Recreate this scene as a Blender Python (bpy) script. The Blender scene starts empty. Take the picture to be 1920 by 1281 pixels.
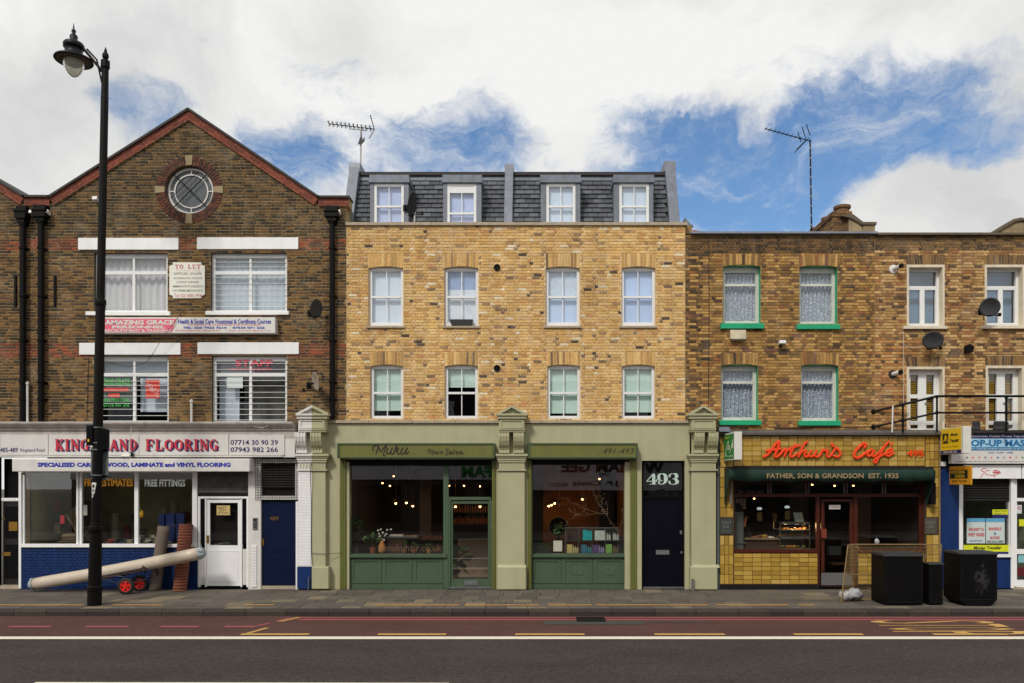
import bpy, math, random
from math import sin, cos, pi, radians, sqrt
from mathutils import Vector, noise as MN
random.seed(7)
S = bpy.context.scene
COL = S.collection
# ------------------------------------------------------------- camera, world, sun, exposure
F = 1520.0; D = 21.0; SC = 72.4; VX = 1010.0; VY = 903.0; EYE = 2.79
cam = bpy.data.cameras.new('camera'); co = bpy.data.objects.new('camera', cam); COL.objects.link(co)
co.location = (0, -D, EYE); co.rotation_euler = (pi/2, 0, 0)
cam.sensor_width = 36; cam.lens = 36*F/1920; cam.clip_end = 2000; cam.clip_start = .1
cam.shift_x = -(VX-960)/1920; cam.shift_y = (VY-640.5)/1920
S.camera = co
S.view_settings.view_transform = 'Standard'; S.view_settings.look = 'None'
S.view_settings.gamma = 1; S.view_settings.exposure = 0.60
SUN_EL, SUN_AZ = radians(44), radians(205)   # azimuth clockwise from +Y: behind the camera, a little left

def ndir(px, py):
    v = Vector((px-VX, F, VY-py)); return v.normalized()

def world():
    w = bpy.data.worlds.new('World'); S.world = w; w.use_nodes = True
    n = w.node_tree.nodes; L = w.node_tree.links; n.clear()
    out = n.new('ShaderNodeOutputWorld')
    sky = n.new('ShaderNodeTexSky'); sky.sky_type = 'NISHITA'; sky.sun_disc = False
    sky.sun_elevation = SUN_EL; sky.sun_rotation = SUN_AZ
    sky.air_density = 1.0; sky.dust_density = .3; sky.ozone_density = 3.0
    b1 = n.new('ShaderNodeBackground'); b1.inputs[1].default_value = 0.085
    hs = n.new('ShaderNodeHueSaturation'); hs.inputs['Saturation'].default_value = 1.12
    L.new(sky.outputs[0], hs.inputs['Color']); L.new(hs.outputs[0], b1.inputs[0])
    tc = n.new('ShaderNodeTexCoord')
    nrm = n.new('ShaderNodeVectorMath'); nrm.operation = 'NORMALIZE'; L.new(tc.outputs['Generated'], nrm.inputs[0])
    def nz(scale, det, rough, vec, dist=0, sz=(1, 1, 1), rot=0):
        m = n.new('ShaderNodeMapping'); m.inputs['Scale'].default_value = sz; m.inputs['Rotation'].default_value = (0, rot, 0); L.new(vec, m.inputs[0])
        t = n.new('ShaderNodeTexNoise'); t.inputs['Scale'].default_value = scale; t.inputs['Detail'].default_value = det
        t.inputs['Roughness'].default_value = rough; t.inputs['Distortion'].default_value = dist
        L.new(m.outputs[0], t.inputs['Vector']); return t
    def math_(op, a, b=None, c=None):
        m = n.new('ShaderNodeMath'); m.operation = op
        for i, v in enumerate((a, b, c)):
            if v is None: continue
            if isinstance(v, (int, float)): m.inputs[i].default_value = v
            else: L.new(v, m.inputs[i])
        return m.outputs[0]
    # warp the direction so that the cloud banks get ragged, wispy rims
    wn = nz(6, 6, .6, nrm.outputs[0])
    sub = n.new('ShaderNodeVectorMath'); sub.operation = 'SUBTRACT'; L.new(wn.outputs['Color'], sub.inputs[0]); sub.inputs[1].default_value = (.5, .5, .5)
    sc = n.new('ShaderNodeVectorMath'); sc.operation = 'SCALE'; L.new(sub.outputs[0], sc.inputs[0]); sc.inputs['Scale'].default_value = .13
    ad = n.new('ShaderNodeVectorMath'); ad.operation = 'ADD'; L.new(nrm.outputs[0], ad.inputs[0]); L.new(sc.outputs[0], ad.inputs[1])
    # gaps (negative) and banks (positive) in the cloud layer: direction, angular radius, weight
    blobs = [(1330,300,95,-.75),(1440,330,120,-.8),(1560,250,110,-.85),(1690,215,95,-.85),(1600,330,110,-.8),(1860,240,90,-.8),(1760,260,90,-.85),
             (1340,400,120,-.75),(1460,420,90,-.8),(1180,310,100,-.6),(1030,330,110,-.5),(1240,330,80,-.5),(930,285,70,-.45),(860,300,120,-.5),(760,300,100,-.45),(600,290,90,-.42),(540,320,90,-.4),(480,290,70,-.3),
             (260,240,80,-.48),(185,215,50,-.45),(330,270,60,-.4),(620,120,60,-.28),(900,200,60,-.3),(1120,200,50,-.25),(700,160,50,-.25),
             (1860,380,170,.95),(1700,410,110,.8),(1560,262,50,.5),(1930,235,90,-.55),(1890,150,80,-.38),(1960,300,70,-.4),(1230,250,60,-.35),(1160,240,55,-.25),(1030,230,60,.15),(1085,275,50,.35),(1150,300,45,.3),(1480,395,55,.35),(1880,200,50,.55),(1540,310,40,.25),
             (100,330,110,.5),(1430,240,60,.35),(960,290,40,.05)]
    acc = None
    for (px, py, r, wt) in blobs:
        d = n.new('ShaderNodeVectorMath'); d.operation = 'DISTANCE'; L.new(ad.outputs[0], d.inputs[0]); d.inputs[1].default_value = ndir(px, py)
        mr = n.new('ShaderNodeMapRange'); mr.interpolation_type = 'SMOOTHSTEP'; L.new(d.outputs['Value'], mr.inputs['Value'])
        mr.inputs['From Min'].default_value = 0; mr.inputs['From Max'].default_value = 1.75*r/F*.86
        mr.inputs['To Min'].default_value = wt; mr.inputs['To Max'].default_value = 0
        acc = mr.outputs[0] if acc is None else math_('ADD', acc, mr.outputs[0])
    n1 = nz(4.2, 10, .66, ad.outputs[0], .5, (1, 1, 2.6), -.22); n2 = nz(15, 8, .66, ad.outputs[0], .6, (1, 1, 2.8), .3)
    n0 = nz(1.7, 3, .5, nrm.outputs[0])
    base = math_('MULTIPLY_ADD', n1.outputs['Fac'], 2.1, -.50)
    base = math_('MULTIPLY_ADD', n2.outputs['Fac'], .8, base)
    base = math_('MULTIPLY_ADD', n0.outputs['Fac'], .3, base)
    acc = math_('MAXIMUM', acc, -.86); tot = math_('ADD', base, acc)
    mk = n.new('ShaderNodeMapRange'); mk.interpolation_type = 'SMOOTHSTEP'; L.new(tot, mk.inputs['Value'])
    mk.inputs['From Min'].default_value = .05; mk.inputs['From Max'].default_value = .95
    # cloud shading: greyer bellies, bright rims
    sh = nz(2.6, 7, .55, ad.outputs[0], .4, (1, 1, 1.5))
    cr = n.new('ShaderNodeValToRGB'); L.new(sh.outputs['Fac'], cr.inputs[0])
    cr.color_ramp.elements[0].position = .34; cr.color_ramp.elements[0].color = (.425, .43, .428, 1)
    cr.color_ramp.elements[1].position = .56; cr.color_ramp.elements[1].color = (.60, .597, .585, 1)
    b2 = n.new('ShaderNodeBackground'); b2.inputs[1].default_value = 1.0; L.new(cr.outputs[0], b2.inputs[0])
    mx = n.new('ShaderNodeMixShader'); L.new(mk.outputs[0], mx.inputs[0]); L.new(b1.outputs[0], mx.inputs[1]); L.new(b2.outputs[0], mx.inputs[2])
    L.new(mx.outputs[0], out.inputs[0])
world()
sl = bpy.data.lights.new('sun', 'SUN'); so = bpy.data.objects.new('sun', sl); COL.objects.link(so)
sl.energy = 1.5; sl.angle = radians(10); sl.color = (1, .95, .87)
sd = Vector((sin(SUN_AZ)*cos(SUN_EL), cos(SUN_AZ)*cos(SUN_EL), sin(SUN_EL)))
so.rotation_euler = sd.to_track_quat('Z', 'Y').to_euler(); so.location = sd*60

# ------------------------------------------------------------- helpers
def X(px, Y=0): return (px-VX)/SC*(D+Y)/D
def Z(py, Y=0): return EYE+(VY-py)/SC*(D+Y)/D
def c8(r, g, b):
    f = lambda v: (v/255/12.92) if v <= 10.3 else ((v/255+.055)/1.055)**2.4
    return (f(r), f(g), f(b))
MATS = {}
def mat(name, col, rough=.7, metal=0, var=.12, scale=6, bump=.0, bscale=60, spec=.5, stretch=(1, 1, 1), attr=False, emit=None, estr=0, streak=0, speck=None, bloom=0, mott=.12):
    """procedural principled: base colour broken up by world-space noise"""
    if name in MATS: return MATS[name]
    m = bpy.data.materials.new(name); m.use_nodes = True; MATS[name] = m
    nt = m.node_tree; n = nt.nodes; L = nt.links; p = n['Principled BSDF']
    p.inputs['Roughness'].default_value = rough; p.inputs['Metallic'].default_value = metal
    p.inputs['Specular IOR Level'].default_value = spec
    if emit: p.inputs['Emission Color'].default_value = (*emit, 1); p.inputs['Emission Strength'].default_value = estr
    g = n.new('ShaderNodeNewGeometry'); mp = n.new('ShaderNodeMapping'); mp.inputs['Scale'].default_value = stretch
    L.new(g.outputs['Position'], mp.inputs[0])
    if attr:
        a = n.new('ShaderNodeVertexColor'); a.layer_name = 'Col'; src = a.outputs[0]
    else:
        a = n.new('ShaderNodeRGB'); a.outputs[0].default_value = (*col, 1); src = a.outputs[0]
    def nz(sc_, det=5, r=.6, vec=None):
        t = n.new('ShaderNodeTexNoise'); t.inputs['Scale'].default_value = sc_; t.inputs['Detail'].default_value = det; t.inputs['Roughness'].default_value = r
        L.new(vec or mp.outputs[0], t.inputs['Vector']); return t.outputs['Fac']
    def mul(src, fac, lo, hi, a0=.3, a1=.7):
        mr = n.new('ShaderNodeMapRange'); L.new(fac, mr.inputs['Value']); mr.inputs['From Min'].default_value = a0; mr.inputs['From Max'].default_value = a1
        mr.inputs['To Min'].default_value = lo; mr.inputs['To Max'].default_value = hi
        v = n.new('ShaderNodeVectorMath'); v.operation = 'SCALE'; L.new(src, v.inputs[0]); L.new(mr.outputs[0], v.inputs['Scale']); return v.outputs[0]
    if var: src = mul(src, nz(scale), 1-var, 1+var)
    if attr:
        src = mul(src, nz(38, 5, .75), 1-mott, 1+mott); src = mul(src, nz(.6, 5, .6), 1-mott*.47, 1+mott*.41)
        if bloom:
            fm = n.new('ShaderNodeMapRange'); L.new(nz(1.1, 7, .72), fm.inputs['Value']); fm.inputs['From Min'].default_value = .52; fm.inputs['From Max'].default_value = .72; fm.inputs['To Max'].default_value = bloom
            mixn = n.new('ShaderNodeMix'); mixn.data_type = 'RGBA'; L.new(fm.outputs[0], mixn.inputs['Factor']); L.new(src, mixn.inputs['A']); mixn.inputs['B'].default_value = (.62, .52, .40, 1); src = mixn.outputs['Result']
    if streak:
        mp2 = n.new('ShaderNodeMapping'); mp2.inputs['Scale'].default_value = (4.5, 4.5, .55); L.new(g.outputs['Position'], mp2.inputs[0])
        src = mul(src, nz(1.0, 6, .65, mp2.outputs[0]), 1-streak, 1+streak*.3, .35, .6)
    if speck: src = mul(src, nz(speck[0], 2, .8), 1-speck[1], 1+speck[1], .3, .7)
    L.new(src, p.inputs['Base Color'])
    if bump:
        b = n.new('ShaderNodeBump'); b.inputs['Strength'].default_value = bump; b.inputs['Distance'].default_value = .02
        L.new(nz(bscale, 4, .65), b.inputs['Height']); L.new(b.outputs[0], p.inputs['Normal'])
    return m
def glass(name, tint=(.85, .9, .88), refl=1.6, rough=0.0, wav=.08):
    if name in MATS: return MATS[name]
    m = bpy.data.materials.new(name); m.use_nodes = True; MATS[name] = m
    n = m.node_tree.nodes; L = m.node_tree.links; n.clear()
    o = n.new('ShaderNodeOutputMaterial'); t = n.new('ShaderNodeBsdfTransparent'); t.inputs[0].default_value = (*tint, 1)
    g = n.new('ShaderNodeBsdfGlossy'); g.inputs['Roughness'].default_value = rough; g.inputs['Color'].default_value = (.95, .97, 1, 1)
    lw = n.new('ShaderNodeLayerWeight'); lw.inputs[0].default_value = .5
    pw = n.new('ShaderNodeMath'); pw.operation = 'POWER'; L.new(lw.outputs['Facing'], pw.inputs[0]); pw.inputs[1].default_value = 5
    fr = n.new('ShaderNodeMath'); fr.operation = 'MULTIPLY_ADD'; L.new(pw.outputs[0], fr.inputs[0]); fr.inputs[1].default_value = .95/refl; fr.inputs[2].default_value = .045
    nz = n.new('ShaderNodeTexNoise'); nz.inputs['Scale'].default_value = 1.3; gm = n.new('ShaderNodeNewGeometry'); L.new(gm.outputs['Position'], nz.inputs['Vector'])
    bp = n.new('ShaderNodeBump'); bp.inputs['Strength'].default_value = wav; bp.inputs['Distance'].default_value = .02; L.new(nz.outputs['Fac'], bp.inputs['Height'])
    L.new(bp.outputs[0], g.inputs['Normal'])
    k = n.new('ShaderNodeMath'); k.operation = 'MULTIPLY'; k.use_clamp = True; L.new(fr.outputs[0], k.inputs[0]); k.inputs[1].default_value = refl
    mx = n.new('ShaderNodeMixShader'); L.new(k.outputs[0], mx.inputs[0]); L.new(t.outputs[0], mx.inputs[1]); L.new(g.outputs[0], mx.inputs[2]); L.new(mx.outputs[0], o.inputs[0])
    return m

ROOT = {}          # object -> world location of its origin
def thing(name, label, cat, loc=(0, 0, 0), group=None, kind=None):
    o = bpy.data.objects.new(name, None); COL.objects.link(o); o.location = loc; o.empty_display_size = .2
    ROOT[o] = Vector(loc)
    if label: o['label'] = label
    if cat: o['category'] = cat
    if group: o['group'] = group
    if kind: o['kind'] = kind
    return o
class MB:
    def __init__(s): s.v = []; s.f = []; s.c = []; s.smooth = False
    def add(s, vs, fs, col=None):
        k = len(s.v); s.v += [tuple(a) for a in vs]
        for f in fs: s.f.append([i+k for i in f]); s.c.append(col)
        return s
    def box(s, x0, x1, y0, y1, z0, z1, col=None, back=True):
        if x0 > x1: x0, x1 = x1, x0
        if y0 > y1: y0, y1 = y1, y0
        if z0 > z1: z0, z1 = z1, z0
        vs = [(x0,y0,z0),(x1,y0,z0),(x1,y1,z0),(x0,y1,z0),(x0,y0,z1),(x1,y0,z1),(x1,y1,z1),(x0,y1,z1)]
        fs = [(0,1,5,4),(1,2,6,5),(3,0,4,7),(4,5,6,7),(3,2,1,0)]
        if back: fs.append((2,3,7,6))
        return s.add(vs, fs, col)
    def pb(s, a, b, c, d, Yf, Yb, col=None):       # box whose FRONT face (at depth Yf) covers a rectangle seen at a,b..c,d
        return s.box(X(a, Yf), X(c, Yf), Yf, Yb, Z(d, Yf), Z(b, Yf), col)
    def quad(s, p0, p1, p2, p3, col=None): return s.add([p0, p1, p2, p3], [(0, 1, 2, 3)], col)
    def prism(s, pts, y0, y1, col=None):           # outline in x,z extruded in y
        n = len(pts); vs = [(x, y0, z) for x, z in pts]+[(x, y1, z) for x, z in pts]
        ar = sum(pts[i][0]*pts[(i+1) % n][1]-pts[(i+1) % n][0]*pts[i][1] for i in range(n))
        fr = tuple(range(n)) if ar > 0 else tuple(reversed(range(n)))
        fs = [fr, tuple(i+n for i in reversed(fr))]
        for i in range(n):
            j = (i+1) % n; fs.append((i, i+n, j+n, j) if ar > 0 else (j, j+n, i+n, i))
        return s.add(vs, fs, col)
    def prism_x(s, pts, x0, x1, col=None):         # outline in y,z extruded in x
        n = len(pts); vs = [(x0, y, z) for y, z in pts]+[(x1, y, z) for y, z in pts]
        fs = [tuple(range(n)), tuple(reversed(range(n, 2*n)))]
        for i in range(n):
            j = (i+1) % n; fs.append((j, i, i+n, j+n))
        return s.add(vs, fs, col)
    def tube(s, pts, r, n=8, col=None, flat=1, cap=True):
        pts = [Vector(p) for p in pts]; k0 = len(s.v); m = len(pts)
        rs = r if isinstance(r, (list, tuple)) else [r]*m
        up = None; rings = []
        for i, p in enumerate(pts):
            t = (pts[min(i+1, m-1)]-pts[max(i-1, 0)])
            if t.length < 1e-9: t = Vector((0, 0, 1))
            t.normalize()
            if up is None:
                up = Vector((0, 1, 0)) if abs(t.y) < .9 else Vector((1, 0, 0))
            u = (up-t*up.dot(t)).normalized(); w = t.cross(u); up = u
            rings.append([p+u*cos(2*pi*j/n)*rs[i]*flat+w*sin(2*pi*j/n)*rs[i] for j in range(n)])
        vs = [q for rg in rings for q in rg]; fs = []
        for i in range(m-1):
            for j in range(n):
                a = i*n+j; b = i*n+(j+1) % n; fs.append((a, b, b+n, a+n))
        if cap: fs.append(tuple(reversed(range(n)))); fs.append(tuple((m-1)*n+j for j in range(n)))
        return s.add(vs, fs, col)
    def lathe(s, prof, c, n=16, col=None, axis='z'):  # prof: (r, h)
        vs = []; fs = []
        for (r, h) in prof:
            for j in range(n):
                a = 2*pi*j/n
                if axis == 'z': vs.append((c[0]+r*cos(a), c[1]+r*sin(a), c[2]+h))
                elif axis == 'y': vs.append((c[0]+r*cos(a), c[1]+h, c[2]+r*sin(a)))
                else: vs.append((c[0]+h, c[1]+r*cos(a), c[2]+r*sin(a)))
        m = len(prof)
        for i in range(m-1):
            for j in range(n):
                a = i*n+j; b = i*n+(j+1) % n; fs.append((a, b, b+n, a+n))
        if tuple(prof[0]) != tuple(prof[-1]): fs.append(tuple(reversed(range(n)))); fs.append(tuple((m-1)*n+j for j in range(n)))
        return s.add(vs, fs, col)
    def ribbon(s, pts, y, k=6, dy=.0003, smooth=True, T=None):
        """flat brush stroke in the x,z plane; pts (x,z,w) already in metres; creeps forward so it never overlaps itself"""
        if smooth and len(pts) > 2:
            q = []; P = [pts[0]]+list(pts)+[pts[-1]]
            for i in range(1, len(P)-2):
                for j in range(k):
                    t = j/k
                    q.append(tuple(.5*((2*P[i][a])+(-P[i-1][a]+P[i+1][a])*t+(2*P[i-1][a]-5*P[i][a]+4*P[i+1][a]-P[i+2][a])*t*t+(-P[i-1][a]+3*P[i][a]-3*P[i+1][a]+P[i+2][a])*t**3) for a in range(3)))
            q.append(tuple(pts[-1])); pts = q
        n = len(pts); vs = []; fs = []
        for i, (x, z, w) in enumerate(pts):
            a = pts[max(i-1, 0)]; b = pts[min(i+1, n-1)]; tx, tz = b[0]-a[0], b[1]-a[1]; l = sqrt(tx*tx+tz*tz) or 1
            nx, nz_ = -tz/l*w/2, tx/l*w/2; yy = y-dy*i/max(1, n-1)
            vs += [(x+nx, yy, z+nz_), (x-nx, yy, z-nz_)]
        for i in range(n-1): fs.append((2*i, 2*i+1, 2*i+3, 2*i+2))
        if T: vs = [T(*v) for v in vs]
        return s.add(vs, fs)
    def mesh(s, name, off=(0, 0, 0)):
        me = bpy.data.meshes.new(name); ox, oy, oz = off
        me.from_pydata([(a-ox, b-oy, c-oz) for a, b, c in s.v], [], s.f)
        if any(c is not None for c in s.c):
            at = me.color_attributes.new('Col', 'FLOAT_COLOR', 'CORNER'); buf = []
            for f, c in zip(s.f, s.c): buf += [*(c or (.5, .5, .5)), 1.0]*len(f)
            at.data.foreach_set('color', buf)
        if s.smooth: me.polygons.foreach_set('use_smooth', [True]*len(me.polygons))
        me.update(); return me
    def build(s, name, m, parent=None, label=None, cat=None, group=None, kind=None, bevel=0):
        if parent is not None: off = ROOT[parent]
        else:
            xs = [v[0] for v in s.v]; ys = [v[1] for v in s.v]; zs = [v[2] for v in s.v]
            off = Vector(((min(xs)+max(xs))/2, (min(ys)+max(ys))/2, min(zs)))
        me = s.mesh(name, off); me.materials.append(m)
        o = bpy.data.objects.new(name, me); COL.objects.link(o)
        if parent is None: o.location = off
        else: o.parent = parent
        ROOT[o] = Vector(off)
        if label: o['label'] = label
        if cat: o['category'] = cat
        if group: o['group'] = group
        if kind: o['kind'] = kind
        if bevel:
            b = o.modifiers.new('bevel', 'BEVEL'); b.width = bevel; b.segments = 2; b.limit_method = 'ANGLE'
        return o
ORD = 'first second third fourth fifth sixth seventh eighth ninth tenth eleventh twelfth thirteenth fourteenth fifteenth sixteenth seventeenth eighteenth nineteenth twentieth twenty-first twenty-second twenty-third twenty-fourth'.split()
TXT = {}
def glyphs(s, bold=0, shear=0, sp=1.0):
    key = (s, bold, shear, sp)
    if key in TXT: return TXT[key]
    cu = bpy.data.curves.new('t', 'FONT'); cu.body = s; cu.offset = bold; cu.shear = shear; cu.space_character = sp; cu.resolution_u = 2
    o = bpy.data.objects.new('t', cu); me = bpy.data.meshes.new_from_object(o)
    vs = [tuple(v.co) for v in me.vertices]; fs = [tuple(p.vertices) for p in me.polygons]
    bpy.data.objects.remove(o); bpy.data.curves.remove(cu); bpy.data.meshes.remove(me)
    TXT[key] = (vs, fs); return vs, fs
def text(s, box, Y, m, parent, name='lettering', bold=0, shear=0, sp=1.0, frame=None, label=None):
    """box=(x0,y0,x1,y1) seen pixels at depth Y, or frame=(origin, right, up, w, h) in metres"""
    vs, fs = glyphs(s, bold, shear, sp)
    x0 = min(v[0] for v in vs); x1 = max(v[0] for v in vs); y0 = min(v[1] for v in vs); y1 = max(v[1] for v in vs)
    if frame: o, r, u, w, h = frame; o = Vector(o); r = Vector(r); u = Vector(u)
    else:
        o = Vector((X(box[0], Y), Y, Z(box[3], Y))); r = Vector((1, 0, 0)); u = Vector((0, 0, 1)); w = X(box[2], Y)-X(box[0], Y); h = Z(box[1], Y)-Z(box[3], Y)
    mb = MB(); mb.add([o+r*((v[0]-x0)/(x1-x0)*w)+u*((v[1]-y0)/(y1-y0)*h) for v in vs], fs)
    return mb.build(name, m, parent, label=label)
def strokes(lines, org, sc, Y, w, m, parent, name='lettering', T=None):
    """hand-lettered strokes: lines of (x,y[,w]) read off at enlargement sc from pixel origin org"""
    mb = MB()
    for i, l in enumerate(lines):
        mb.ribbon([(X(org[0]+p[0]/sc, Y), Z(org[1]+p[1]/sc, Y), (p[2] if len(p) > 2 else w)/sc/SC) for p in l], Y-.0005*i, T=T)
    return mb.build(name, m, parent)
T_ = .27; t_ = .12
SER = {
 'I': [[(.5,0,T_),(.5,1,T_)],'s.2,.8,0','s.2,.8,1'],
 'K': [[(.22,0,T_),(.22,1,T_)],[(.33,.45,t_),(.85,.96,t_)],[(.42,.56,T_),(.85,.04,T_)],'s0,.48,0','s0,.48,1','s.62,1,0','s.64,1,1'],
 'N': [[(.16,0,t_),(.16,1,t_)],[(.2,.95,T_),(.82,.05,T_)],[(.86,0,t_),(.86,1,t_)],'s0,.36,0','s0,.36,1','s.68,1.02,1'],
 'G': ['c',[(.86,.68,.1),(.76,.9,.12),(.5,.96,.1),(.2,.74,.24),(.16,.5,T_),(.2,.26,.24),(.5,.04,.1),(.78,.12,.12)],[(.8,.04,T_),(.8,.42,T_)],'s.6,1,.42'],
 'S': ['c',[(.8,.72,.1),(.7,.92,.1),(.48,.96,.12),(.24,.74,.22),(.5,.52,T_),(.76,.26,.22),(.5,.04,.12),(.28,.08,.1),(.16,.28,.1)]],
 'L': [[(.28,0,T_),(.28,1,T_)],'s.05,.92,0',[(.88,.04,t_),(.9,.34,t_)],'s.05,.52,1'],
 'A': [[(.14,.03,t_),(.5,.96,t_)],[(.5,.97,T_),(.84,.03,T_)],'s.26,.76,.33','s0,.3,0','s.62,1,0'],
 'D': [[(.24,0,T_),(.24,1,T_)],'c',[(.1,.95,.1),(.5,.95,.12),(.84,.5,T_),(.5,.05,.12),(.1,.05,.1)]],
 'F': [[(.28,0,T_),(.28,1,T_)],'s.05,.92,1',[(.88,.98,t_),(.9,.66,t_)],'s.3,.66,.5',[(.66,.36,.1),(.66,.64,.1)],'s.05,.52,0'],
 'O': ['c',[(.5,.96,.1),(.17,.75,.24),(.13,.5,T_),(.17,.25,.24),(.5,.04,.1),(.83,.25,.24),(.87,.5,T_),(.83,.75,.24),(.5,.96,.1)]],
 'R': [[(.24,0,T_),(.24,1,T_)],'c',[(.1,.95,.1),(.55,.94,.12),(.76,.74,.25),(.55,.52,.12),(.3,.5,.1)],[(.52,.5,T_),(.84,.04,T_)],'s.05,.45,0','s.72,1,0'],
}
def serif(word, box, Y, m, parent, name='lettering', gap=.16, slots=None):
    mb = MB(); x0, x1 = X(box[0], Y), X(box[2], Y); z0, z1 = Z(box[3], Y), Z(box[1], Y); h = z1-z0
    wd = {'I': .55, ' ': .8}
    tot = sum(wd.get(c, 1)+gap for c in word)-gap; u = (x1-x0)/tot; x = x0; k = 0
    for c in word:
        w = u*wd.get(c, 1)
        if c != ' ':
            cv = False
            for st in SER[c]:
                k += 1
                if st == 'c': cv = True; continue
                if isinstance(st, str):
                    a, b, zz = [float(q) for q in st[1:].split(',')]; zz = min(max(zz, .05), .95); pts = [(a, zz, .1), (b, zz, .1)]; wm = h
                    if c == 'I': pts = [(a-.15, zz, .1), (b+.15, zz, .1)]
                else: pts = st; wm = min(u, h*1.0)
                if c == 'I' and not isinstance(st, str): wm = u
                mb.ribbon([(x+p[0]*w, z0+p[1]*h, p[2]*wm) for p in pts], Y-.0004*(k % 12), smooth=cv)
                cv = False
        x += w+u*gap
    return mb.build(name, m, parent)
# ------------------------------------------------------------- materials
white = mat('white_gloss_paint', c8(236,236,236), .35, var=.04, scale=3, streak=.04)
whitew = mat('weathered_white_paint', c8(214,211,206), .55, var=.06, scale=4, streak=.08, bump=.05)
wsign = mat('white_sign_panel', c8(214,210,206), .4, var=.04, scale=2, streak=.05)
upvc = mat('white_window_frame', c8(228,229,228), .35, var=.03)
cream = mat('cream_surround', c8(215,203,180), .7, var=.08, streak=.12)
stone = mat('pale_coping_stone', c8(168,155,135), .85, var=.15, scale=8, bump=.2, speck=(60,.15))
sage = mat('sage_masonry_paint', c8(170,167,133), .6, var=.05, scale=2.5, streak=.05, bump=.05, bscale=25)
olive = mat('olive_painted_metal', c8(104,106,52), .45, var=.07, scale=3, streak=.08)
olive_d = mat('dark_green_trim', c8(62,78,50), .45, var=.08)
green = mat('bottle_green_joinery', c8(70,90,68), .42, var=.06, scale=3, streak=.06)
navy = mat('navy_door_paint', c8(4,5,18), .45, var=.08, spec=.15)
blue = mat('royal_blue_paint', c8(12,44,96), .5, var=.14, scale=7, streak=.10, spec=.3)
blued = mat('deep_blue_door_paint', c8(7,20,52), .5, var=.1, streak=.05, spec=.15)
black = mat('black_gloss_paint', c8(7,7,8), .45, var=.15, spec=.15)
iron = mat('black_cast_iron', c8(11,10,10), .55, var=.25, scale=12, bump=.1, spec=.15)
pole_m = mat('lamp_post_paint', c8(10,8,8), .5, var=.15, scale=8, spec=.16)
slatedark = mat('dark_room', c8(14,12,12), .95, var=.2)
slate_m = mat('slate', (.06,.07,.08), .6, var=.15, scale=5, bump=.2, bscale=30, attr=True)
lead = mat('lead_sheet', c8(112,117,127), .5, metal=.25, var=.16, scale=6, streak=.14)
roofdark = mat('bitumen_roof', c8(50,51,54), .8)
brick_m = mat('brick', (.3,.2,.1), .88, var=.12, scale=16, bump=.35, bscale=55, attr=True, bloom=.28, mott=.34, streak=.16)
mort_d = mat('grey_brown_mortar', c8(172,150,110), .95, var=.22, scale=5, bump=.3)
mort_m = mat('buff_mortar', c8(222,196,150), .95, var=.14, scale=5, bump=.3)
mort_c = mat('brown_mortar', c8(150,122,80), .95, var=.22, scale=5, bump=.3)
mort_r = mat('tan_mortar', c8(170,142,100), .95, var=.25, scale=5, bump=.3)
red_m = mat('red_brick', (.3,.1,.05), .85, var=.15, scale=12, bump=.25, attr=True, mott=.25)
teal = mat('emerald_paint', c8(10,160,112), .5, var=.08, scale=6, streak=.1)
tile_m = mat('mustard_glazed_tile', (.4,.25,.04), .3, var=.1, scale=18, attr=True)
grout = mat('dark_grout', c8(66,52,30), .9)
maroon = mat('oxblood_joinery', c8(72,31,20), .4, spec=.3, var=.15, scale=10, stretch=(1,1,.2))
awn = mat('dark_green_canvas', c8(6,44,34), .85, var=.15, bump=.1)
tan_t = mat('tan_print', c8(150,128,92), .8)
orange = mat('orange_lettering', c8(240,66,8), .35, var=.04)
steel = mat('brushed_steel', c8(140,140,142), .35, metal=.6, var=.15, scale=8, stretch=(.2,1,4))
silver = mat('galvanised_steel', c8(120,122,124), .45, metal=.5, var=.2)
alum = mat('grey_aluminium_panel', c8(110,118,120), .5, metal=.3, var=.1)
brass = mat('brass', c8(170,130,60), .35, metal=.8)
blk = mat('black_print', c8(20,18,20), .6)
bluet = mat('blue_print', c8(8,26,165), .6); redt = mat('red_print', c8(196,40,60), .6); navyt = mat('navy_print', c8(24,24,92), .6)
pinkt = mat('pink_print', c8(210,80,100), .6); pinkp = mat('pink_sign_panel', c8(222,98,120), .5, var=.05)
greent = mat('green_print', c8(60,190,70), .6); greyt = mat('grey_print', c8(70,88,84), .7)
ambert = mat('amber_print', c8(255,176,46), .6); palet = mat('pale_green_print', c8(236,246,240), .6)
mint493 = mat('frosted_print', c8(188,208,200), .6)
browt = mat('brown_print', c8(44,30,16), .7)
blind = mat('mint_roller_blind', c8(200,222,210), .8, var=.03)
blindw = mat('white_blind', c8(214,224,236), .8, var=.04, scale=1.2)  # white blind with the blue of reflected sky put into its colour
blindg = mat('grey_curtain', c8(206,200,196), .9, var=.07, scale=4, stretch=(3,1,.3))
ochreb = mat('ochre_slat_blind', c8(170,130,30), .7, var=.1)
gl = glass('window_glass', (.93,.96,.97), 1.9); glb = glass('sky_window_glass', (.92,.96,1), 3.0); gs = glass('shop_glass', (.86,.88,.84), 3.1, wav=.006)
rub = mat('black_rubber', c8(18,18,18), .7); wred = mat('red_wheel_rim', c8(210,36,20), .4)
wood = mat('dark_wood', c8(70,44,26), .55, var=.25, scale=4, stretch=(1,1,8)); leaf = mat('leaf_green', c8(66,98,48), .6, var=.3, scale=20)
terra = mat('terracotta', c8(150,74,44), .8, var=.15); straw = mat('woven_straw', c8(190,130,66), .8, var=.25, scale=50)
cotton = mat('cotton_bud', c8(235,228,220), .9); cable_m = mat('cable_black', c8(20,20,20), .6); cable_w = mat('cable_white', c8(200,196,186), .6)
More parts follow.
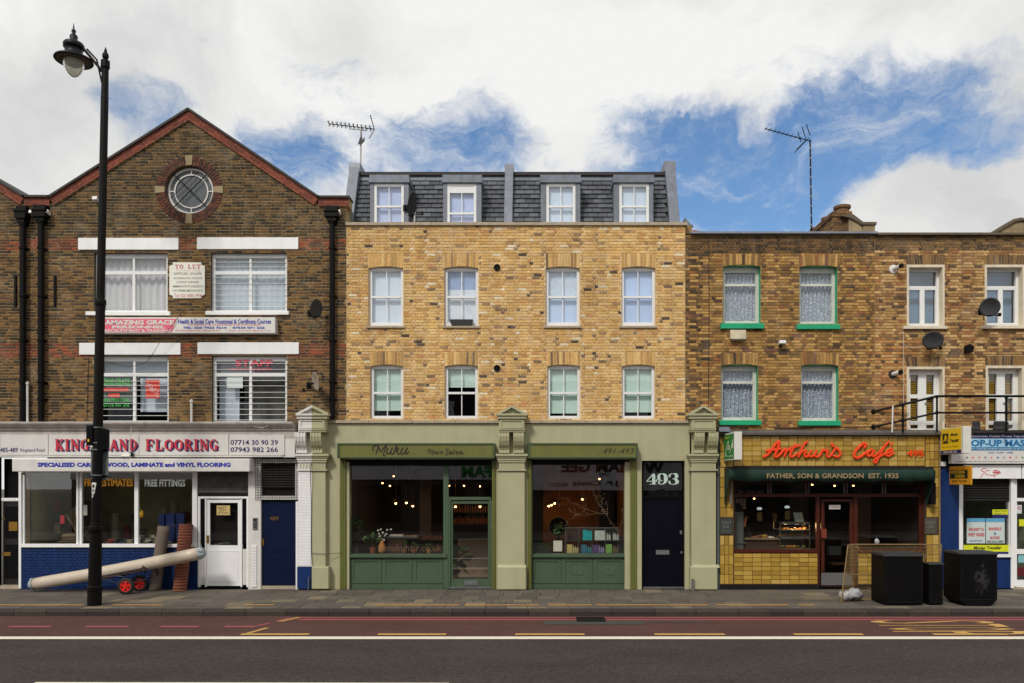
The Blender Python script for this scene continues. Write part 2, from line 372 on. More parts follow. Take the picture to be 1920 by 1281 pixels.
bulb = mat('lit_bulb', (1,.6,.25), .5, emit=(1,.5,.17), estr=9)
room_m = mat('shop_interior_wall', c8(46,34,28), .9, var=.3, scale=1.5); room_o = mat('ochre_interior_wall', c8(150,98,50), .85, var=.35, scale=1.2)
room_g = mat('olive_interior_wall', c8(176,172,132), .85, var=.25, scale=1.2)
def lace():
    m = mat('lace_curtain', c8(205,208,214), .9, var=.0)
    n = m.node_tree.nodes; L = m.node_tree.links; p = n['Principled BSDF']; g = n.new('ShaderNodeNewGeometry')
    v = n.new('ShaderNodeTexVoronoi'); v.inputs['Scale'].default_value = 26; L.new(g.outputs['Position'], v.inputs['Vector'])
    t = n.new('ShaderNodeTexNoise'); t.inputs['Scale'].default_value = 22; t.inputs['Detail'].default_value = 3; L.new(g.outputs['Position'], t.inputs['Vector'])
    a = n.new('ShaderNodeMath'); a.operation = 'ADD'; L.new(v.outputs['Distance'], a.inputs[0]); L.new(t.outputs['Fac'], a.inputs[1])
    r = n.new('ShaderNodeValToRGB'); L.new(a.outputs[0], r.inputs[0])
    r.color_ramp.elements[0].position = .66; r.color_ramp.elements[0].color = (*c8(226,229,236), 1)
    r.color_ramp.elements[1].position = .98; r.color_ramp.elements[1].color = (*c8(136,144,158), 1)
    L.new(r.outputs[0], p.inputs['Base Color']); return m
lace_m = lace()

# ------------------------------------------------------------- ground: road, lane, pavement, kerbs
KY = -3.45      # kerb face
RZ = -.12
asph = mat('asphalt', c8(60,54,50), .92, var=.17, scale=.9, bump=.5, bscale=120, speck=(34,.6), spec=.3, stretch=(.45,1,1))
lanem = mat('red_bus_lane_surface', c8(82,55,50), .9, var=.17, scale=.9, bump=.4, bscale=150, speck=(36,.35), stretch=(.5,1,1), spec=.3)
patchm = mat('patched_asphalt', c8(62,62,58), .9, var=.2, speck=(150,.3))
wl = mat('worn_white_road_paint', c8(222,214,196), .8, var=.10, scale=14, speck=(120,.12)); yl = mat('worn_yellow_road_paint', c8(190,150,82), .8, var=.15, scale=14, speck=(120,.2))
rl = mat('worn_red_road_paint', c8(152,76,80), .8, var=.14, scale=14, speck=(120,.2)); ol = mat('faded_orange_paint', c8(176,128,62), .85, var=.2, scale=8, speck=(60,.3))
def yd(py, z=RZ):         # depth of the spot on level z seen at row py
    return (EYE-z)*F/(py-VY)-D
road = MB().quad((-140,-200,RZ-.008),(140,-200,RZ-.008),(140,KY-.001,RZ-.008),(-140,KY-.001,RZ-.008)).build('road', asph, kind='structure')
MB().quad((-300,-300,-.3),(300,-300,-.3),(300,300,-.3),(-300,300,-.3)).build('ground', mat('earth', c8(80,76,66), .95), kind='structure')
Yw = yd(1198)
lane = MB().quad((-60,Yw,RZ-.004),(60,Yw,RZ-.004),(60,KY-.002,RZ-.004),(-60,KY-.002,RZ-.004)).build('bus_lane', lanem, kind='structure')
def strip(x0, x1, ya, yb, m, name, z=RZ, par=None, sk=0):   # ya,yb rows on the road seen in px; x0,x1 metres
    A, B = yd(ya, z), yd(yb, z); n = max(1, int((x1-x0)/.7)); mb = MB()
    for i in range(n):
        a = x0+(x1-x0)*i/n; b = x0+(x1-x0)*(i+1)/n
        mb.quad((a,B,z),(b,B,z),(b,A,z),(a,A,z))
    return mb.build(name, m, par or lane)
def xr(px, py, z=RZ): return (px-VX)*(EYE-z)/(py-VY)
strip(-40, 40, 1193.6, 1198.4, wl, 'white_line')
strip(xr(560,1159), 40, 1157.6, 1159.0, rl, 'red_line'); strip(xr(560,1162), 40, 1161.0, 1163.0, rl, 'red_line')
for a, b in ((-110,-30),(15,95),(160,240),(300,372),(420,478)): strip(xr(a,1175), xr(b,1175), 1173.6, 1175.8, rl, 'red_line')
for a, b in ((450,578),(708,836),(966,1096),(1228,1360),(1490,1620),(1752,1890)): strip(xr(a,1190), xr(b,1190), 1187.8, 1190.4, yl, 'yellow_line')
for (a,ya),(b,yb),m_,wd in (((458,1188),(497,1177),yl,9),((476,1174),(502,1168),rl,9),((513,1165),(540,1158),rl,8),((520,1165.5),(556,1157.5),yl,9)):
    z = RZ+.002
    pts = [(xr(a,ya,z),yd(ya,z)),(xr(a+wd,ya,z),yd(ya,z)),(xr(b+wd,yb,z),yd(yb,z)),(xr(b,yb,z),yd(yb,z))]
    MB().quad(*[(p[0],p[1],z) for p in pts]).build('slanting_line', m_, lane)
strip(xr(1020,1167,RZ+.001), xr(1205,1167,RZ+.001), 1163.8, 1171, patchm, 'asphalt_patch', RZ+.001)
strip(xr(1205,1167,RZ+.001), xr(1330,1167,RZ+.001), 1164.5, 1167, patchm, 'asphalt_patch', RZ+.001)
for k in range(-2, 3):
    x0 = xr(62,1281)+k*15.5; MB().quad((x0,yd(1287),RZ-.003),(x0+6.0,yd(1287),RZ-.003),(x0+6.0,yd(1280.0),RZ-.003),(x0,yd(1278.6),RZ-.003)).build('white_dash', wl, road)
# STOP, read along the lane
z = RZ+.003; ysA = yd(1163, z); ysB = yd(1190, z); pitch = (ysA-ysB)/4
for i, ch in enumerate('STOP'):
    o = Vector((xr(1624,1164)+.02, ysA-i*pitch-.04, z))
    text(ch, None, 0, yl, lane, 'road_letter', frame=(o, (0,-1,0), (1,0,0), pitch*.86, 2.55), bold=-.01)
# drain grate
g = MB(); gx0, gx1, gy0, gy1 = xr(1082,1160), xr(1132,1160), yd(1166), yd(1158)
g.box(gx0,gx1,gy0,gy0+.04,RZ,RZ+.012); g.box(gx0,gx1,gy1-.04,gy1,RZ,RZ+.012)
for i in range(9):
    a = gx0+(gx1-gx0)*i/8; g.box(a-.02,a+.02,gy0+.04,gy1-.04,RZ,RZ+.012)
dr = thing('drain_grate','black iron drain grate in the red lane beside the kerb','drain',((gx0+gx1)/2,gy0,RZ))
g.build('grating', iron, dr); MB().quad((gx0,gy0,RZ+.0015),(gx1,gy0,RZ+.0015),(gx1,gy1,RZ+.0015),(gx0,gy1,RZ+.0015)).build('pit', slatedark, dr)

pave = MB().quad((-60,KY+.02,-.03),(60,KY+.02,-.03),(60,.6,-.03),(-60,.6,-.03)).build('pavement', mat('pavement_joint_sand', c8(52,46,40), .95), kind='structure')
slabm = mat('paving_slab', (.1,.1,.1), .85, var=.12, scale=7, bump=.25, bscale=70, attr=True, mott=.2, speck=(8,.16))
kerbm = mat('granite_kerb', c8(62,56,50), .8, var=.25, scale=9, bump=.3, bscale=90, attr=True)
pal = [c8(*c) for c in ((90,82,74),(86,78,70),(94,86,77),(82,75,68),(91,83,73),(98,90,79),(80,74,67),(88,81,75),(94,87,76),(122,109,88),(112,101,83))]
def pieces(lst, parent, name, rest, m, n=300, key=lambda o: 0):
    """lst of (mesh_key, meshmaker, loc, MBadd) : the first n become parts sharing meshes, the rest one piece"""
    lst.sort(key=key); cache = {}; off = ROOT[parent]
    for (k, mk, loc, dup) in lst[:n]:
        if k not in cache:
            me = mk().mesh(name); me.materials.append(m); cache[k] = me
        o = bpy.data.objects.new(name, cache[k]); COL.objects.link(o); o.parent = parent; o.location = Vector(loc)-off
    if len(lst) > n:
        mb = MB()
        for (k, mk, loc, dup) in lst[n:]:
            q = mk(); mb.v += [] ; base = len(mb.v)
            mb.v += [(a+loc[0], b+loc[1], c+loc[2]) for a, b, c in q.v]
            mb.f += [[i+base for i in f] for f in q.f]; mb.c += q.c
        mb.build(rest, m, parent, kind='stuff')
CAMP = Vector((0,-D,EYE))
def dist(o): return (Vector(o[2])-CAMP).length
lst = []
def slab_at(x, y, w, d, ci, dz=0):
    w, d = round(w,2), round(d,2)
    def mk():
        b = MB(); e = .006; b.box(-w/2+e,w/2-e,-d/2+e,d/2-e,-.05,0,pal[ci],back=True); return b
    lst.append(((w,d,ci), mk, (x,y,dz), None))
rows = [.60,.60,.58,.45,.60,.32]; y = -.03
rw = 0
for d in rows:
    x = -19.0+random.random()*.3
    while x < 17.5:
        w = random.choice((.6,.6,.75,.6)) if x < -6 else (.45 if x < 4.5 else random.choice((.6,.6,.75)))
        if -4.6 < x < 2.2: w = .46
        ci = random.randrange(9)
        if random.random() < (.13 if (-10 < x < 8 and rw > 1) else .05): ci = random.choice((9,10))
        slab_at(x+w/2, y-d/2, w, d, ci, random.uniform(-.003,.002)); x += w
    y -= d; rw += 1
pieces(lst, pave, 'paving_slab', 'far_paving_slabs', slabm, 300, dist)
lst = []; x = -21
kp = [c8(*c) for c in ((50,43,36),(43,37,31),(56,48,40),(47,40,34))]
while x < 21:
    w = random.choice((.92,.92,.9,.88,.95,.7)); ci = random.randrange(4)
    def mk(w=w, ci=ci):
        b = MB(); e = .006; pts = [(0,RZ-.02),(0,-.03),(.025,-.005),(.07,0),(.26,0),(.26,RZ-.02)]
        b.prism_x([(p[0],p[1]) for p in pts], -w/2+e, w/2-e, kp[ci]); return b
    lst.append(((w,ci), mk, (x+w/2,KY,random.uniform(-.004,.004)), None)); x += w
kerb = MB().box(-60,60,KY+.02,KY+.25,RZ-.05,-.035).build('kerb', mat('kerb_bed', c8(34,30,27), .95), kind='structure')
pieces(lst, kerb, 'kerb_stone', 'far_kerb_stones', kerbm, 300, dist)
# faded orange line near the kerb
for a, b in ((-30,150),(205,300),(455,510),(700,860),(870,1010),(1030,1110),(1120,1330),(1345,1480),(1500,1530)):
    q = strip(X(a,-2.8), X(b,-2.8), 1133.4, 1134.9, ol, 'orange_line', .003, pave)
# far (camera-side) pavement
MB().box(-60,60,-24.1,-17.5,RZ-.05,0).build('pavement', mat('far_pavement', c8(84,78,72), .9, speck=(50,.15)), kind='structure')

# ------------------------------------------------------------- brick walls
def bk_mesh(w, h, col):
    def mk():
        b = MB(); b.box(-w/2,w/2,0,.03,-h/2,h/2,col,back=False); return b
    return mk
def wall(parent, rows_z, extent, holes, palette, mortar, ph=0, colrow=None, name='brick', vous=None, nobrick=(), rest='brickwork', bond='F', dark=None, y0=0.0, gap=.016, hh=.058, vg=None):
    """rows_z=(z0,z1); extent(z)->(x0,x1); holes: (x0,x1,z0,z1) or ('c',x,z,r)"""
    CH = .075; n0 = int(math.floor(rows_z[0]/CH)); n1 = int(math.ceil(rows_z[1]/CH)); items = []
    def spans(z, hs, zz=0):
        e = extent(z)
        if e is None: return []
        sp = [e]
        for h in hs:
            if h[0] == 'c':
                d = h[3]**2-(z-h[2])**2
                if d <= 0: continue
                a, b = h[1]-sqrt(d), h[1]+sqrt(d)
            else:
                if not (h[2] < z < h[3]): continue
                a, b = h[0], h[1]
            ns = []
            for s0, s1 in sp:
                if b <= s0 or a >= s1: ns.append((s0, s1)); continue
                if a > s0: ns.append((s0, a))
                if b < s1: ns.append((b, s1))
            sp = ns
        return sp
    for r in range(n0, n1):
        zc = (r+.5)*CH
        if zc < rows_z[0] or zc > rows_z[1]: continue
        rr = random.Random(r*31+ph); shift = (.1125+.05625 if r % 2 else 0)+rr.uniform(-.01,.01)*(7 if bond == 'R' else 1)
        cuts = []; x = -16+shift; k = r
        lo, hi = extent(zc) or (0,0)
        seq = []
        while x < hi+.3:
            w = .225 if k % 2 == 0 else .1125
            if bond == 'S' and rr.random() < .35: w = .225
            if x+w > lo: seq.append((x, x+w))
            x += w; k += 1
        for s0, s1 in spans(zc, list(holes)+list(nobrick)):
            for a, b in seq:
                a2, b2 = max(a,s0), min(b,s1)
                if b2-a2 < .035: continue
                if colrow: pl = colrow(r, (a2+b2)/2, zc) or palette
                else: pl = palette
                ci = rr.choices(range(len(pl)), [p[1] for p in pl])[0]; col = pl[ci][0]
                w = round(b2-a2-(vg or gap), 3); h = hh
                items.append(((w, col), bk_mesh(w, h, col), ((a2+b2)/2, y0-.010-rr.random()*.006, zc+rr.uniform(-.0015,.0015)), None))
    cam2 = Vector((0,-D,EYE))
    pieces(items, parent, name, rest, brick_m, 300, dist)
    # mortar sheet with exact openings
    zs = {rows_z[0], rows_z[1]}
    zz = rows_z[0]
    while zz < rows_z[1]: zs.add(zz); zz += .075
    for h in holes:
        if h[0] != 'c':
            for q in h[2:4]:
                if rows_z[0] < q < rows_z[1]: zs.add(q)
    zs = sorted(zs); mb = MB()
    for a, b in zip(zs, zs[1:]):
        if b-a < 1e-6: continue
        for s0, s1 in spans((a+b)/2, holes): mb.quad((s0,y0,a),(s1,y0,a),(s1,y0,b),(s0,y0,b))
    mb.build('mortar', mortar, parent)
def hole(a, b, c, d): return (X(a), X(c), Z(d), Z(b))
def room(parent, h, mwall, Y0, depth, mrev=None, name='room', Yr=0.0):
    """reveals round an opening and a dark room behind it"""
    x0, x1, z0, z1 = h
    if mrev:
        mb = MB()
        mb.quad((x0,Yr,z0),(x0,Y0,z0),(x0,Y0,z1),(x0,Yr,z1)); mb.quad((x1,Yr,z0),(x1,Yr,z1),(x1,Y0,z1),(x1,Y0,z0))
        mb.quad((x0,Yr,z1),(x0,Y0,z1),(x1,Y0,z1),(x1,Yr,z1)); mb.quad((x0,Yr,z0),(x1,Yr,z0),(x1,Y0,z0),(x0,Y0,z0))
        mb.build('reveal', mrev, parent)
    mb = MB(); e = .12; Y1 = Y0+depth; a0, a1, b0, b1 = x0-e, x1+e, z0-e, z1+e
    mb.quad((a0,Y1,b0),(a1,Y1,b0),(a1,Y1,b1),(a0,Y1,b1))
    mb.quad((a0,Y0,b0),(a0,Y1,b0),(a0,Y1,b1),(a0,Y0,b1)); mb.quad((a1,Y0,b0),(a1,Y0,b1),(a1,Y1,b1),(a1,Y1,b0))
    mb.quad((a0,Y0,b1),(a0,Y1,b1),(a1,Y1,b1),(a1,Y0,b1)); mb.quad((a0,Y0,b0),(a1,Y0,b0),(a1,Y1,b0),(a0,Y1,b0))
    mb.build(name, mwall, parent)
def frame_rect(mb, x0, x1, z0, z1, Y, fw, dp=.06, sides='lrtb'):
    if 'l' in sides: mb.box(x0,x0+fw,Y,Y+dp,z0,z1)
    if 'r' in sides: mb.box(x1-fw,x1,Y,Y+dp,z0,z1)
    a = x0+(fw if 'l' in sides else 0); b = x1-(fw if 'r' in sides else 0)
    if 't' in sides: mb.box(a,b,Y,Y+dp,z1-fw,z1)
    if 'b' in sides: mb.box(a,b,Y,Y+dp,z0,z0+fw)
def folds(mb, x0, x1, z0, z1, Y, amp=.02, n=10):
    k = n*4; vs = []; fs = []
    for i in range(k+1):
        x = x0+(x1-x0)*i/k; y = Y+amp*sin(i*pi/2+.4*sin(i))
        vs += [(x,y,z0),(x,y,z1)]
    for i in range(k): fs.append((2*i,2*i+2,2*i+3,2*i+1))
    mb.add(vs, fs)
def arch(parent, a, b, y0, y1, palette, mortar, n, fan=.12, rise=.03):
    """flat gauged arch of upright bricks above an opening, px a..b, rows y0 (top)..y1 (bottom)"""
    x0, x1, zt, zb = X(a), X(b), Z(y0), Z(y1)
    xm = (x0+x1)/2
    def edge(t): return x0+(x1-x0)*t
    def lean(t): return (t-.5)*fan*2
    pb = MB(); pts = [(edge(0)-fan,zt),(edge(0),zb)]+[(edge(i/8),zb+rise*(1-(2*i/8-1)**2)) for i in range(1,8)]+[(edge(1),zb),(edge(1)+fan,zt)]
    pb.prism(pts, -.003, .06); ar = pb.build('arch', mortar, parent)
    for i in range(n):
        t0, t1 = (i+.12)/n, (i+.88)/n; tm = (t0+t1)/2; zr = zb+rise*(1-(2*tm-1)**2)
        ci = random.choices(range(len(palette)), [p[1] for p in palette])[0]
        q = MB(); q.prism([(edge(t0),zr+.002),(edge(t1),zr+.002),(edge(t1)+lean(t1),zt-.004),(edge(t0)+lean(t0),zt-.004)], -.014-random.random()*.004, 0.02, palette[ci][0])
        q.build('brick', brick_m, ar)
    return ar
# ============================================================= WAREHOUSE (left, dark brick gable)
P_dark = [(c8(106,77,42),5),(c8(122,89,48),4),(c8(78,58,36),4),(c8(58,45,32),3),(c8(130,98,56),2),(c8(96,62,42),1),(c8(44,36,29),1.5)]
P_top = [(c8(84,64,39),4),(c8(64,50,33),4),(c8(100,74,43),3.5),(c8(46,38,29),2.5),(c8(112,84,49),1.5)]
P_redb = [(c8(128,60,38),4),(c8(108,54,36),4),(c8(152,70,42),3),(c8(82,50,36),2.5)]
P_redd = [(c8(86,52,40),4),(c8(68,44,35),4),(c8(104,58,42),2)]
wb = thing('warehouse_building','dark brown brick workshop with red edged gable and round window','building',(X(330),0,0))
apx, apz = X(355), Z(214)
def gab(z):
    # gable outline: two gables meeting in a flat valley; the left one runs out of the picture
    zv = Z(382)
    if z <= zv: return (-16.5, X(649))
    t = (z-zv)/(Z(214)-zv)
    if t >= 1: return None
    return (X(95)+t*(X(355)-X(95)), X(598)-t*(X(598)-X(355)))
def band(r, x, z):
    if Z(468) < z < Z(446) or Z(668) < z < Z(645): return P_redb if (x < -12 or x > -6.2 or (X(334) < x < X(369))) else P_redb
    if z > Z(440): return P_top
    return None
HW = [hole(176,473,314,586), hole(395,473,538,586), hole(176,667,316,794), hole(397,667,538,794)]
H1 = HW+[('c',X(355),Z(356),.66)]
NB = [hole(146,446,334,468), hole(369,446,559,467), hole(148,644,338,665), hole(370,643,560,664), ('c',X(355),Z(356),.86),
      hole(160,584,318,591), hole(385,583,541,590)]
wall(wb, (Z(800), Z(212)), gab, H1, P_dark, mort_d, ph=1, colrow=band, nobrick=NB, gap=.021, hh=.053, vg=.013, bond='R')
# left neighbour gable beyond the valley (same building): slope rising to the left
def gabl(z):
    zv = Z(382)
    if z <= zv: return None
    t = (z-zv)/(Z(214)-zv)
    if t >= 1: return None
    return (-16.5, X(47)-t*(X(355)-X(95)))
wall(wb, (Z(382)+.001, Z(225)), lambda z: gabl(z) if gabl(z) and gabl(z)[1] > -16.4 else None, [], P_dark, mort_d, ph=5, colrow=band, rest='gable_brickwork', name='gable_brick', gap=.021, hh=.053, vg=.013, bond='R')
# red verge along the slopes + coping
def verge(ax, ay, bx_, by_, wpx=15, rowsn=3):
    a = Vector((X(ax), 0, Z(ay))); b = Vector((X(bx_), 0, Z(by_))); d = (b-a); Ln = d.length; d.normalize(); n = Vector((d.z, 0, -d.x))
    if n.z > 0: n = -n
    w = wpx/SC
    pb = MB(); q = [a, b, b+n*w, a+n*w]; pb.prism([(p.x, p.z) for p in q], -.045, .3); vb_ = pb.build('verge', mort_d, wb)
    k = int(Ln/.225)
    for j in range(rowsn):
        for i in range(-1, k+1):
            s0 = (i+(.5 if j % 2 else 0))*Ln/k+.006; s1 = s0+Ln/k-.012
            s0 = max(s0, 0); s1 = min(s1, Ln)
            if s1-s0 < .04: continue
            t0 = w*j/rowsn+.004; t1 = w*(j+1)/rowsn-.004
            pp = [a+d*s0+n*t0, a+d*s1+n*t0, a+d*s1+n*t1, a+d*s0+n*t1]
            VB.prism([(p.x, p.z) for p in pp], -.058-random.random()*.005, 0, random.choices([p_[0] for p_ in P_v], [4,3,2])[0])
    cp = MB(); u = -n*.055
    cp.prism([(p.x,p.z) for p in (a+u-d*.02, b+u+d*.02, b+d*.02, a-d*.02)], -.11, .35); cp.build('coping', mat('dark_weathered_coping', c8(58,52,48), .8, var=.2), wb)
P_v = [(c8(124,62,46),4),(c8(108,56,42),3),(c8(136,70,52),2)]
VB = MB()
verge(95,373,355,209); verge(355,209,598,373); verge(598,373,655,373); verge(47,372,95,372); verge(-215,209,47,372)
VB.build('verge_bricks', red_m, wb, kind='stuff')
# return of the parapet at the right end
MB().box(X(640,0),X(649),.01,1.5,Z(420),Z(378)).build('parapet_return', mort_d, wb)
# body: roof slopes, side and back
rb = MB()
for (ax, bx_, cx) in ((95,355,598),(-470,-215,47)):
    z0, z1 = Z(378), Z(214)
    rb.quad((X(ax),.3,z0),(X(bx_),.3,z1),(X(bx_),12,z1),(X(ax),12,z0)); rb.quad((X(bx_),.3,z1),(X(cx),.3,z0),(X(cx),12,z0),(X(bx_),12,z1))
rb.quad((X(598),.3,Z(378)),(X(649),.3,Z(378)),(X(649),12,Z(378)),(X(598),12,Z(378))); rb.quad((X(47),.3,Z(378)),(X(95),.3,Z(378)),(X(95),12,Z(378)),(X(47),12,Z(378)))
rb.quad((-20,12,0),(X(649),12,0),(X(649),12,Z(214)),(-20,12,Z(214)))
rb.build('roof', roofdark, wb)
# round window
cx, cz = X(355), Z(356)
rw_ = MB()
rw_.lathe([(.60,0),(.60,.06),(.545,.06),(.545,0)], (cx,.10,cz), 40, axis='y')
rw_.lathe([(.44,0),(.44,.05),(.405,.05),(.405,0)], (cx,.10,cz), 40, axis='y')
rw_ = MB()
def ringm(mb, r0, r1, y0, y1, n=48, col=None, a0=0, a1=2*pi):
    vs = []; fs = []; full = abs(a1-a0-2*pi) < 1e-6; m = n if full else n+1
    for i in range(m):
        a = a0+(a1-a0)*i/n
        for r, y in ((r0,y0),(r1,y0),(r1,y1),(r0,y1)): vs.append((cx+r*cos(a), y, cz+r*sin(a)))
    for i in range(n):
        j = (i+1) % m
        for k in range(4): fs.append((i*4+k, j*4+k, j*4+(k+1) % 4, i*4+(k+1) % 4))
    if not full: fs += [(0,1,2,3),(4*n+3,4*n+2,4*n+1,4*n)]
    mb.add(vs, fs, col)
ringm(rw_, .55, .625, .10, .2); ringm(rw_, .415, .445, .11, .17)
for a in range(8):
    an = a*pi/4+ (0 if a % 2 == 0 else 0)
    if a % 2 == 0: rw_.box(cx+cos(an)*.5-(.055 if abs(cos(an))>.5 else .012), cx+cos(an)*.5+(.055 if abs(cos(an))>.5 else .012), .112,.16, cz+sin(an)*.5-(.055 if abs(sin(an))>.5 else .012), cz+sin(an)*.5+(.055 if abs(sin(an))>.5 else .012))
rwin = rw_.build('round_window', whitew, wb, label='round window with two white rings and crossed bars')
q = MB(); q.add([(cx,.14,cz)]+[(cx+.6*cos(i*pi/24),.14,cz+.6*sin(i*pi/24)) for i in range(48)], [(0,i+1,(i+1)%48+1) for i in range(48)]); q.build('pane', mat('dusty_grey_glass', c8(84,88,92), .3, var=.25, scale=5, stretch=(4,1,.6)), rwin)
q = MB()
for s in (1,-1): q.tube([(cx-.43,.06,cz-.43*s),(cx+.43,.06,cz+.43*s)], .012, 6)
q.tube([(cx-.52,.065,cz-.2),(cx+.2,.065,cz+.5)], .008, 6)
q.build('crossed_bar', iron, rwin)
q = MB(); ringm(q, .605, .70, .02, .12); q.build('ring_bed', mat('shadowy_ring_bed', c8(70,52,40), .9), rwin)  # dark brown bed inside the brick ring
for rr_, r0, r1, nn in ((0,.635,.745,58),(1,.75,.86,68)):
    for i in range(nn):
        a0 = 2*pi*(i+.1)/nn; a1 = 2*pi*(i+.9)/nn; am = (a0+a1)/2
        if any(abs((am-k*pi/2+pi) % (2*pi)-pi) < .13 for k in range(4)): continue
        b = MB(); b.prism([(cx+r0*cos(a0),cz+r0*sin(a0)),(cx+r1*cos(a0),cz+r1*sin(a0)),(cx+r1*cos(a1),cz+r1*sin(a1)),(cx+r0*cos(a1),cz+r0*sin(a1))], -.02-random.random()*.006, .05, random.choice(P_redd)[0])
        b.build('voussoir', red_m, rwin)
q = MB(); ringm(q, .735, .87, -.003, .04); ringm(q, .63, .74, -.003, .1); q.build('ring_mortar', mat('dull_mortar', c8(104,84,62), .95), rwin)
for k in range(4):
    an = k*pi/2; dx, dz = cos(an), sin(an)
    b = MB(); c0 = .63; c1 = .88; w0, w1 = .07, .095
    b.prism([(cx+dx*c0-dz*w0,cz+dz*c0+dx*w0),(cx+dx*c0+dz*w0,cz+dz*c0-dx*w0),(cx+dx*c1+dz*w1,cz+dz*c1-dx*w1),(cx+dx*c1-dz*w1,cz+dz*c1+dx*w1)], -.04, .08)
    b.build('keystone', mat('buff_keystone', c8(150,134,102), .85, var=.15), rwin)
MB().box(cx-.8,cx+.8,.3,.9,cz-.8,cz+.8).build('loft_room', slatedark, wb)
# lintels
for (a,b,c,d) in ((146,446,334,468),(369,445,559,467),(148,643,338,665),(370,642,560,664)):
    MB().pb(a,b,c,d,-.05,.12).build('lintel', white, wb, bevel=.006)
# windows
def wwin(h, rows_bar, mull, trans, sill=None, behind='curtain', barcount=None, px=None):
    x0,x1,z0,z1 = h; Y = .10
    room(wb, h, slatedark, .22, 2.2, mrev=mat('dark_reveal', c8(70,60,50), .9), name='window_room')
    f = MB(); frame_rect(f, x0, x1, z0, z1, Y, .075)
    f.box(x0+.075,x1-.075,Y,Y+.05,z1-.13,z1-.075)
    zt = Z(trans); f.box(x0+.075,x1-.075,Y+.001,Y+.061,zt-.04,zt+.05)
    xm = X(mull); f.box(xm-.035,xm+.035,Y+.002,Y+.062,z0+.075,zt-.04); f.box(xm-.025,xm+.025,Y+.002,Y+.062,zt+.05,z1-.13)
    w = f.build('window', upvc, wb)
    MB().quad((x0+.05,Y+.04,z0+.05),(x1-.05,Y+.04,z0+.05),(x1-.05,Y+.04,z1-.05),(x0+.05,Y+.04,z1-.05)).build('pane', glb if rows_bar != 'low' else gl, w)
    if sill:
        MB().pb(*sill,-.09,.10).build('sill', white, w, bevel=.006)
    return w, Y
w1, Y = wwin(HW[0], '', 247, 510, (160,584,318,591))
for a, b in ((181,246),(246,312)):
    q = MB(); folds(q, X(a), X(b), Z(584), Z(476), Y+.2, .03, 5); q.smooth = True; q.build('curtain', blindg, w1)
w2, Y = wwin(HW[1], '', 467, 510, (385,583,541,590))
q = MB(); folds(q, X(396), X(537), Z(585), Z(475), Y+.22, .012, 12); q.smooth = True; q.build('blind', mat('pale_grey_blind', c8(196,204,208), .85, var=.08, scale=1.5), w2)
w3, Y3 = wwin(HW[2], 'low', 248, 702); w4, Y4 = wwin(HW[3], 'low', 467, 702)
for w_, xa, xb, ys in ((w2,397,537,[481,490,499,519,530,541,552,563,574]),(w4,399,537,[681,692,713,723,735,745,756,767,777,787]),(w3,178,315,[714,722,731,742,756,767,779,789])):
    for yv in ys: MB().tube([(X(xa),.075,Z(yv)),(X(xb),.075,Z(yv))], .0065, 6).build('security_bar', upvc, w_)
# interiors of the lower windows
MB().box(X(181),X(247),Y3+.14,Y3+.16,Z(752),Z(706)).build('poster_board', mat('grey_board', c8(128,134,130), .8), w3)
MB().box(X(181),X(312),Y3+.3,Y3+.32,Z(700),Z(672)).build('blind', blindw, w3)
MB().box(X(249),X(312),Y3+.3,Y3+.32,Z(770),Z(706)).build('blind', blindw, w3)
text('AMAZING GRACE', (176,710,243,722), .10, greent, w3, 'sticker_lettering', bold=.01)
MB().pb(190,727,241,734,.128,.132).build('red_sticker', mat('red_sticker', c8(206,58,44), .6), w3)
MB().pb(203,738,224,745,.128,.132).build('red_sticker', mat('red_sticker', c8(206,58,44), .6), w3)
text('020 7923 7214', (194,747,241,754), .10, greent, w3, 'sticker_lettering', bold=.01)
text('07776 047 298', (194,756,242,763), .10, greent, w3, 'sticker_lettering', bold=.01)
MB().pb(273,712,299,747,.128,.132).build('red_poster', mat('red_sticker', c8(206,58,44), .6), w3)
for i, ch in enumerate('AGRTS'): text(ch, (275+i*4.6, 715+i*4.6, 278.6+i*4.6, 727+i*4.6), .12, whitew, w3, 'poster_letter')
text('STAFF', (441,674,511,687), .098, pinkt, w4, 'sticker_lettering', bold=.03)
text('URGENTLY REQUIRED', (428,690,510,696.5), .098, pinkt, w4, 'sticker_lettering', bold=.01)
MB().pb(425,707,455,728,.128,.132).build('paper_notice', mat('notice_paper', c8(206,216,214), .8, var=.06), w4)
MB().box(X(400),X(438),Y4+.3,Y4+.33,Z(790),Z(706)).build('blind', blindw, w4)
MB().box(X(440),X(537),Y4+.6,Y4+.62,Z(794),Z(671)).build('grey_curtain', mat('dim_grey_curtain', c8(98,94,86), .9, var=.35, scale=1.6, stretch=(1,1,.4)), w4)  # added grey sheet standing in for a roof mirrored in this pane
MB().box(X(400),X(466),Y4+.34,Y4+.36,Z(699),Z(672)).build('blind', mat('pale_grey_blind', (0,0,0)), w4)
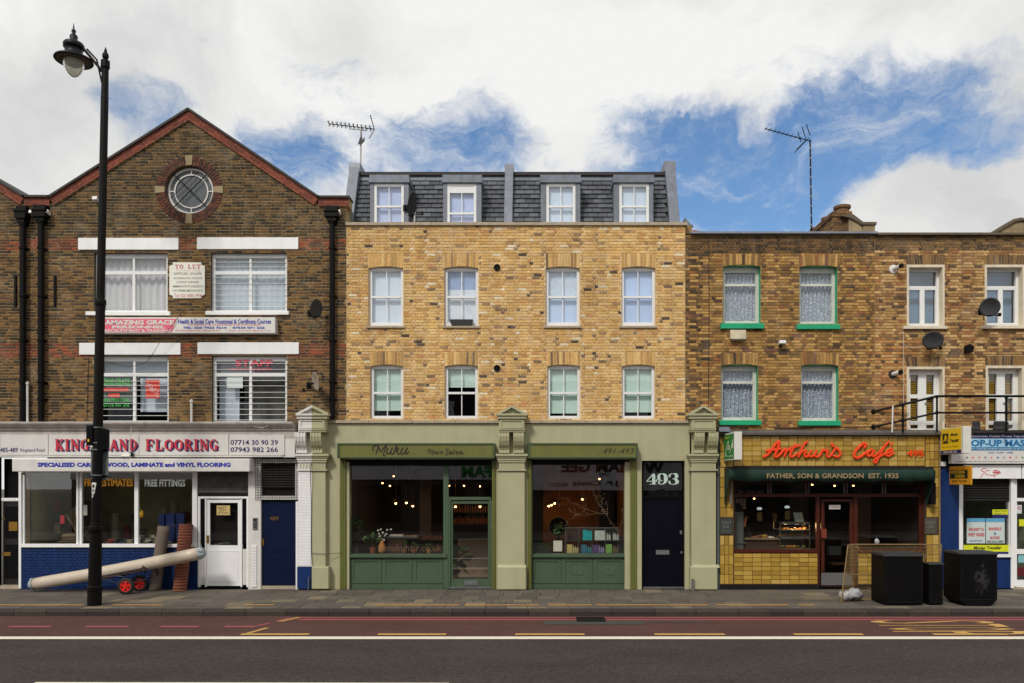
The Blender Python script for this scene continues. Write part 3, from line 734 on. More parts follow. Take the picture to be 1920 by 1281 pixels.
# downpipes with hoppers
def downpipe(px, hy0, hy1, w, ybot, hw):
    d = MB(); x = X(px); d.tube([(x,-.12,Z(ybot)),(x,-.12,Z(hy1))], w/SC/2, 12)
    for yy in (hy1+8, 470, 560, 642, 720, 752):
        if yy < ybot: d.lathe([(w/SC/2,0),(w/SC/2+.018,.01),(w/SC/2+.018,.06),(w/SC/2,.07)], (x,-.12,Z(yy)), 12); d.box(x-.1,x+.1,-.03,.0,Z(yy),Z(yy)+.05)
    p = d.build('downpipe', iron, wb)
    h = MB(); xx = hw/SC/2; zt, zb = Z(hy0), Z(hy1)
    h.box(x-xx,x+xx,-.26,0,zb+.05,zt); h.box(x-xx*.7,x+xx*.7,-.22,-.02,zb-.05,zb+.05); h.box(x-xx*1.15,x+xx*1.15,-.29,0,zt,zt+.03)
    h.build('hopper', iron, p); MB().box(x-xx*.9,x+xx*.9,-.2,0,zt+.03,zt+.16).build('outlet', iron, p)
downpipe(48,402,418,10.5,792,20); downpipe(82,400,415,10.5,792,24); downpipe(625,402,415,10,786,24)
for px in (30,104): MB().box(X(px)-.03,X(px)+.03,-.05,0,Z(575),Z(517)).build('wall_tie', iron, wb, bevel=.01)
for a, y0_, nm in ((56,722,'white'),(362,755,'grey')):
    m_ = MB().tube([(X(a),-.1,Z(793)),(X(a),-.1,Z(y0_))], .03, 10); m_.lathe([(.045,0),(.045,.05),(.0,.08)], (X(a),-.1,Z(y0_)), 10)
    m_.build('vent_pipe', whitew, wb)
for a, b in ((66,402),(93,402),(636,402),(184,377)):
    fl = thing('flood_lamp', {66:'small white floodlight between the two left downpipe hoppers',93:'small white floodlight right of the second hopper',636:'small white floodlight on the hopper by the pale brick terrace',184:'small white floodlight on the gable behind the lamp post'}[a], 'floodlight', (X(a),-.05,Z(b)), 'floodlights on the workshop')
    m_ = MB(); m_.prism_x([(-.2,Z(b)-.02),(-.06,Z(b)-.06),(-.04,Z(b)+.03),(-.16,Z(b)+.07)], X(a)-.06, X(a)+.06); m_.build('housing', whitew, fl)
    MB().tube([(X(a),-.08,Z(b)),(X(a),0,Z(b)-.01)], .015, 6).build('bracket', iron, fl)
# TO LET board
tl = thing('letting_board','white TO LET board with clipped corners between the upper windows','sign',(X(352),-.03,Z(560)))
c_ = .09; x0,x1,z0,z1 = X(319),X(385),Z(560),Z(493)
m_ = MB(); m_.prism([(x0+c_,z0),(x1-c_,z0),(x1-c_,z0+c_*.7),(x1,z0+c_),(x1,z1-c_),(x1-c_,z1-c_*.7),(x1-c_,z1),(x0+c_,z1),(x0+c_,z1-c_*.7),(x0,z1-c_),(x0,z0+c_),(x0+c_,z0+c_*.7)], -.05, -.02)
m_.build('board', mat('cream_board', c8(228,226,214), .6, var=.03), tl)
SER['T'] = [[(.5,0,T_),(.5,1,T_)],'s.02,.98,1','s.25,.75,0',[(.06,.98,t_),(.06,.7,t_)],[(.94,.98,t_),(.94,.7,t_)]]
SER['E'] = [[(.26,0,T_),(.26,1,T_)],'s.02,.92,0','s.02,.9,1','s.3,.66,.5',[(.9,.02,t_),(.9,.3,t_)],[(.88,.98,t_),(.88,.7,t_)]]
serif('TO LET', (328,496,376,504), -.052, mat('faded_red_print', c8(186,96,106), .7), tl, gap=.2)
frp = mat('faded_red_print', (0,0,0)); text('THROUGHOUT LONDON', (329,506,376,508.6), -.052, mat('pale_pink_print', c8(214,176,176), .7), tl)
for s_, a, y0_, b, y1_ in (('OFFICES, SHOPS',325,511,378,516),('WORKSHOPS, STUDIOS',325,520,379,524),('LOCKUP GARAGES',331,527,373,531),('IMMEDIATE POSSESSION',324,535,381,539),('NO PREMIUMS/DEPOSITS',324,543,381,547)):
    text(s_, (a,y0_,b,y1_), -.052, greyt, tl, bold=.005)
text('Tel: 020 8883 9946', (326,551,380,557.5), -.052, frp, tl)
# AMAZING GRACE light box
ag = thing('sign_box','long white and pink AMAZING GRACE recruitment light box under the upper windows','sign',(X(355),-.1,Z(626)))
Yb = -.22
MB().pb(180,595,516,625,Yb,0).build('box', whitew, ag, bevel=.015)
pp = MB(); pp.prism([(X(184,Yb),Z(623,Yb)),(X(322,Yb),Z(623,Yb)),(X(331,Yb),Z(598,Yb)),(X(184,Yb),Z(598,Yb))], Yb-.004, Yb+.002); pp.build('pink_panel', pinkp, ag)
Yt = Yb-.006
text('AMAZING GRACE', (196,600,326,609), Yt, wsign, ag, bold=.05); text('PERSONNEL', (210,610.5,310,616), Yt, wsign, ag, bold=.05); text('RECRUITMENT & TRAINING', (196,617.5,321,622.5), Yt, wsign, ag, bold=.03)
text('Health & Social Care Vocational & Certificate Courses', (334,598.5,508,607), Yt, bluet, ag, bold=.02); text('CATERING & CLEANING JOB AVAILABLE', (352,607.5,488,611), Yt, redt, ag)
text('TEL: 020 7923 7214    07533 071 222', (343,612.5,496,616.5), Yt, bluet, ag, bold=.03); text('489 KINGSLAND ROAD, LONDON E8 4AU', (328,618.5,412,621.5), Yt, pinkt, ag)
text('Email: agris.services@yahoo.co.uk', (430,618.5,508,621.5), Yt, pinkt, ag)
# dishes
def dish(px, py, Y, rx, rz, yaw, pitch, m, label, arm=(-.25,.0,-.05), wallpt=None, group='satellite dishes on the walls'):
    c = Vector((X(px,Y), Y, Z(py,Y))); t = thing('satellite_dish', label, 'satellite dish', c, group)
    from mathutils import Euler
    R = Euler((pitch, 0, yaw)).to_matrix()
    prof = []; mb = MB(); n = 28; k = 6; vs = []; fs = []
    for i in range(k+1):
        r = i/k
        for j in range(n):
            a = 2*pi*j/n; vs.append(c+R@Vector((rx*r*cos(a), .12*(r*r-1)*-1*rx*1.1-.0, rz*r*sin(a))))
    for i in range(k):
        for j in range(n): fs.append((i*n+j, i*n+(j+1)%n, (i+1)*n+(j+1)%n, (i+1)*n+j))
    for i in range(k+1):
        r = i/k
        for j in range(n):
            a = 2*pi*j/n; vs.append(c+R@Vector((rx*r*cos(a)*1.02, .12*(1-r*r)*rx*1.1+.012, rz*r*sin(a)*1.02)))
    o = (k+1)*n
    for i in range(k):
        for j in range(n): fs.append((o+i*n+(j+1)%n, o+i*n+j, o+(i+1)*n+j, o+(i+1)*n+(j+1)%n))
    for j in range(n): fs.append((k*n+j, k*n+(j+1)%n, o+k*n+(j+1)%n, o+k*n+j))
    mb.add(vs, fs); mb.smooth = True; mb.build('reflector', m, t)
    a = MB(); l0 = c+R@Vector((0,.1,-rz*.9)); l1 = c+R@Vector((0,-.34,-rz*.75)); a.tube([l0,l1], .012, 6); a.box(l1.x-.03,l1.x+.03,l1.y-.03,l1.y+.04,l1.z-.02,l1.z+.06); a.build('receiver_arm', iron, t)
    w = Vector(wallpt) if wallpt else Vector((c.x+arm[0], 0, c.z+arm[2]))
    b = MB(); b.tube([c+R@Vector((0,.1,0)), (w.x+.02,w.y-.1,w.z), w], .02, 8); b.box(w.x-.06,w.x+.06,w.y-.03,w.y,w.z-.08,w.z+.08); b.build('wall_bracket', iron, t)
    return t
dk = mat('dark_dish', c8(58,58,60), .55, var=.15); pdk = mat('pale_dish', c8(150,138,124), .6, var=.2)
dish(593,579,-.42,.26,.24, radians(72), radians(12), dk, 'dark satellite dish on the brown brick beside the upper right workshop window', arm=(-.28,0,-.03))
dish(591,716,-.42,.26,.24, radians(-58), radians(12), pdk, 'pale beige satellite dish on the brown brick above the split pilaster', arm=(-.28,0,-.05))
# hanging cable
def cable(pts, r, m, label, cat='cable', k=8):
    q = []; P = [pts[0]]+pts+[pts[-1]]
    for i in range(1, len(P)-2):
        for j in range(k):
            t = j/k; q.append(tuple(.5*((2*P[i][a])+(-P[i-1][a]+P[i+1][a])*t+(2*P[i-1][a]-5*P[i][a]+4*P[i+1][a]-P[i+2][a])*t*t+(-P[i-1][a]+3*P[i][a]-3*P[i+1][a]+P[i+2][a])*t**3) for a in range(3)))
    q.append(pts[-1]); mb = MB(); mb.tube(q, r, 6); return mb.build('cable', m, label=label, cat=cat)
def XP(px, py, Y): return (X(px,Y), Y, Z(py,Y))
cable([XP(343,581,-.02),XP(330,600,-.25),XP(306,632,-.26),XP(280,672,-.15),XP(262,684,-.12),XP(235,687,-.1),XP(205,680,-.08),XP(180,668,-.02)], .006, cable_m, 'thin black cable drooping across the lower left workshop window')
cable([XP(166,670,-.02),XP(165,700,-.02),XP(163,785,-.02)], .007, cable_m, 'black cable running down the bricks left of the lower workshop window')
cable([XP(246,800,-.45),XP(245,815,-.42),XP(243,853,-.35)], .007, cable_w, 'white cable hanging in front of the red fascia lettering')
cable([XP(466,793,-.3),XP(475,799,-.36),XP(488,802,-.4),XP(500,799,-.38),XP(509,793,-.3)], .005, cable_w, 'pale cable looped under the cornice below the barred window')
# cornice and fascia of the flooring shop
cor = MB()
prf = [(0,Z(822)),(-.22,Z(822)),(-.22,Z(808)),(-.26,Z(808)),(-.26,Z(805)),(-.34,Z(801)),(-.38,Z(798)),(-.40,Z(796)),(-.40,Z(793)),(0,Z(791))]
cor.prism_x(prf, -16.5, X(557)); cor.build('cornice', mat('grey_white_cornice', c8(178,170,164), .7, var=.10, streak=.2), wb)
MB().box(-16.5,X(557),-.21,0,Z(858),Z(822)+.0).build('fascia', whitew, wb)
MB().prism_x([(-.22,Z(858)),(-.25,Z(857)),(-.25,Z(855)),(-.21,Z(855))], -16.5, X(535)).build('fascia_trim', whitew, wb)
kf = thing('fascia_sign','white fascia board lettered KINGSLAND FLOORING in red with telephone numbers','sign',(X(270),-.22,Z(856)))
for a, b in ((-210,-2),(0,89.5),(91,260),(261,428),(430,533)): MB().box(X(a,-.24),X(b,-.24),-.24,-.212,Z(854),Z(816)).build('panel', wsign, kf)
serif('KINGSLAND', (106,826,260,847), -.245, navyt, kf); serif('KINGSLAND', (103,823.5,257,844.5), -.256, redt, kf)
serif('FLOORING', (275,826,411,847), -.245, navyt, kf); serif('FLOORING', (272,823.5,408,844.5), -.256, redt, kf)
text('07714 30 90 39', (432,825,521,834.5), -.245, navyt, kf, bold=.015); text('07943 982 266', (432,838.5,521,848), -.245, navyt, kf, bold=.015)
text('485-489', (0,839.5,33,848), -.245, navyt, kf, bold=.01); text('Kingsland Road', (38,841,83,849), -.245, navyt, kf)
# bulkhead lamp on the fascia
bl = thing('bulkhead_lamp','grubby white lamp hanging on the red lettered fascia above the shutter box','lamp',(X(240),-.3,Z(858)))
q = MB(); q.prism_x([(-.24,Z(851)),(-.36,Z(851)),(-.46,Z(857)),(-.44,Z(859)),(-.24,Z(858))], X(230,-.35), X(245,-.35)); q.build('hood', whitew, bl); MB().box(X(243,-.3),X(248,-.3),-.34,-.23,Z(856,-.3),Z(848,-.3)).build('arm', iron, bl)
# shutter box
sb = thing('shutter_box_sign','white shutter box lettered SPECIALISED CARPET, WOOD, LAMINATE and VINYL FLOORING in blue','sign',(X(245),-.3,Z(886)))
MB().box(X(22,-.42),X(468,-.42),-.42,-.0,Z(884.5,-.42),Z(860,-.42)).build('box', whitew, sb, bevel=.02)
text('SPECIALISED CARPET, WOOD, LAMINATE and VINYL FLOORING', (70,867.3,432,877.3), -.425, bluet, sb, bold=.05)
# ---------------- shopfront of the flooring shop
MB().box(X(-210),X(-2),0,.1,0,Z(858)).build('side_wall', black, wb)
# left black door
MB().box(X(0),X(35.5),.12,.2,Z(1097),Z(941)).build('door', mat('aged_black_door', c8(22,19,18), .45, var=.2), wb); dl = [o for o in COL.objects if o.name.startswith('door')][-1]
for (a,b,c,d) in ((4,950,31,1010),(4,1022,31,1086)): MB().box(X(a),X(c),.105,.121,Z(d),Z(b)).build('door_panel', black, dl)
MB().box(X(0),X(15),.09,.106,Z(1043),Z(1036)).build('letter_plate', brass, dl); MB().box(X(12),X(28),.09,.106,Z(996),Z(979)).build('notice_plate', brass, dl)
text('485', (-5,970,9,976), .10, brass, dl)
MB().box(X(0),X(35.5),.05,.2,Z(939),Z(934)).build('transom_bar', white, wb); MB().box(X(-2),X(35.5),.2,.24,Z(934),Z(860)).build('fanlight', black, wb)
MB().box(X(35.5),X(40),-.02,.2,Z(1103),Z(884)).build('post', white, wb)
MB().box(X(-2),X(38),.02,.3,0,Z(1098)).build('step', stone, wb)
# glazing frame
fr = MB(); Yg = .06
fr.box(X(40),X(370),-.06,.10,Z(1026),Z(1020)); fr.box(X(142),X(145.5),Yg-.04,Yg+.04,Z(1020),Z(885)); fr.box(X(148),X(152),Yg-.04,Yg+.04,Z(1020),Z(885))
fr.box(X(251),X(258),Yg-.04,Yg+.04,Z(1020),Z(885)); fr.box(X(360),X(369),Yg-.05,Yg+.05,Z(1103),Z(885)); fr.box(X(40),X(44),Yg-.03,Yg+.03,Z(1020),Z(890))
fr.box(X(40),X(369),Yg-.1,Yg+.1,Z(886),Z(870))
sf = fr.build('shopfront_frame', white, wb)
for a, b in ((44,142),(152,251),(258,360)): MB().quad((X(a),Yg,Z(1020)),(X(b),Yg,Z(1020)),(X(b),Yg,Z(886)),(X(a),Yg,Z(886))).build('pane', gs, sf)
MB().box(X(42),X(52),Yg+.02,Yg+.08,Z(1020),Z(890)).build('rusty_jamb', mat('rusty_jamb', c8(96,78,60), .9, var=.4, scale=9), sf)
text('FREE ESTIMATES', (158,898,249,912), Yg-.03, ambert, sf, 'window_lettering', bold=.03); text('FREE FITTINGS', (271,899,347,912.5), Yg-.03, palet, sf, 'window_lettering', bold=.03)
# blue painted brick riser
P_blue = [(c8(18,46,96),4),(c8(14,38,84),3),(c8(22,52,104),2)]
wall(wb, (.02, Z(1026.5)), lambda z: (X(40), X(370)), [], P_blue, mat('dark_blue_joint', c8(6,20,48), .7), ph=9, gap=.012, hh=.06, name='blue_brick', rest='blue_brickwork')
for o in COL.objects:
    if o.name.startswith('blue_brick'): 
        o.data.materials.clear(); o.data.materials.append(blue)
# interior
q = MB(); x0,x1 = X(40),X(369); z1 = Z(868); e4 = 2.6
q.quad((x0,e4,0),(x1,e4,0),(x1,e4,z1),(x0,e4,z1)); q.quad((x0,.1,0),(x0,e4,0),(x0,e4,z1),(x0,.1,z1)); q.quad((x1,.1,0),(x1,.1,z1),(x1,e4,z1),(x1,e4,0)); q.quad((x0,.1,z1),(x0,e4,z1),(x1,e4,z1),(x1,.1,z1)); q.quad((x0,.1,0),(x1,.1,0),(x1,e4,0),(x0,e4,0))
q.build('shop_room', room_g, wb)
MB().box(X(44),X(360),.14,1.1,Z(1030),Z(1021)).build('display_shelf', wood, wb)
rr = random.Random(3)
cols = [mat('stock_'+str(i), c8(*c), .85, var=.2) for i, c in enumerate(((96,84,66),(60,54,50),(120,40,34),(40,70,66),(150,130,100),(52,60,90),(170,160,140),(86,60,40)))]
for i, m_ in enumerate(cols): m_.name = ('tan','charcoal','crimson','bottle','sand','slate_blue','ivory','umber')[i]+'_flooring'
# carpets stacked along the back as rolls, sample books, boxes
for i in range(16):
    x = X(50)+.15+i*.275; h = rr.uniform(1.4,2.3); m_ = rr.choice(cols)
    t = MB(); t.lathe([(.11,0),(.11,h),(.05,h)], (x,1.7+rr.random()*.5,.0), 14); t.build('carpet_roll', m_, label='%s carpet roll, %s from the left along the back of the flooring shop' % (m_.name.split('_')[0], ORD[i]), cat='carpet roll', group='rolls standing at the back of the flooring shop')
for i in range(7):
    x0 = X(52+i*3); b = MB(); b.prism([(X(60+i*6),Z(1018)),(X(72+i*11),Z(1018)),(X(72+i*11)-.35,Z(1018)+.05+.09*i),(X(60+i*6)-.3,Z(1018)+.1+.09*i)], .3+i*.09, .32+i*.09+.03)
for i in range(7):
    zz = Z(1019)+.012+i*.035; w = .5-.03*i; xx = X(118)+rr.uniform(-.1,.1); b = MB(); b.box(xx-w/2,xx+w/2,.2,.6,zz,zz+.03)
    b.build('sample_board', rr.choice(cols[:1]+cols[4:5]+cols[7:]), label='flooring sample board, %s from the bottom of the heap in the left window' % ORD[i], cat='sample board', group='heap of sample boards in the left window')
for i in range(8):
    x = X(122)-.02*i; b = MB(); b.prism([(x,Z(1019)),(x+.03,Z(1019)),(x-.42+i*.05,Z(966)+.05*i),(x-.45+i*.05,Z(966)+.05*i)], .75+i*.06, 1.1+i*.06)
    b.build('leaning_board', rr.choice(cols[:2]+cols[4:5]), label='plank leaning in the left flooring window, %s from the front' % ORD[i], cat='plank', group='planks leaning in the left window')
for i in range(22):
    x = X(192+i*7.2 if i < 16 else 266+ (i-16)*9); z = Z(1020.5); w = rr.uniform(.08,.16); h = rr.uniform(.05,.22); m_ = rr.choice(cols)
    b = MB(); b.box(x-w/2,x+w/2,.2+rr.random()*.2,.5,z,z+h); b.box(x-w/2-.004,x+w/2+.004,.19,.2,z+h*.3,z+h*.5) 
    b.build('sample_box', m_, label='%s sample box, %s from the left along the flooring shop shelf' % (m_.name.split('_')[0], ORD[i]), cat='box', group='boxes along the flooring shop window shelf')
for i, (a, m_) in enumerate(((62,cols[2]),(62,cols[3]),(62,cols[4]))):
    MB().box(X(62),X(74),.9,.93,Z(960+i*22),Z(940+i*22)).build('carpet_swatch', m_, label=('crimson','dark green','sandy')[i]+' swatch hanging behind the left shop pane', cat='swatch', group='hanging swatches in the left pane')
MB().box(X(121),X(143),.5,.52,Z(968),Z(948)).build('card_sign', wsign, label='white printed card standing behind the left shop pane', cat='card')
MB().box(X(91),X(99),.5,.52,Z(984),Z(968)).build('price_card', redt, label='small red and white card hanging in the left shop pane', cat='card')
for i, (a, c, b0, b1) in enumerate(((290,300,965,1018),(301,318,964,1018),(319,335,964,1016),(321,333,1000,1018))):
    MB().box(X(a),X(c),.22+.05*i,.34+.05*i,Z(b1),Z(b0)).build('underlay_pack', mat('blue_plastic', c8(18,38,92), .4) if i != 3 else cols[4], label=('slim blue roll','wide blue pack with a paper label','blue pack','brown cardboard pack')[i]+' of underlay standing behind the right shop pane', cat='pack')
q = MB(); q.tube([(X(231),.5,Z(930)),(X(247),.5,Z(958))], .004, 6); q.lathe([(.04,0),(.06,.06),(.05,.14),(0,.2)], (X(248),.5,Z(972)), 12); q.build('toy_figure', mat('yellow_plastic', c8(220,170,20), .5), label='small yellow and red ornament hanging beside the white mullion', cat='ornament')
# white shop door
x0,x1 = X(371),X(466)
dr_ = MB(); frame_rect(dr_, X(371),X(466), Z(1101), Z(931), .0, .055, .1, 'lrt'); dr_.box(X(384),X(386.5),.0,.08,Z(1101),Z(936)); dr_.box(X(451),X(453.5),.0,.08,Z(1101),Z(936))
df = dr_.build('door_frame', white, wb)
d = MB(); d.box(X(386.5),X(451),.03,.075,Z(1099),Z(1023)); d.box(X(386.5),X(392.5),.03,.075,Z(1023),Z(943)); d.box(X(445),X(451),.03,.075,Z(1023),Z(943)); d.box(X(386.5),X(451),.03,.075,Z(943),Z(937))
d.box(X(391),X(447),.02,.03,Z(1035),Z(1032)); dd = d.build('door', white, df); 
MB().box(X(392),X(446),.022,.031,Z(1092),Z(1037)).build('door_panel', white, dd)
MB().quad((X(392),.05,Z(1023)),(X(445),.05,Z(1023)),(X(445),.05,Z(943)),(X(392),.05,Z(943))).build('pane', gs, dd); MB().box(X(387),X(391),.0,.03,Z(1018),Z(1004)).build('handle', brass, dd)
MB().pb(406,948,431,966,.036,.042).build('paper_notice', mat('yellowed_paper', c8(206,180,120), .8), dd)
text('NEXT', (409,950,424,955), .033, blk, dd); text('DAY', (412,956,424,959), .033, blk, dd); text('FITTING', (409,960,429,964), .033, blk, dd)
MB().box(X(386),X(452),.075,2.8,0,.01).build('door_mat', rub, wb); q = MB(); 
for a, b in ((374,384),(453.5,464)): q.box(X(a),X(b),.04,.06,Z(1020),Z(937)); 
q.build('side_slit', black, df)
for a, b in ((374.5,383.5),(454.5,463.5)): MB().box(X(a),X(b),.015,.07,Z(1097),Z(1030)).build('side_panel', whitew, df)
MB().box(X(371),X(466),.2,2.6,0,Z(934)).build('door_passage', slatedark, wb)
# rolled-up shutter above the door
for i in range(9): MB().prism_x([(.06,Z(885+i*4.4)),(.035,Z(887+i*4.4)),(.06,Z(889.2+i*4.4))], X(369), X(466)).build('shutter_slat', mat('weathered_shutter', c8(92,88,84), .6, metal=.2, var=.3), wb)
MB().box(X(369),X(466),.062,.2,Z(931),Z(880)).build('shutter_back', slatedark, wb)
# pier with intercom
MB().box(X(466),X(489.5),-.03,.12,0,Z(860)).build('door_pier', whitew, wb)
for i in range(14): MB().box(X(472),X(482),-.055,-.028,Z(1100-i*5.6),Z(1100-i*5.6)+.065).build('painted_brick', white, wb)
ic = thing('intercom','grey metal intercom panel on the white pier beside the blue door','intercom',(X(479),-.03,Z(993)))
MB().box(X(475),X(484),-.055,-.03,Z(993),Z(971)).build('plate', steel, ic); q = MB()
for r_ in range(4): q.box(X(476.5),X(482.5),-.062,-.054,Z(990-r_*3),Z(988.4-r_*3))
q.build('button', blk, ic)
MB().box(X(476.5),X(482.5),-.062,-.054,Z(977),Z(973)).build('speaker_grille', blk, ic)
# meshed vent window above blue door
mf = MB(); frame_rect(mf, X(482),X(561), Z(937), Z(861), -.02, .10, .14); mw = mf.build('vent_window', whitew, wb)
MB().box(X(489),X(554),.1,.3,Z(935),Z(862)).build('backing', slatedark, mw)
for i in range(10): MB().prism_x([(.09,Z(868+i*4.6)),(.02,Z(872+i*4.6)),(.09,Z(871.6+i*4.6))], X(490), X(553)).build('louvre', mat('dark_louvre', c8(52,46,44), .6), mw)
q = MB()
for i in range(19): q.tube([(X(480+i*4.5),-.05,Z(938)),(X(480+i*4.5),-.05,Z(860))], .0045, 4, cap=False)
for i in range(18): q.tube([(X(480),-.045,Z(860+i*4.55)),(X(561),-.045,Z(860+i*4.55))], .0045, 4, cap=False)
q.build('wire_mesh', iron, mw)
# blue door 489
d = MB(); d.box(X(490.5),X(554.5),.05,.1,Z(1098),Z(940)); bd = d.build('door', blued, wb, label='dark blue flush door numbered 489')
text('489', (506,968.5,522,976), .046, brass, bd, 'number'); MB().box(X(491.5),X(494),.02,.05,Z(1023),Z(1011)).build('handle', brass, bd); MB().box(X(512),X(531),.035,.05,Z(1035),Z(1029)).build('letter_plate', blued, bd)
MB().box(X(554.5),X(559),-.01,.1,0,Z(940)).build('door_jamb', white, wb)
MB().box(X(488),X(556),.0,.12,.0,Z(1099)).build('threshold', stone, wb)
MB().box(X(490),X(556),.12,.4,0,Z(940)).build('door_backing', slatedark, wb)
# ============================================================= TERRACE (middle, pale yellow brick, green shops)
P_mid = [(c8(214,174,108),8),(c8(206,164,98),6),(c8(220,186,126),6),(c8(198,154,92),4),(c8(210,174,124),5),(c8(184,142,88),2.5),(c8(158,128,92),1.3),(c8(128,104,80),.8),(c8(76,64,54),.5),(c8(224,208,176),1.2),(c8(196,142,92),.8)]
P_mid_a = [(c8(210,166,98),6),(c8(188,146,84),5),(c8(220,184,120),4),(c8(162,122,74),2),(c8(124,98,66),.8)]
mb_ = thing('terrace_building','pale yellow brick terrace with slate mansard and green painted shopfronts','building',(X(967),0,0))
cols_ = ((692,755),(834,896),(1024,1086),(1166,1228))
MH = [hole(a-1,500,b+1,611) for a, b in cols_]+[hole(a,684,b+1,787) for a, b in ((694,755),(834,895),(1026,1087),(1166,1227))]
NBm = [hole(a-1.5,474,b+1.5,502) for a, b in cols_]+[hole(a-.5,659,b+1.5,686) for a, b in ((694,755),(834,895),(1026,1087),(1166,1227))]
wall(mb_, (Z(789), Z(423)), lambda z: (X(649.6), X(1285)), MH, P_mid, mort_m, ph=2, nobrick=NBm, bond='F', gap=.018, hh=.0575)
for a, b in cols_: arch(mb_, a-1, b+1, 475, 503, P_mid_a, mort_m, 11, fan=.008, rise=.045)
for a, b in ((694,755),(834,895),(1026,1087),(1166,1227)): arch(mb_, a, b+1, 660, 687, P_mid_a, mort_m, 11, fan=.008, rise=.045)
def sash(par, h, rail, sill, blinds, ylab=None, Y=.08, gcol=None, fw=.075):
    x0,x1,z0,z1 = h; room(mb_, h, slatedark, .2, 1.8, mrev=mat('shaded_brick_reveal', c8(176,132,76), .9), name='window_room')  # reveals take a plain brick colour
    f = MB(); frame_rect(f, x0, x1, z0, z1, Y, fw, .09); zr = Z(rail); xm = (x0+x1)/2
    f.box(x0+fw,x1-fw,Y-.015,Y+.05,zr-.028,zr+.028); f.box(xm-.011,xm+.011,Y+.02,Y+.05,z0+fw,zr-.028); f.box(xm-.011,xm+.011,Y+.02,Y+.05,zr+.028,z1-fw)
    for (a_, b_) in ((z0+fw,z0+fw+.03),(z1-fw-.025,z1-fw)): f.box(x0+fw,x1-fw,Y+.01,Y+.05,a_,b_)
    w = f.build('window', upvc, mb_)
    e = .02
    MB().quad((x0+e,Y+.04,z0+e),(x1-e,Y+.04,z0+e),(x1-e,Y+.04,zr),(x0+e,Y+.04,zr)).build('pane', gcol or glb, w)
    MB().quad((x0+e,Y+.035,zr),(x1-e,Y+.035,zr),(x1-e,Y+.035,z1-e),(x0+e,Y+.035,z1-e)).build('pane', gcol or glb, w)
    if sill: MB().pb(*sill, -.06, .08).build('sill', stone, w)
    for (ya, yb, m) in blinds:
        MB().quad((x0+.03,Y+.13,Z(yb)),(x1-.03,Y+.13,Z(yb)),(x1-.03,Y+.13,Z(ya)),(x0+.03,Y+.13,Z(ya))).build('blind', m, w)
    return w
for i, (a, b) in enumerate(cols_):
    sash(mb_, MH[i], 556, (a-5,611,b+4,614.5), [[(500,612,mat('cool_white_blind', c8(222,230,238), .8, var=.08, scale=1.3))],None,[(500,558,mat('grey_white_blind', c8(208,218,230), .8)),(558,612,mat('ice_blue_blind', c8(196,214,238), .8, var=.06, scale=1.5))],[(500,612,mat('sky_reflection_blind', c8(186,206,236), .8, var=.10, scale=1.1))]][i] if i != 1 else [(540,612,mat('pale_white_blind', c8(226,228,232), .8)),(500,540,mat('mid_blue_reflection_blind', c8(150,170,204), .8))])  # blind tints carry the reflected sky, varied from window to window
bl3 = ([(684,769,blind)], [(684,725,blind)], [(684,774,blind)], [(684,772,blind)])
for i in range(4): sash(mb_, MH[4+i], 736.5, None, bl3[i], gcol=gl)
wbx = thing('window_box','empty black plastic window box on the sill of the second upper sash window','planter',(X(865),-.05,Z(611)))
q = MB(); zb, zt = Z(610.8), Z(599.5); q.prism([(X(847),zb),(X(884),zb),(X(887),zt-.02),(X(887),zt),(X(843),zt),(X(843),zt-.02)], -.055, .075); q.build('trough', mat('black_plastic', c8(26,25,26), .5), wbx)
MB().box(X(846),X(884),-.04,.06,zt-.0,zt+.003).build('soil', mat('soil', c8(60,46,36), .95), wbx)
for py in (502,691):
    v = thing('wall_vent', 'round black flue terminal on the pale brick %s' % ('between the upper sash windows' if py < 600 else 'between the lower sash windows'), 'vent', (X(932),-.02,Z(py)), 'round wall vents')
    MB().lathe([(.085,0),(.085,-.05),(.055,-.05),(.05,-.03)], (X(932),0,Z(py)), 20, axis='y').build('terminal', black, v)
# coping, string course
for i in range(8):
    a = 649+i*80; b = min(a+79.3, 1288); MB().box(X(a),X(b),-.07,.35,Z(423.5),Z(418)+ (i%2)*.002).build('coping_stone', stone, mb_)
x = 612
while x < 1286:
    if not (925 < x+40 < 992 and 0):
        a, b = x, min(x+80.5, 1292); MB().box(X(a)+.003,X(b)-.003,-.09,.05,Z(793.5),Z(788.5)).build('string_stone', stone, mb_)
    x += 81
# lower parapet wall behind coping
MB().box(X(649),X(1285),.10,.33,Z(440),Z(423.5)).build('parapet', mort_m, mb_)
# mansard: slates
YB, YT = .55, 1.35
zB, zT = Z(419,YB)-.1, Z(330,YT)
def ms(z): return YB+(YT-YB)*(z-zB)/(zT-zB)
MB().quad((X(655,YB),YB+.02,zB),(X(1262,YB),YB+.02,zB),(X(1262,YB),YT+.02,zT),(X(655,YB),YT+.02,zT)).build('mansard_board', roofdark, mb_)
MB().quad((X(655,YB),YT,zT+.0),(X(1262,YB),YT,zT),(X(1262,YB),10,zT+.15),(X(655,YB),10,zT+.15)).build('roof', roofdark, mb_)
MB().box(X(655),X(1283),10,10.2,0,zT+.15).build('back_wall', mort_m, mb_)
MB().prism_x([(YT-.12,zT-.02),(YT+.3,zT-.02),(YT+.3,zT+.07),(YT-.12,zT+.07)], X(662,YT), X(1253,YT)).build('roof_edge', mat('dark_roof_edge', c8(44,38,40), .7), mb_)
dorm = [(692,767),(829,903.5),(1013,1089),(1149,1226)]
P_s = [c8(80,84,90),c8(72,76,82),c8(90,94,100),c8(64,67,72),c8(76,78,86)]
rh = .148; sw = .262; r = 0; z = zB+.02; cache = {}
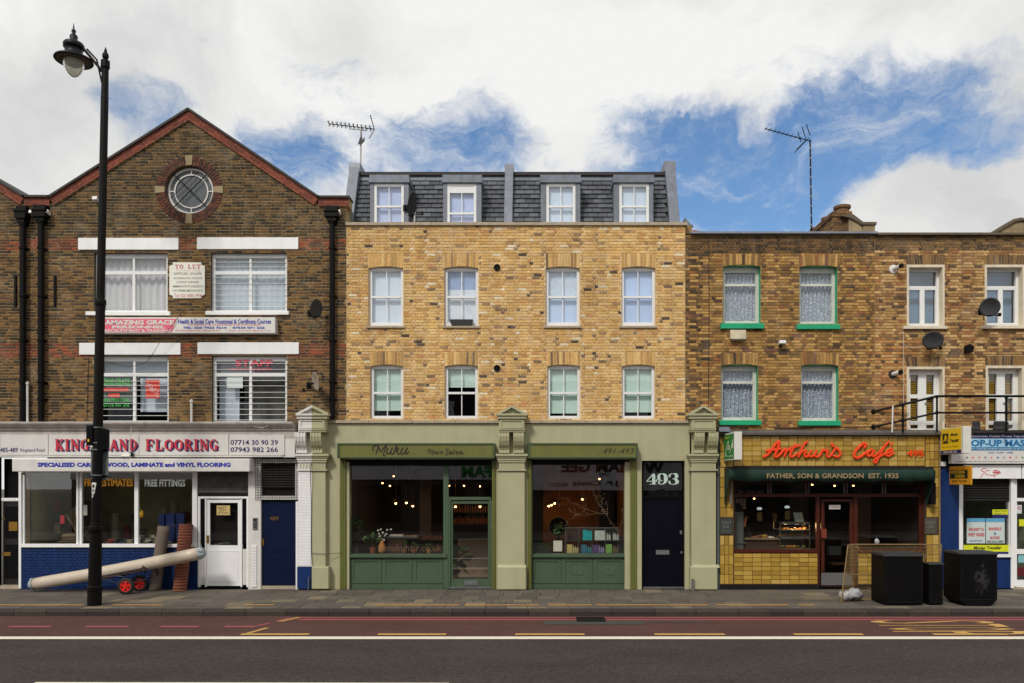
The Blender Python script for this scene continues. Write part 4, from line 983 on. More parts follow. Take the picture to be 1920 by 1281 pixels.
while z < zT-.2:
    x = X(660,YB)-(sw/2 if r % 2 else 0)+random.uniform(-.02,.02)
    while x < X(1246,YB):
        xa, xb = x+.006, x+sw-.006
        pxm = VX+(x+sw/2)*SC
        if not any(X(a)+.02 < xa and xb < X(b)-.02 for a, b in dorm):
            ci = random.randrange(5); y0_ = ms(z)-.055; y1_ = ms(z+rh)-.014; th = .02
            if ci not in cache:
                b = MB(); b.add([(xa-x,0,0),(xb-x,0,0),(xb-x,y1_-y0_,rh+.0),(xa-x,y1_-y0_,rh),(xa-x,th,0),(xb-x,th,0),(xb-x,y1_-y0_+th,rh),(xa-x,y1_-y0_+th,rh)],[(0,1,2,3),(1,0,4,5),(0,3,7,4),(2,1,5,6)],P_s[ci]); cache[ci] = b.mesh('slate'); cache[ci].materials.append(slate_m)
            o = bpy.data.objects.new('slate', cache[ci]); COL.objects.link(o); o.parent = mb_; o.location = Vector((x,y0_+random.uniform(-.004,.004),z))-ROOT[mb_]
        x += sw
    z += rh; r += 1
# lead flashing under the roof edge
fl = MB(); k = 34
for i in range(k):
    a = X(662,YT)+(X(1252,YT)-X(662,YT))*i/k; b = a+(X(1252,YT)-X(662,YT))/k-.004; zt2 = zT-.02; zb2 = zT-.17
    fl.add([(a,ms(zb2)-.05,zb2),(b,ms(zb2)-.05,zb2),(b,ms(zt2)-.04,zt2),(a,ms(zt2)-.04,zt2)],[(0,1,2,3)])
fl.build('lead_flashing', lead, mb_)
# party-wall upstands
def upstand(xl, xr_, ztop, nm='upstand'):
    q = MB(); w = xr_-xl
    pts = [(YB-.18,zB-.05),(YT-.1,ztop),(YT+.6,ztop),(YT+3,zT+.05),(YT+3,zB)]
    q.prism_x(pts, xl, xr_); o = q.build('party_wall', lead, mb_, bevel=.01)
    c = MB(); c.box(xl-.012,xr_+.012,YT-.125,YT+.62,ztop-.24,ztop+.015) if 0 else c.prism_x([(YT-.19,ztop-.26),(YT-.12,ztop+.015),(YT+.62,ztop+.015),(YT+.62,ztop-.26)], xl-.012, xr_+.012); c.build('lead_cap', lead, o)
upstand(X(641.5,.4), X(661,.4), Z(309,YT)); upstand(X(945,YB),X(961,YB),Z(311,YT)); upstand(X(1256,.4),X(1275.5,.4),Z(306,YT))
# dormers
wins = [(701,757),(838,893),(1024,1079),(1161,1217)]
for i, ((a, b), (c, d)) in enumerate(zip(dorm, wins)):
    Yd = .42; q = MB(); zt, zb = Z(336,Yd), zB-.05
    x0,x1,u0,u1 = X(a+2,Yd),X(b-1,Yd),X(c,Yd),X(d,Yd); zw = Z(344,Yd)
    if i == 2: x0 = X(1014,Yd)
    def ck(xa, xb): q.prism_x([(Yd,zb),(YB+.1,zb),(YT+.1,zt),(Yd,zt)], xa, xb)
    ck(x0,u0); ck(u1,x1); q.box(u0,u1,Yd,YT,zw,zt)
    dm = q.build('dormer', lead, mb_)
    h = MB(); h.box(x0-.03,x1+.03,Yd-.05,YT+.1,Z(343,Yd),Z(335,Yd)); h.box(x0-.015,x1+.015,Yd-.03,YT+.1,Z(335,Yd),Z(328.5,Yd)); h.build('lead_roof', lead, dm)
    f = MB(); Yw_ = Yd+.02; frame_rect(f,u0,u1,zb,zw,Yw_,.07,.08); zr = Z(387,Yd) if i != 1 else Z(400,Yd); xm = (u0+u1)/2
    f.box(u0+.07,u1-.07,Yw_-.015,Yw_+.04,zr-.025,zr+.025); f.box(xm-.01,xm+.01,Yw_+.015,Yw_+.045,zb+.07,zr-.025); f.box(xm-.01,xm+.01,Yw_+.015,Yw_+.045,zr+.025,zw-.07)
    if i == 1: f.box(u0+.07,u1-.07,Yw_+.01,Yw_+.05,Z(361,Yd),zw-.07)
    w = f.build('dormer_window', upvc, dm)
    MB().quad((u0+.02,Yw_+.04,zb),(u1-.02,Yw_+.04,zb),(u1-.02,Yw_+.04,zw-.02),(u0+.02,Yw_+.04,zw-.02)).build('dormer_pane', glb, dm)
    q2 = MB(); q2.quad((u0+.02,Yw_+.12,zb),(u1-.02,Yw_+.12,zb),(u1-.02,Yw_+.12,zw),(u0+.02,Yw_+.12,zw)); q2.build('dormer_blind', blindw if i > 1 else mat('lilac_reflection_blind', c8(190,200,230), .8), dm)  # bluish dormer tint is reflected sky painted into the blind
dish(773,383,.1,.19,.33, radians(66), radians(8), mat('charcoal_dish', c8(30,30,32), .5), 'black satellite dish fixed to the first dormer', wallpt=(X(759,.3),.40,Z(388,.3)), group='satellite dishes on the walls')
MB().tube([XP(778,398,.30),XP(777,418,.30)], .02, 8).build('vent_pipe', whitew, mb_)

# aerials
def aerial_a():
    t = thing('television_aerial','long rod aerial on a pale mast above the left end of the mansard','aerial',(X(676,1.5),1.5,Z(322,1.5)))
    Y = 1.5; MB().tube([XP(676,322,Y),XP(677,240,Y)], .022, 8).build('mast', mat('pale_mast', c8(176,170,162), .5, metal=.3), t)
    q = MB(); a = Vector(XP(617,232,Y)); b = Vector(XP(702,242,Y)); q.tube([a,b], .012, 6); q.tube([XP(656,242,Y),XP(686,245,Y)], .008, 6); q.build('boom', iron, t)
    q = MB()
    for i in range(11):
        p = a.lerp(b, i/11.0); q.tube([p+Vector((.015,-.28,-.05)),p+Vector((-.015,.28,.07))], .009, 5); q.tube([p+Vector((0,0,-.08)),p+Vector((-.01,0,.09))], .012, 5)
    q.build('director_rod', iron, t)
    q = MB()
    for k in range(5): q.tube([XP(695+k*1.2,217+k*5,Y-.3),XP(696+k*1.2,217+k*5,Y+.3)], .01, 5); q.tube([XP(690+k*2.2,258-k*3.6,Y-.3),XP(690+k*2.2,258-k*3.6,Y+.3)], .01, 5)
    q.tube([XP(694,216,Y),XP(702,243,Y),XP(692,260,Y)], .012, 5); q.build('reflector', iron, t)
    c = MB(); c.add([XP(671,270,Y-.05),XP(677,252,Y-.05),XP(680,262,Y-.05),XP(683,256,Y-.05),XP(684,264,Y-.05),XP(680,269,Y-.05),XP(676,272,Y-.05)]+[XP(671,270,Y+.02),XP(677,252,Y+.02),XP(680,262,Y+.02),XP(683,256,Y+.02),XP(684,264,Y+.02),XP(680,269,Y+.02),XP(676,272,Y+.02)], [tuple(range(7)),tuple(range(13,6,-1))]+[(i,(i+1)%7,(i+1)%7+7,i+7) for i in range(7)]); c.build('torn_bag', mat('black_plastic', (0,0,0)), label='torn black plastic bag caught on the aerial mast', cat='bag')
aerial_a()
def aerial_b():
    Y = 2.0; t = thing('television_aerial','tall aerial on a thin ringed mast above the cafe terrace','aerial',(X(1522,Y),Y,Z(440,Y)))
    MB().tube([XP(1522,442,Y),XP(1519,262,Y)], .022, 8).build('mast', iron, t); q = MB()
    for k in range(9): q.lathe([(.022,0),(.032,.01),(.032,.05),(.022,.06)], XP(1521.5-k*.25,425-k*18,Y), 8)
    q.build('mast_ring', silver, t)
    q = MB(); q.tube([XP(1434,241,Y),XP(1521,265,Y)], .014, 6); q.build('boom', iron, t)
    q = MB()
    for k in range(9): a = Vector(XP(1436+k*8,241.5+k*2.25,Y)); q.tube([a+Vector((-.02,-.2,-.04)),a+Vector((.02,.2,.05))], .009, 5)
    for (a,b,c,d) in ((1496,248,1502,266),(1504,238,1511,260),(1512,233,1519,254),(1490,286,1517,258),(1494,280,1512,262)): q.tube([XP(a,b,Y-.15),XP(c,d,Y+.05)], .012, 5); q.tube([XP(a,b,Y+.25),XP(c,d,Y+.05)], .009, 5)
    q.build('director_rod', iron, t)
aerial_b()

# ---------------- ground floor of the terrace
# sage render wall with openings
SH = [hole(648,862,930,1105), hole(990,862,1194,1105), hole(1203,864,1284,1105)]
zs = sorted({0,Z(862),Z(864),Z(789)}); q = MB()
def sp(z):
    s = [(X(611),X(1293))]
    for h in SH:
        if h[2]-.01 < z < h[3]:
            ns = []
            for a, b in s:
                if h[0] > a and h[1] < b: ns += [(a,h[0]),(h[1],b)]
                else: ns.append((a,b))
            s = ns
    return s
for a, b in zip(zs, zs[1:]):
    for s0, s1 in sp((a+b)/2): q.box(s0,s1,-.02,.25,a+(0 if a==0 else .0),b)
q.build('shop_wall', sage, mb_)
def pilaster(x0, x1, split=None, left=None):
    """px limits of the shaft"""
    def both(fn, par, nm, **k):
        if split is None: return fn(0,1,sage)
    c0, c1 = x0, x1; Yp = -.18
    m1 = whitew if split else sage
    def halves(a, b, y0_, y1_, Yf, par, nm, Yb=0, y0b=None):
        if split:
            o = MB().pb(a,y0_,split,y1_,Yf,Yb).build(nm, whitew, par, label='white painted half'); p2 = MB().pb(split,y0_,b,y1_,Yf,Yb).build(nm, sage, par, label='sage painted half'); return p2
        return MB().pb(a,y0_,b,y1_,Yf,Yb).build(nm, sage, par)
    if split:
        sh = MB().pb(split,884,x1,1063,Yp,-.02).build('pilaster', sage, mb_, label='pilaster painted half white and half sage')
        MB().pb(x0,884,split,1063,Yp-.0,-.02).build('white_half', whitew, sh)
        for i in range(32): MB().pb(x0+(1 if i%2 else 0),884+i*5.55,split-2,884+i*5.55+4.9,Yp-.008,Yp+.01).build('painted_brick', white, sh)
        MB().pb(557,1063,583,1104,Yp-.06,-.02).build('base', blue, sh); MB().pb(584,1063,616,1105,Yp-.08,-.02).build('base', sage, sh, bevel=.02)
    else:
        sh = MB().pb(x0,884,x1,1063,Yp,-.02).build('pilaster', sage, mb_)
        MB().pb(x0-2,1063,x1+3,1106,Yp-.06,-.02).build('base', sage, sh, bevel=.02)
        MB().prism_x([(Yp-.06,Z(1063)),(Yp,Z(1058)),(-.02,Z(1058)),(-.02,Z(1063))], X(x0-2), X(x1+3)).build('base_chamfer', sage, sh)
    # capital
    for (e, a, b, yy) in ((6,851,855,.13),(5,855,858,.10),(3,858,863,.07),(1.5,863,867,.05),(0,867,880,.02),(3,880,883,.045)): halves(x0-e, x1+e, a, b, Yp-yy, sh, 'capital')
    fl_ = MB(); n = 8
    for i in range(n): a = x0+3+(x1-x0-6)*i/n; fl_.pb(a,869,a+(x1-x0-6)/n*.45,879,Yp-.03,Yp)
    fl_.build('fluting', sage, sh)
    # consoles
    L_ = (x1-x0); cw = L_*.40
    halves(x0+1, x1-1, 812, 851, -.12, sh, 'console_back')
    for (a, mm) in ((x0+1, whitew if split else sage), (x1-1-cw, sage)):
        c = MB(); prof = [(0,Z(812)),(-.36,Z(812)),(-.37,Z(820)),(-.35,Z(828)),(-.30,Z(836)),(-.24,Z(841)),(-.22,Z(845)),(-.23,Z(850)),(0,Z(850))]
        xa, xb = X(a), X(a+cw); c.prism_x(prof, xa, xb); cc = c.build('console', mm, sh)
        rg = MB()
        for k in range(4):
            xa2 = xa+(xb-xa)*(k*.28+.02); rg.prism_x([(p[0]-.016 if p[0] < 0 else p[0], p[1]) for p in prof[1:-1]]+[(-.1,Z(849)),(-.1,Z(813))], xa2, xa2+(xb-xa)*.12)
        rg.build('console_rib', mm, sh)
    # block with panel
    halves(x0, x1, 785, 811, -.36, sh, 'panel_block'); 
    for (a,b,c,d) in ((x0+2,787,x1-2,789.3),(x0+2,801,x1-2,803)): halves(a,c,b,d,-.385,sh,'panel_moulding')
    for (a,c) in ((x0+2,x0+5),(x1-5,x1-2)): MB().pb(a,789.3,c,801,-.385,-.36).build('panel_moulding', m1 if a < x0+10 else sage, sh)
    halves(x0-.5,x1+.5,804,806,-.40,sh,'panel_moulding'); halves(x0-.5,x1+.5,808,809.5,-.39,sh,'panel_moulding')
    # pediment
    halves(x0-3, x1+3, 779, 785, -.42, sh, 'cornice'); halves(x0-5, x1+5, 775.5, 779, -.46, sh, 'cornice')
    xm = (x0+x1)/2
    def tri(a, b, ya, yb, Yf, Yb_, m, nm):
        q = MB(); q.prism([(X(a,Yf),Z(ya,Yf)),(X(b,Yf),Z(ya,Yf)),(X(xm,Yf),Z(yb,Yf))], Yf, Yb_); return q.build(nm, m, sh)
    if split:
        for s, m_ in ((-1,whitew),(1,sage)):
            for (e, ya, yb, Yf) in ((5,775.5,760,-.36),):
                q = MB(); q.prism([(X(xm,Yf),Z(ya,Yf)),(X(xm+s*(xm-x0+e),Yf),Z(ya,Yf)),(X(xm,Yf),Z(yb,Yf))], Yf, 0); q.build('pediment', m_, sh)
            q = MB(); Yf = -.46; ex = xm+s*(xm-x0+5); q.prism([(X(ex,Yf),Z(775.5,Yf)),(X(ex-s*9,Yf),Z(775.5,Yf)),(X(xm,Yf),Z(764.5,Yf)),(X(xm,Yf),Z(759.5,Yf))], Yf, 0); q.build('raking_cornice', m_, sh)
    else:
        tri(x0-5,x1+5,775.5,760,-.36,0,sage,'pediment')
        for s in (-1,1):
            q = MB(); Yf = -.46; ex = xm+s*(xm-x0+5); q.prism([(X(ex,Yf),Z(775.5,Yf)),(X(ex-s*9,Yf),Z(775.5,Yf)),(X(xm,Yf),Z(764.5,Yf)),(X(xm,Yf),Z(759.5,Yf))], Yf, 0); q.build('raking_cornice', sage, sh)
            q = MB(); Yf = -.40; ex = xm+s*(xm-x0-6); q.prism([(X(ex,Yf),Z(775,Yf)),(X(ex-s*5,Yf),Z(775,Yf)),(X(xm,Yf),Z(769.5,Yf)),(X(xm,Yf),Z(767,Yf))], Yf, -.3); q.build('inner_moulding', sage, sh)
pilaster(559, 610, split=584.5); pilaster(935.5, 983.5); pilaster(1296.5, 1342.5)
MB().pb(1297,1086,1302,1108,-.3,-.2).build('metal_post', silver, label='short galvanised upstand at the foot of the right sage pilaster', cat='post')
# shop 1 and 2 shutter boxes with lettering
def shopbox(a, b, nm_label):
    t = thing('shop_sign', nm_label, 'sign', (X((a+b)/2),-.2,Z(860)))
    Yf = -.30
    MB().pb(a+4,834,b-3,857,Yf,-.02).build('board', olive, t); q = MB(); q.pb(a,831,b,834,Yf-.02,-.02); q.pb(a,857,b,859.5,Yf-.02,-.02); q.pb(a,834,a+4,857,Yf-.02,-.02); q.pb(b-3.5,834,b,857,Yf-.02,-.02); q.build('frame', olive_d, t); return t
s1 = shopbox(632,928,'olive salon signboard lettered Muku Hair Salon in brown script')
s2 = shopbox(989.5,1196,'olive salon signboard lettered 491-493 in brown italics')
Ys = -.303
strokes([[(105,180),(88,140),(108,95),(150,76),(192,80),(182,140),(150,240)],[(192,85),(212,130),(240,192),(290,130),(348,76),(322,150),(292,235),(300,262),(328,266)],[(382,120),(350,200),(365,236),(402,220),(432,180),(462,115),(432,200),(442,236),(475,232)],[(545,70),(520,130),(482,240)],[(500,190),(548,122),(578,130),(560,165),(512,180),(548,195),(572,236),(612,222)],[(662,115),(622,200),(632,236),(682,220),(744,115),(712,200),(727,234),(778,188)]], (690,828), 10.1, Ys, 26, browt, s1)
strokes([[(1145,205),(1130,172),(1155,150),(1188,152),(1160,236)],[(1243,150),(1212,232),(1235,250)],[(1178,192),(1236,190)],[(1292,188),(1262,196),(1260,232),(1285,225),(1300,186),(1290,232),(1312,236)],[(1345,186),(1326,232),(1346,234)],[(1355,158),(1357,162)],[(1388,180),(1370,240)],[(1376,205),(1402,182),(1404,218),(1430,220)],[(1532,152),(1494,144),(1476,172),(1512,212),(1500,250),(1464,238)],[(1572,188),(1542,200),(1545,235),(1572,215),(1582,186),(1576,232),(1602,232)],[(1642,150),(1612,220),(1630,234)],[(1692,186),(1660,205),(1672,235),(1702,216),(1696,188)],[(1748,186),(1730,236)],[(1740,205),(1772,187),(1762,228),(1786,236),(1812,208)]], (690,828), 10.1, Ys, 16, browt, s1)
text('491-493', (1130,840.5,1189,851), Ys, browt, s2, shear=.32)
# guides
for a, b in ((637,648),(922.5,929.5),(989.5,996.5),(1182,1194)):
    q = MB(); q.pb(a,860,b,1105,-.05,.05); w_ = b-a
    for k in range(3): q.pb(a+w_*(.15+.3*k),861,a+w_*(.3+.3*k),1104,-.062,-.05)
    q.build('shutter_guide', olive, mb_)
MB().box(X(1195.5),X(1203),-.025,.3,0,Z(866)).build('door_jamb', sage, mb_)
for a, b in ((648,654.5),(1171.5,1182)): MB().box(X(a),X(b),.0,.2,0,Z(866)).build('jamb', sage, mb_)
# shop 1 joinery
Yj = .12
def joinery(lst, par, m=green, nm='window_frame'):
    q = MB()
    for (a,b,c,d,yf,yb) in lst: q.pb(a,b,c,d,yf,yb)
    return q.build(nm, m, par)
sf1 = joinery([(654,866,657,1040,Yj,.2),(831,868,841,1105,Yj-.03,.22),(841,932,920,937.5,Yj-.02,.2),(918,937.5,923,1102,Yj-.02,.2),(841,937.5,844.5,1102,Yj-.02,.2),(654,862,923,874,Yj-.04,.2)], mb_)
MB().pb(650,862,930,873,Yj-.08,.02).build('shutter_curtain', black, sf1)
MB().pb(653,1039.5,837,1045.5,Yj-.09,.2).build('sill', green, sf1)
MB().pb(655,1045.5,832,1104,Yj,.2).build('stall_riser', green, sf1); MB().pb(655,1096,832,1105,Yj-.03,Yj).build('skirting', green, sf1)
for (a, b) in ((657,715),(717,772),(774,830)):
    q = MB(); q.pb(a,1047.5,b,1052,Yj-.02,Yj); q.pb(a,1088.5,b,1094,Yj-.02,Yj); q.pb(a,1052,a+6,1088.5,Yj-.02,Yj); q.pb(b-6,1052,b,1088.5,Yj-.02,Yj); q.pb(a+7,1053,b-7,1054,Yj-.01,Yj); q.build('riser_panel', green, sf1)
MB().quad(XP(657,1040,.16),XP(831,1040,.16),XP(831,874,.16),XP(657,874,.16)).build('pane', gs, sf1); MB().quad(XP(841,932,.16),XP(922,932,.16),XP(922,874,.16),XP(841,874,.16)).build('transom_pane', gs, sf1)
d = joinery([(845,939,849,1101,Yj+.02,.2),(915,939,919,1101,Yj+.02,.2),(849,939,915,944.5,Yj+.02,.2),(849,1086,915,1101,Yj+.02,.2)], mb_, nm='salon_door')
MB().quad(XP(849,1086,.17),XP(915,1086,.17),XP(915,944,.17),XP(849,944,.17)).build('pane', gs, d); MB().pb(870.5,1089,895.5,1098,Yj-.0,Yj+.02).build('letter_plate', steel, d); MB().pb(874,1091.5,892,1095.5,Yj-.008,Yj).build('letter_flap', silver, d)
MB().pb(843,1101,923,1104,Yj-.05,.2).build('threshold', silver, mb_); q = MB(); q.lathe([(.012,0),(.018,.01),(.018,.05)], XP(917.5,1037,Yj-.02), 8, axis='y'); q.build('lock', silver, d); MB().pb(920,984,923.5,989,Yj-.05,Yj).build('bell_push', silver, mb_)
text('mukuhair.co.uk', (722,1021,828,1034), .14, mat('dim_brown_print', c8(96,68,46), .7), sf1, 'window_lettering')
# shop 2 joinery
sf2 = joinery([(996,866,999,1040,Yj,.2),(1170,866,1173,1105,Yj,.2),(996,862,1173,872,Yj-.04,.2)], mb_)
MB().pb(992,862,1180,871.5,Yj-.08,.02).build('shutter_curtain', black, sf2)
MB().pb(996,1039,1174.5,1045,Yj-.09,.2).build('sill', green, sf2); MB().pb(997,1045,1172,1104,Yj,.2).build('stall_riser', green, sf2); MB().pb(997,1096,1173,1105,Yj-.03,Yj).build('skirting', green, sf2)
for (a, b) in ((998,1052),(1054,1110),(1113,1170)):
    q = MB(); q.pb(a,1047.5,b,1052,Yj-.02,Yj); q.pb(a,1088.5,b,1094,Yj-.02,Yj); q.pb(a,1052,a+6,1088.5,Yj-.02,Yj); q.pb(b-6,1052,b,1088.5,Yj-.02,Yj); q.pb(a+7,1053,b-7,1054,Yj-.01,Yj); q.build('riser_panel', green, sf2)
for a in (1075,1085.5,1136,1144):
    q = MB(); q.pb(a,1063,a+7,1078.5,Yj-.012,Yj); q.build('vent_grille', olive_d if 0 else mat('grey_green_vent', c8(86,104,86), .5), sf2)
    for k in range(5): MB().pb(a+.6,1064.5+k*2.9,a+6.4,1065.9+k*2.9,Yj-.018,Yj-.01).build('vent_blade', green, sf2)
MB().quad(XP(998,1040,.16),XP(1171,1040,.16),XP(1171,872,.16),XP(998,872,.16)).build('pane', gs, sf2)
# door 493
d = joinery([(1205,865,1281,868,.08,.2),(1205,930,1281,935,.08,.2),(1203.5,868,1206.5,1102,.08,.2),(1280,868,1283,1102,.08,.2)], mb_, black, 'door_frame')
MB().quad(XP(1206,931,.14),XP(1281,931,.14),XP(1281,867,.14),XP(1206,867,.14)).build('pane', gl, d)
nd = MB().pb(1206.5,935,1280,1101,.12,.18).build('door', navy, mb_, label='navy panelled door under the frosted number 493')
q = MB()
for (a,b,c,e) in ((1213,941,1241,1024),(1246,941,1273,1024),(1213,1030,1241,1086),(1246,1030,1273,1086)):
    q.pb(a,b,c,b+1.5,.108,.12); q.pb(a,e-1.5,c,e,.108,.12); q.pb(a,b+1.5,a+1.5,e-1.5,.108,.12); q.pb(c-1.5,b+1.5,c,e-1.5,.108,.12)
q.build('door_moulding', navy, nd); MB().pb(1230,1031.5,1255,1040,.10,.12).build('letter_plate', steel, nd); MB().pb(1275,995,1279,1002,.09,.12).build('lock', silver, nd); MB().pb(1276,1034,1279.5,1038,.09,.12).build('door_knob', silver, nd)
MB().pb(1206,1101,1282,1104,.04,.3).build('threshold', silver, mb_)
strokes([[(1238,640,8),(1236,655,45),(1236,700,62),(1236,800,62),(1236,850,62)],[(1215,660,24),(1095,796,14)],[(1088,797,14),(1305,793,14)],[(1150,853,10),(1295,853,10)],[(1270,800,10),(1298,770,22),(1300,750,8)],
  [(1398,645,10),(1345,665,42),(1336,715,62),(1350,765,42),(1398,785,10),(1420,775,8)],[(1398,645,10),(1455,665,48),(1478,730,82),(1462,810,54),(1400,855,10),(1350,842,26),(1342,815,44),(1356,806,30)],
  [(1565,710,20),(1552,690,46),(1570,655,24),(1620,644,10),(1680,662,60),(1690,700,72),(1665,738,24),(1610,745,8)],[(1610,745,8),(1670,758,40),(1700,805,82),(1675,845,30),(1615,855,10),(1560,840,24),(1548,812,46),(1566,796,30)]], (1110,828), 10.67, .134, 20, mint493, d, 'number')
MB().pb(1206,868,1281,1104,.5,.6).build('hall_backing', slatedark, mb_)
# salon interiors
def shoproom(a, b, par, m, depth=5.0, nm='shop_room', Y0=.2):
    q = MB(); x0,x1 = X(a),X(b); z1 = Z(862)
    q.quad((x0,depth,0),(x1,depth,0),(x1,depth,z1),(x0,depth,z1)); q.quad((x0,Y0,0),(x0,depth,0),(x0,depth,z1),(x0,Y0,z1)); q.quad((x1,Y0,0),(x1,Y0,z1),(x1,depth,z1),(x1,depth,0)); q.quad((x0,Y0,z1),(x0,depth,z1),(x1,depth,z1),(x1,Y0,z1)); q.quad((x0,Y0,.02),(x1,Y0,.02),(x1,depth,.02),(x0,depth,.02))
    return q.build(nm, m, par)
shoproom(650,928,mb_,mat('dark_salon_wall', c8(36,28,24), .9)); shoproom(992,1182,mb_,room_o, 4.0)
MB().box(X(999),X(1020),3.6,3.9,0,Z(880)).build('dark_screen', slatedark, mb_); MB().box(X(1145),X(1180),3.5,3.9,0,Z(880)).build('dark_screen', slatedark, mb_)
def pendant(px, py, Y, lab, r=.032):
    t = thing('pendant_lamp', lab, 'lamp', XP(px,py,Y), 'lit pendant lamps in the salon'); c = XP(px,py,Y)
    q = MB(); q.lathe([(0,-r),(r*.7,-r*.7),(r,0),(r*.7,r*.7),(0,r)], c, 12); q.smooth = True; q.build('bulb', bulb, t)
    MB().tube([(c[0],c[1],c[2]+r),(c[0],c[1],Z(863))], .006, 6).build('flex', brass, t)
    pl = bpy.data.lights.new('bulb_light', 'POINT'); pl.energy = 1.3 if px > 1000 else 1.6; pl.color = (1, .6, .28); pl.shadow_soft_size = .04; po = bpy.data.objects.new('bulb_light', pl); COL.objects.link(po); po.parent = t; po.location = (0, -.06, -.06)
    MB().lathe([(.14,.02),(.10,.07),(.03,.12),(.02,.12)], c, 16).build('lamp_shade', brass, t)
for a in ((742,944,2.0,'pendant lamp with brass shade, left of the three lit in the big salon window'),(762,943,2.9,'lit pendant lamp, middle of the three in the big salon window'),(774,949,3.6,'lit pendant lamp, rightmost of the three in the big salon window'),(854,950,1.6,'lit lamp at the top left of the salon door glass'),(900,950,2.6,'small lit lamp at the top right of the salon door glass'),(1092,936,1.2,'bare lit lamp hanging among the branches in the second salon window'),(1029,949,3.0,'leftmost lit lamp of the cluster in the second salon window'),(1034,947,2.7,'middle lit lamp of the cluster in the second salon window'),(1040,944,2.3,'rightmost lit lamp of the cluster in the second salon window')): pendant(*a)
def spotl(px, py, Y, lab):
    c = XP(px,py,Y); t = thing('spotlight', lab, 'spotlight', c, 'small ceiling spotlights in the salon'); q = MB(); q.lathe([(0,-.025),(.02,-.01),(.02,.01),(0,.02)], c, 10); q.build('bulb', bulb, t); MB().tube([(c[0],c[1],c[2]+.02),(c[0],c[1],Z(863))], .01, 6).build('stem', iron, t)
for a in ((717,906,1.5,'left ceiling spotlight in the big salon window'),(731,911,2.2,'second ceiling spotlight in the big salon window'),(738,893,1.2,'highest ceiling spotlight in the big salon window'),(842,911,1.5,'leftmost spotlight behind the pane above the salon door'),(870,911,1.8,'middle spotlight behind the pane above the salon door'),(900,912,1.8,'rightmost spotlight behind the pane above the salon door'),(1124,898,1.4,'bright spotlight near the top of the second salon window')): spotl(*a)
# plants
def leafy(px, py, Y, pot, potm, h, r, n, lab, ls=.09, flower=False, seed=1):
    R_ = random.Random(seed); c = Vector(XP(px,py,Y)); t = thing('potted_plant', lab, 'plant', c)
    pr = pot; q = MB(); q.lathe([(pr*.7,0),(pr,pr*1.6),(pr*.95,pr*1.6)], c, 14); q.build('pot', potm, t); top = c+Vector((0,0,pr*1.6))
    s = MB(); l = MB()
    for i in range(n):
        a = R_.uniform(0,2*pi); rr_ = r*R_.random()**.6; e = top+Vector((rr_*cos(a), rr_*sin(a)*.6, h*R_.uniform(.25,1))); 
        if i % 3 == 0: s.tube([top+Vector((0,0,-.03)), top.lerp(e,.5)+Vector((0,0,.03)), e], .006, 5)
        u = Vector((R_.uniform(-1,1),R_.uniform(-1,.4),R_.uniform(-.3,.8))).normalized(); v = u.cross(Vector((R_.uniform(-1,1),R_.uniform(-1,1),1))).normalized()*ls*.35; u *= ls
        m_ = e+u*.5+Vector((0,0,.01)); l.add([e-u*.5, e-u*.05+v, m_, e-u*.05-v], [(0,1,2),(0,2,3)])
    s.build('stem', wood, t); l.build('foliage', cotton if flower else leaf, t, kind=None); return t
leafy(668,1036,.5,.07,mat('grey_pot', c8(96,96,92), .8),.78,.2,60,'tall leafy plant in a grey pot at the left of the salon window',.14,seed=2)
leafy(699,1037,.5,.09,terra,.36,.24,60,'bushy plant in a terracotta pot beside the woven vase',.14,seed=3)
leafy(758,1037,.6,.05,terra,.22,.13,30,'small succulent in a clay pot in front of the salon counter',.08,seed=4)
leafy(776,1037,.6,.06,terra,.2,.1,26,'small clay potted plant right of the succulent in the salon window',.07,seed=5)
leafy(804,1037,.6,.06,straw,.16,.12,26,'small plant in a tan pot near the right of the salon window',.07,seed=6)
leafy(858,1098,.8,.09,black,.9,.3,26,'dark spiky plant standing behind the salon door',.34,seed=7)
vz = thing('vase','woven straw vase of white cotton stems in the salon window','vase',XP(716,1038,.45)); c = Vector(XP(716,1038,.45))
q = MB(); q.lathe([(.07,0),(.1,.08),(.09,.2),(.05,.3),(.05,.34)], c, 16); q.smooth = True; q.build('vessel', straw, vz); R_ = random.Random(5); s = MB(); f = MB()
for (a,b) in ((709,995),(718,999),(712,1006),(722,1005),(716,1011),(726,994),(720,1013),(733,993),(711,1001),(724,1002),(714,993)):
    e = Vector(XP(a,b,.45+R_.uniform(-.08,.08))); s.tube([c+Vector((0,0,.3)), c.lerp(e,.6)+Vector((.02,0,.15)), e], .004, 5); f.lathe([(0,-.028),(.028,-.01),(.03,.01),(0,.03)], e, 8)
s.build('stem', wood, vz); f.build('cotton_head', cotton, vz)
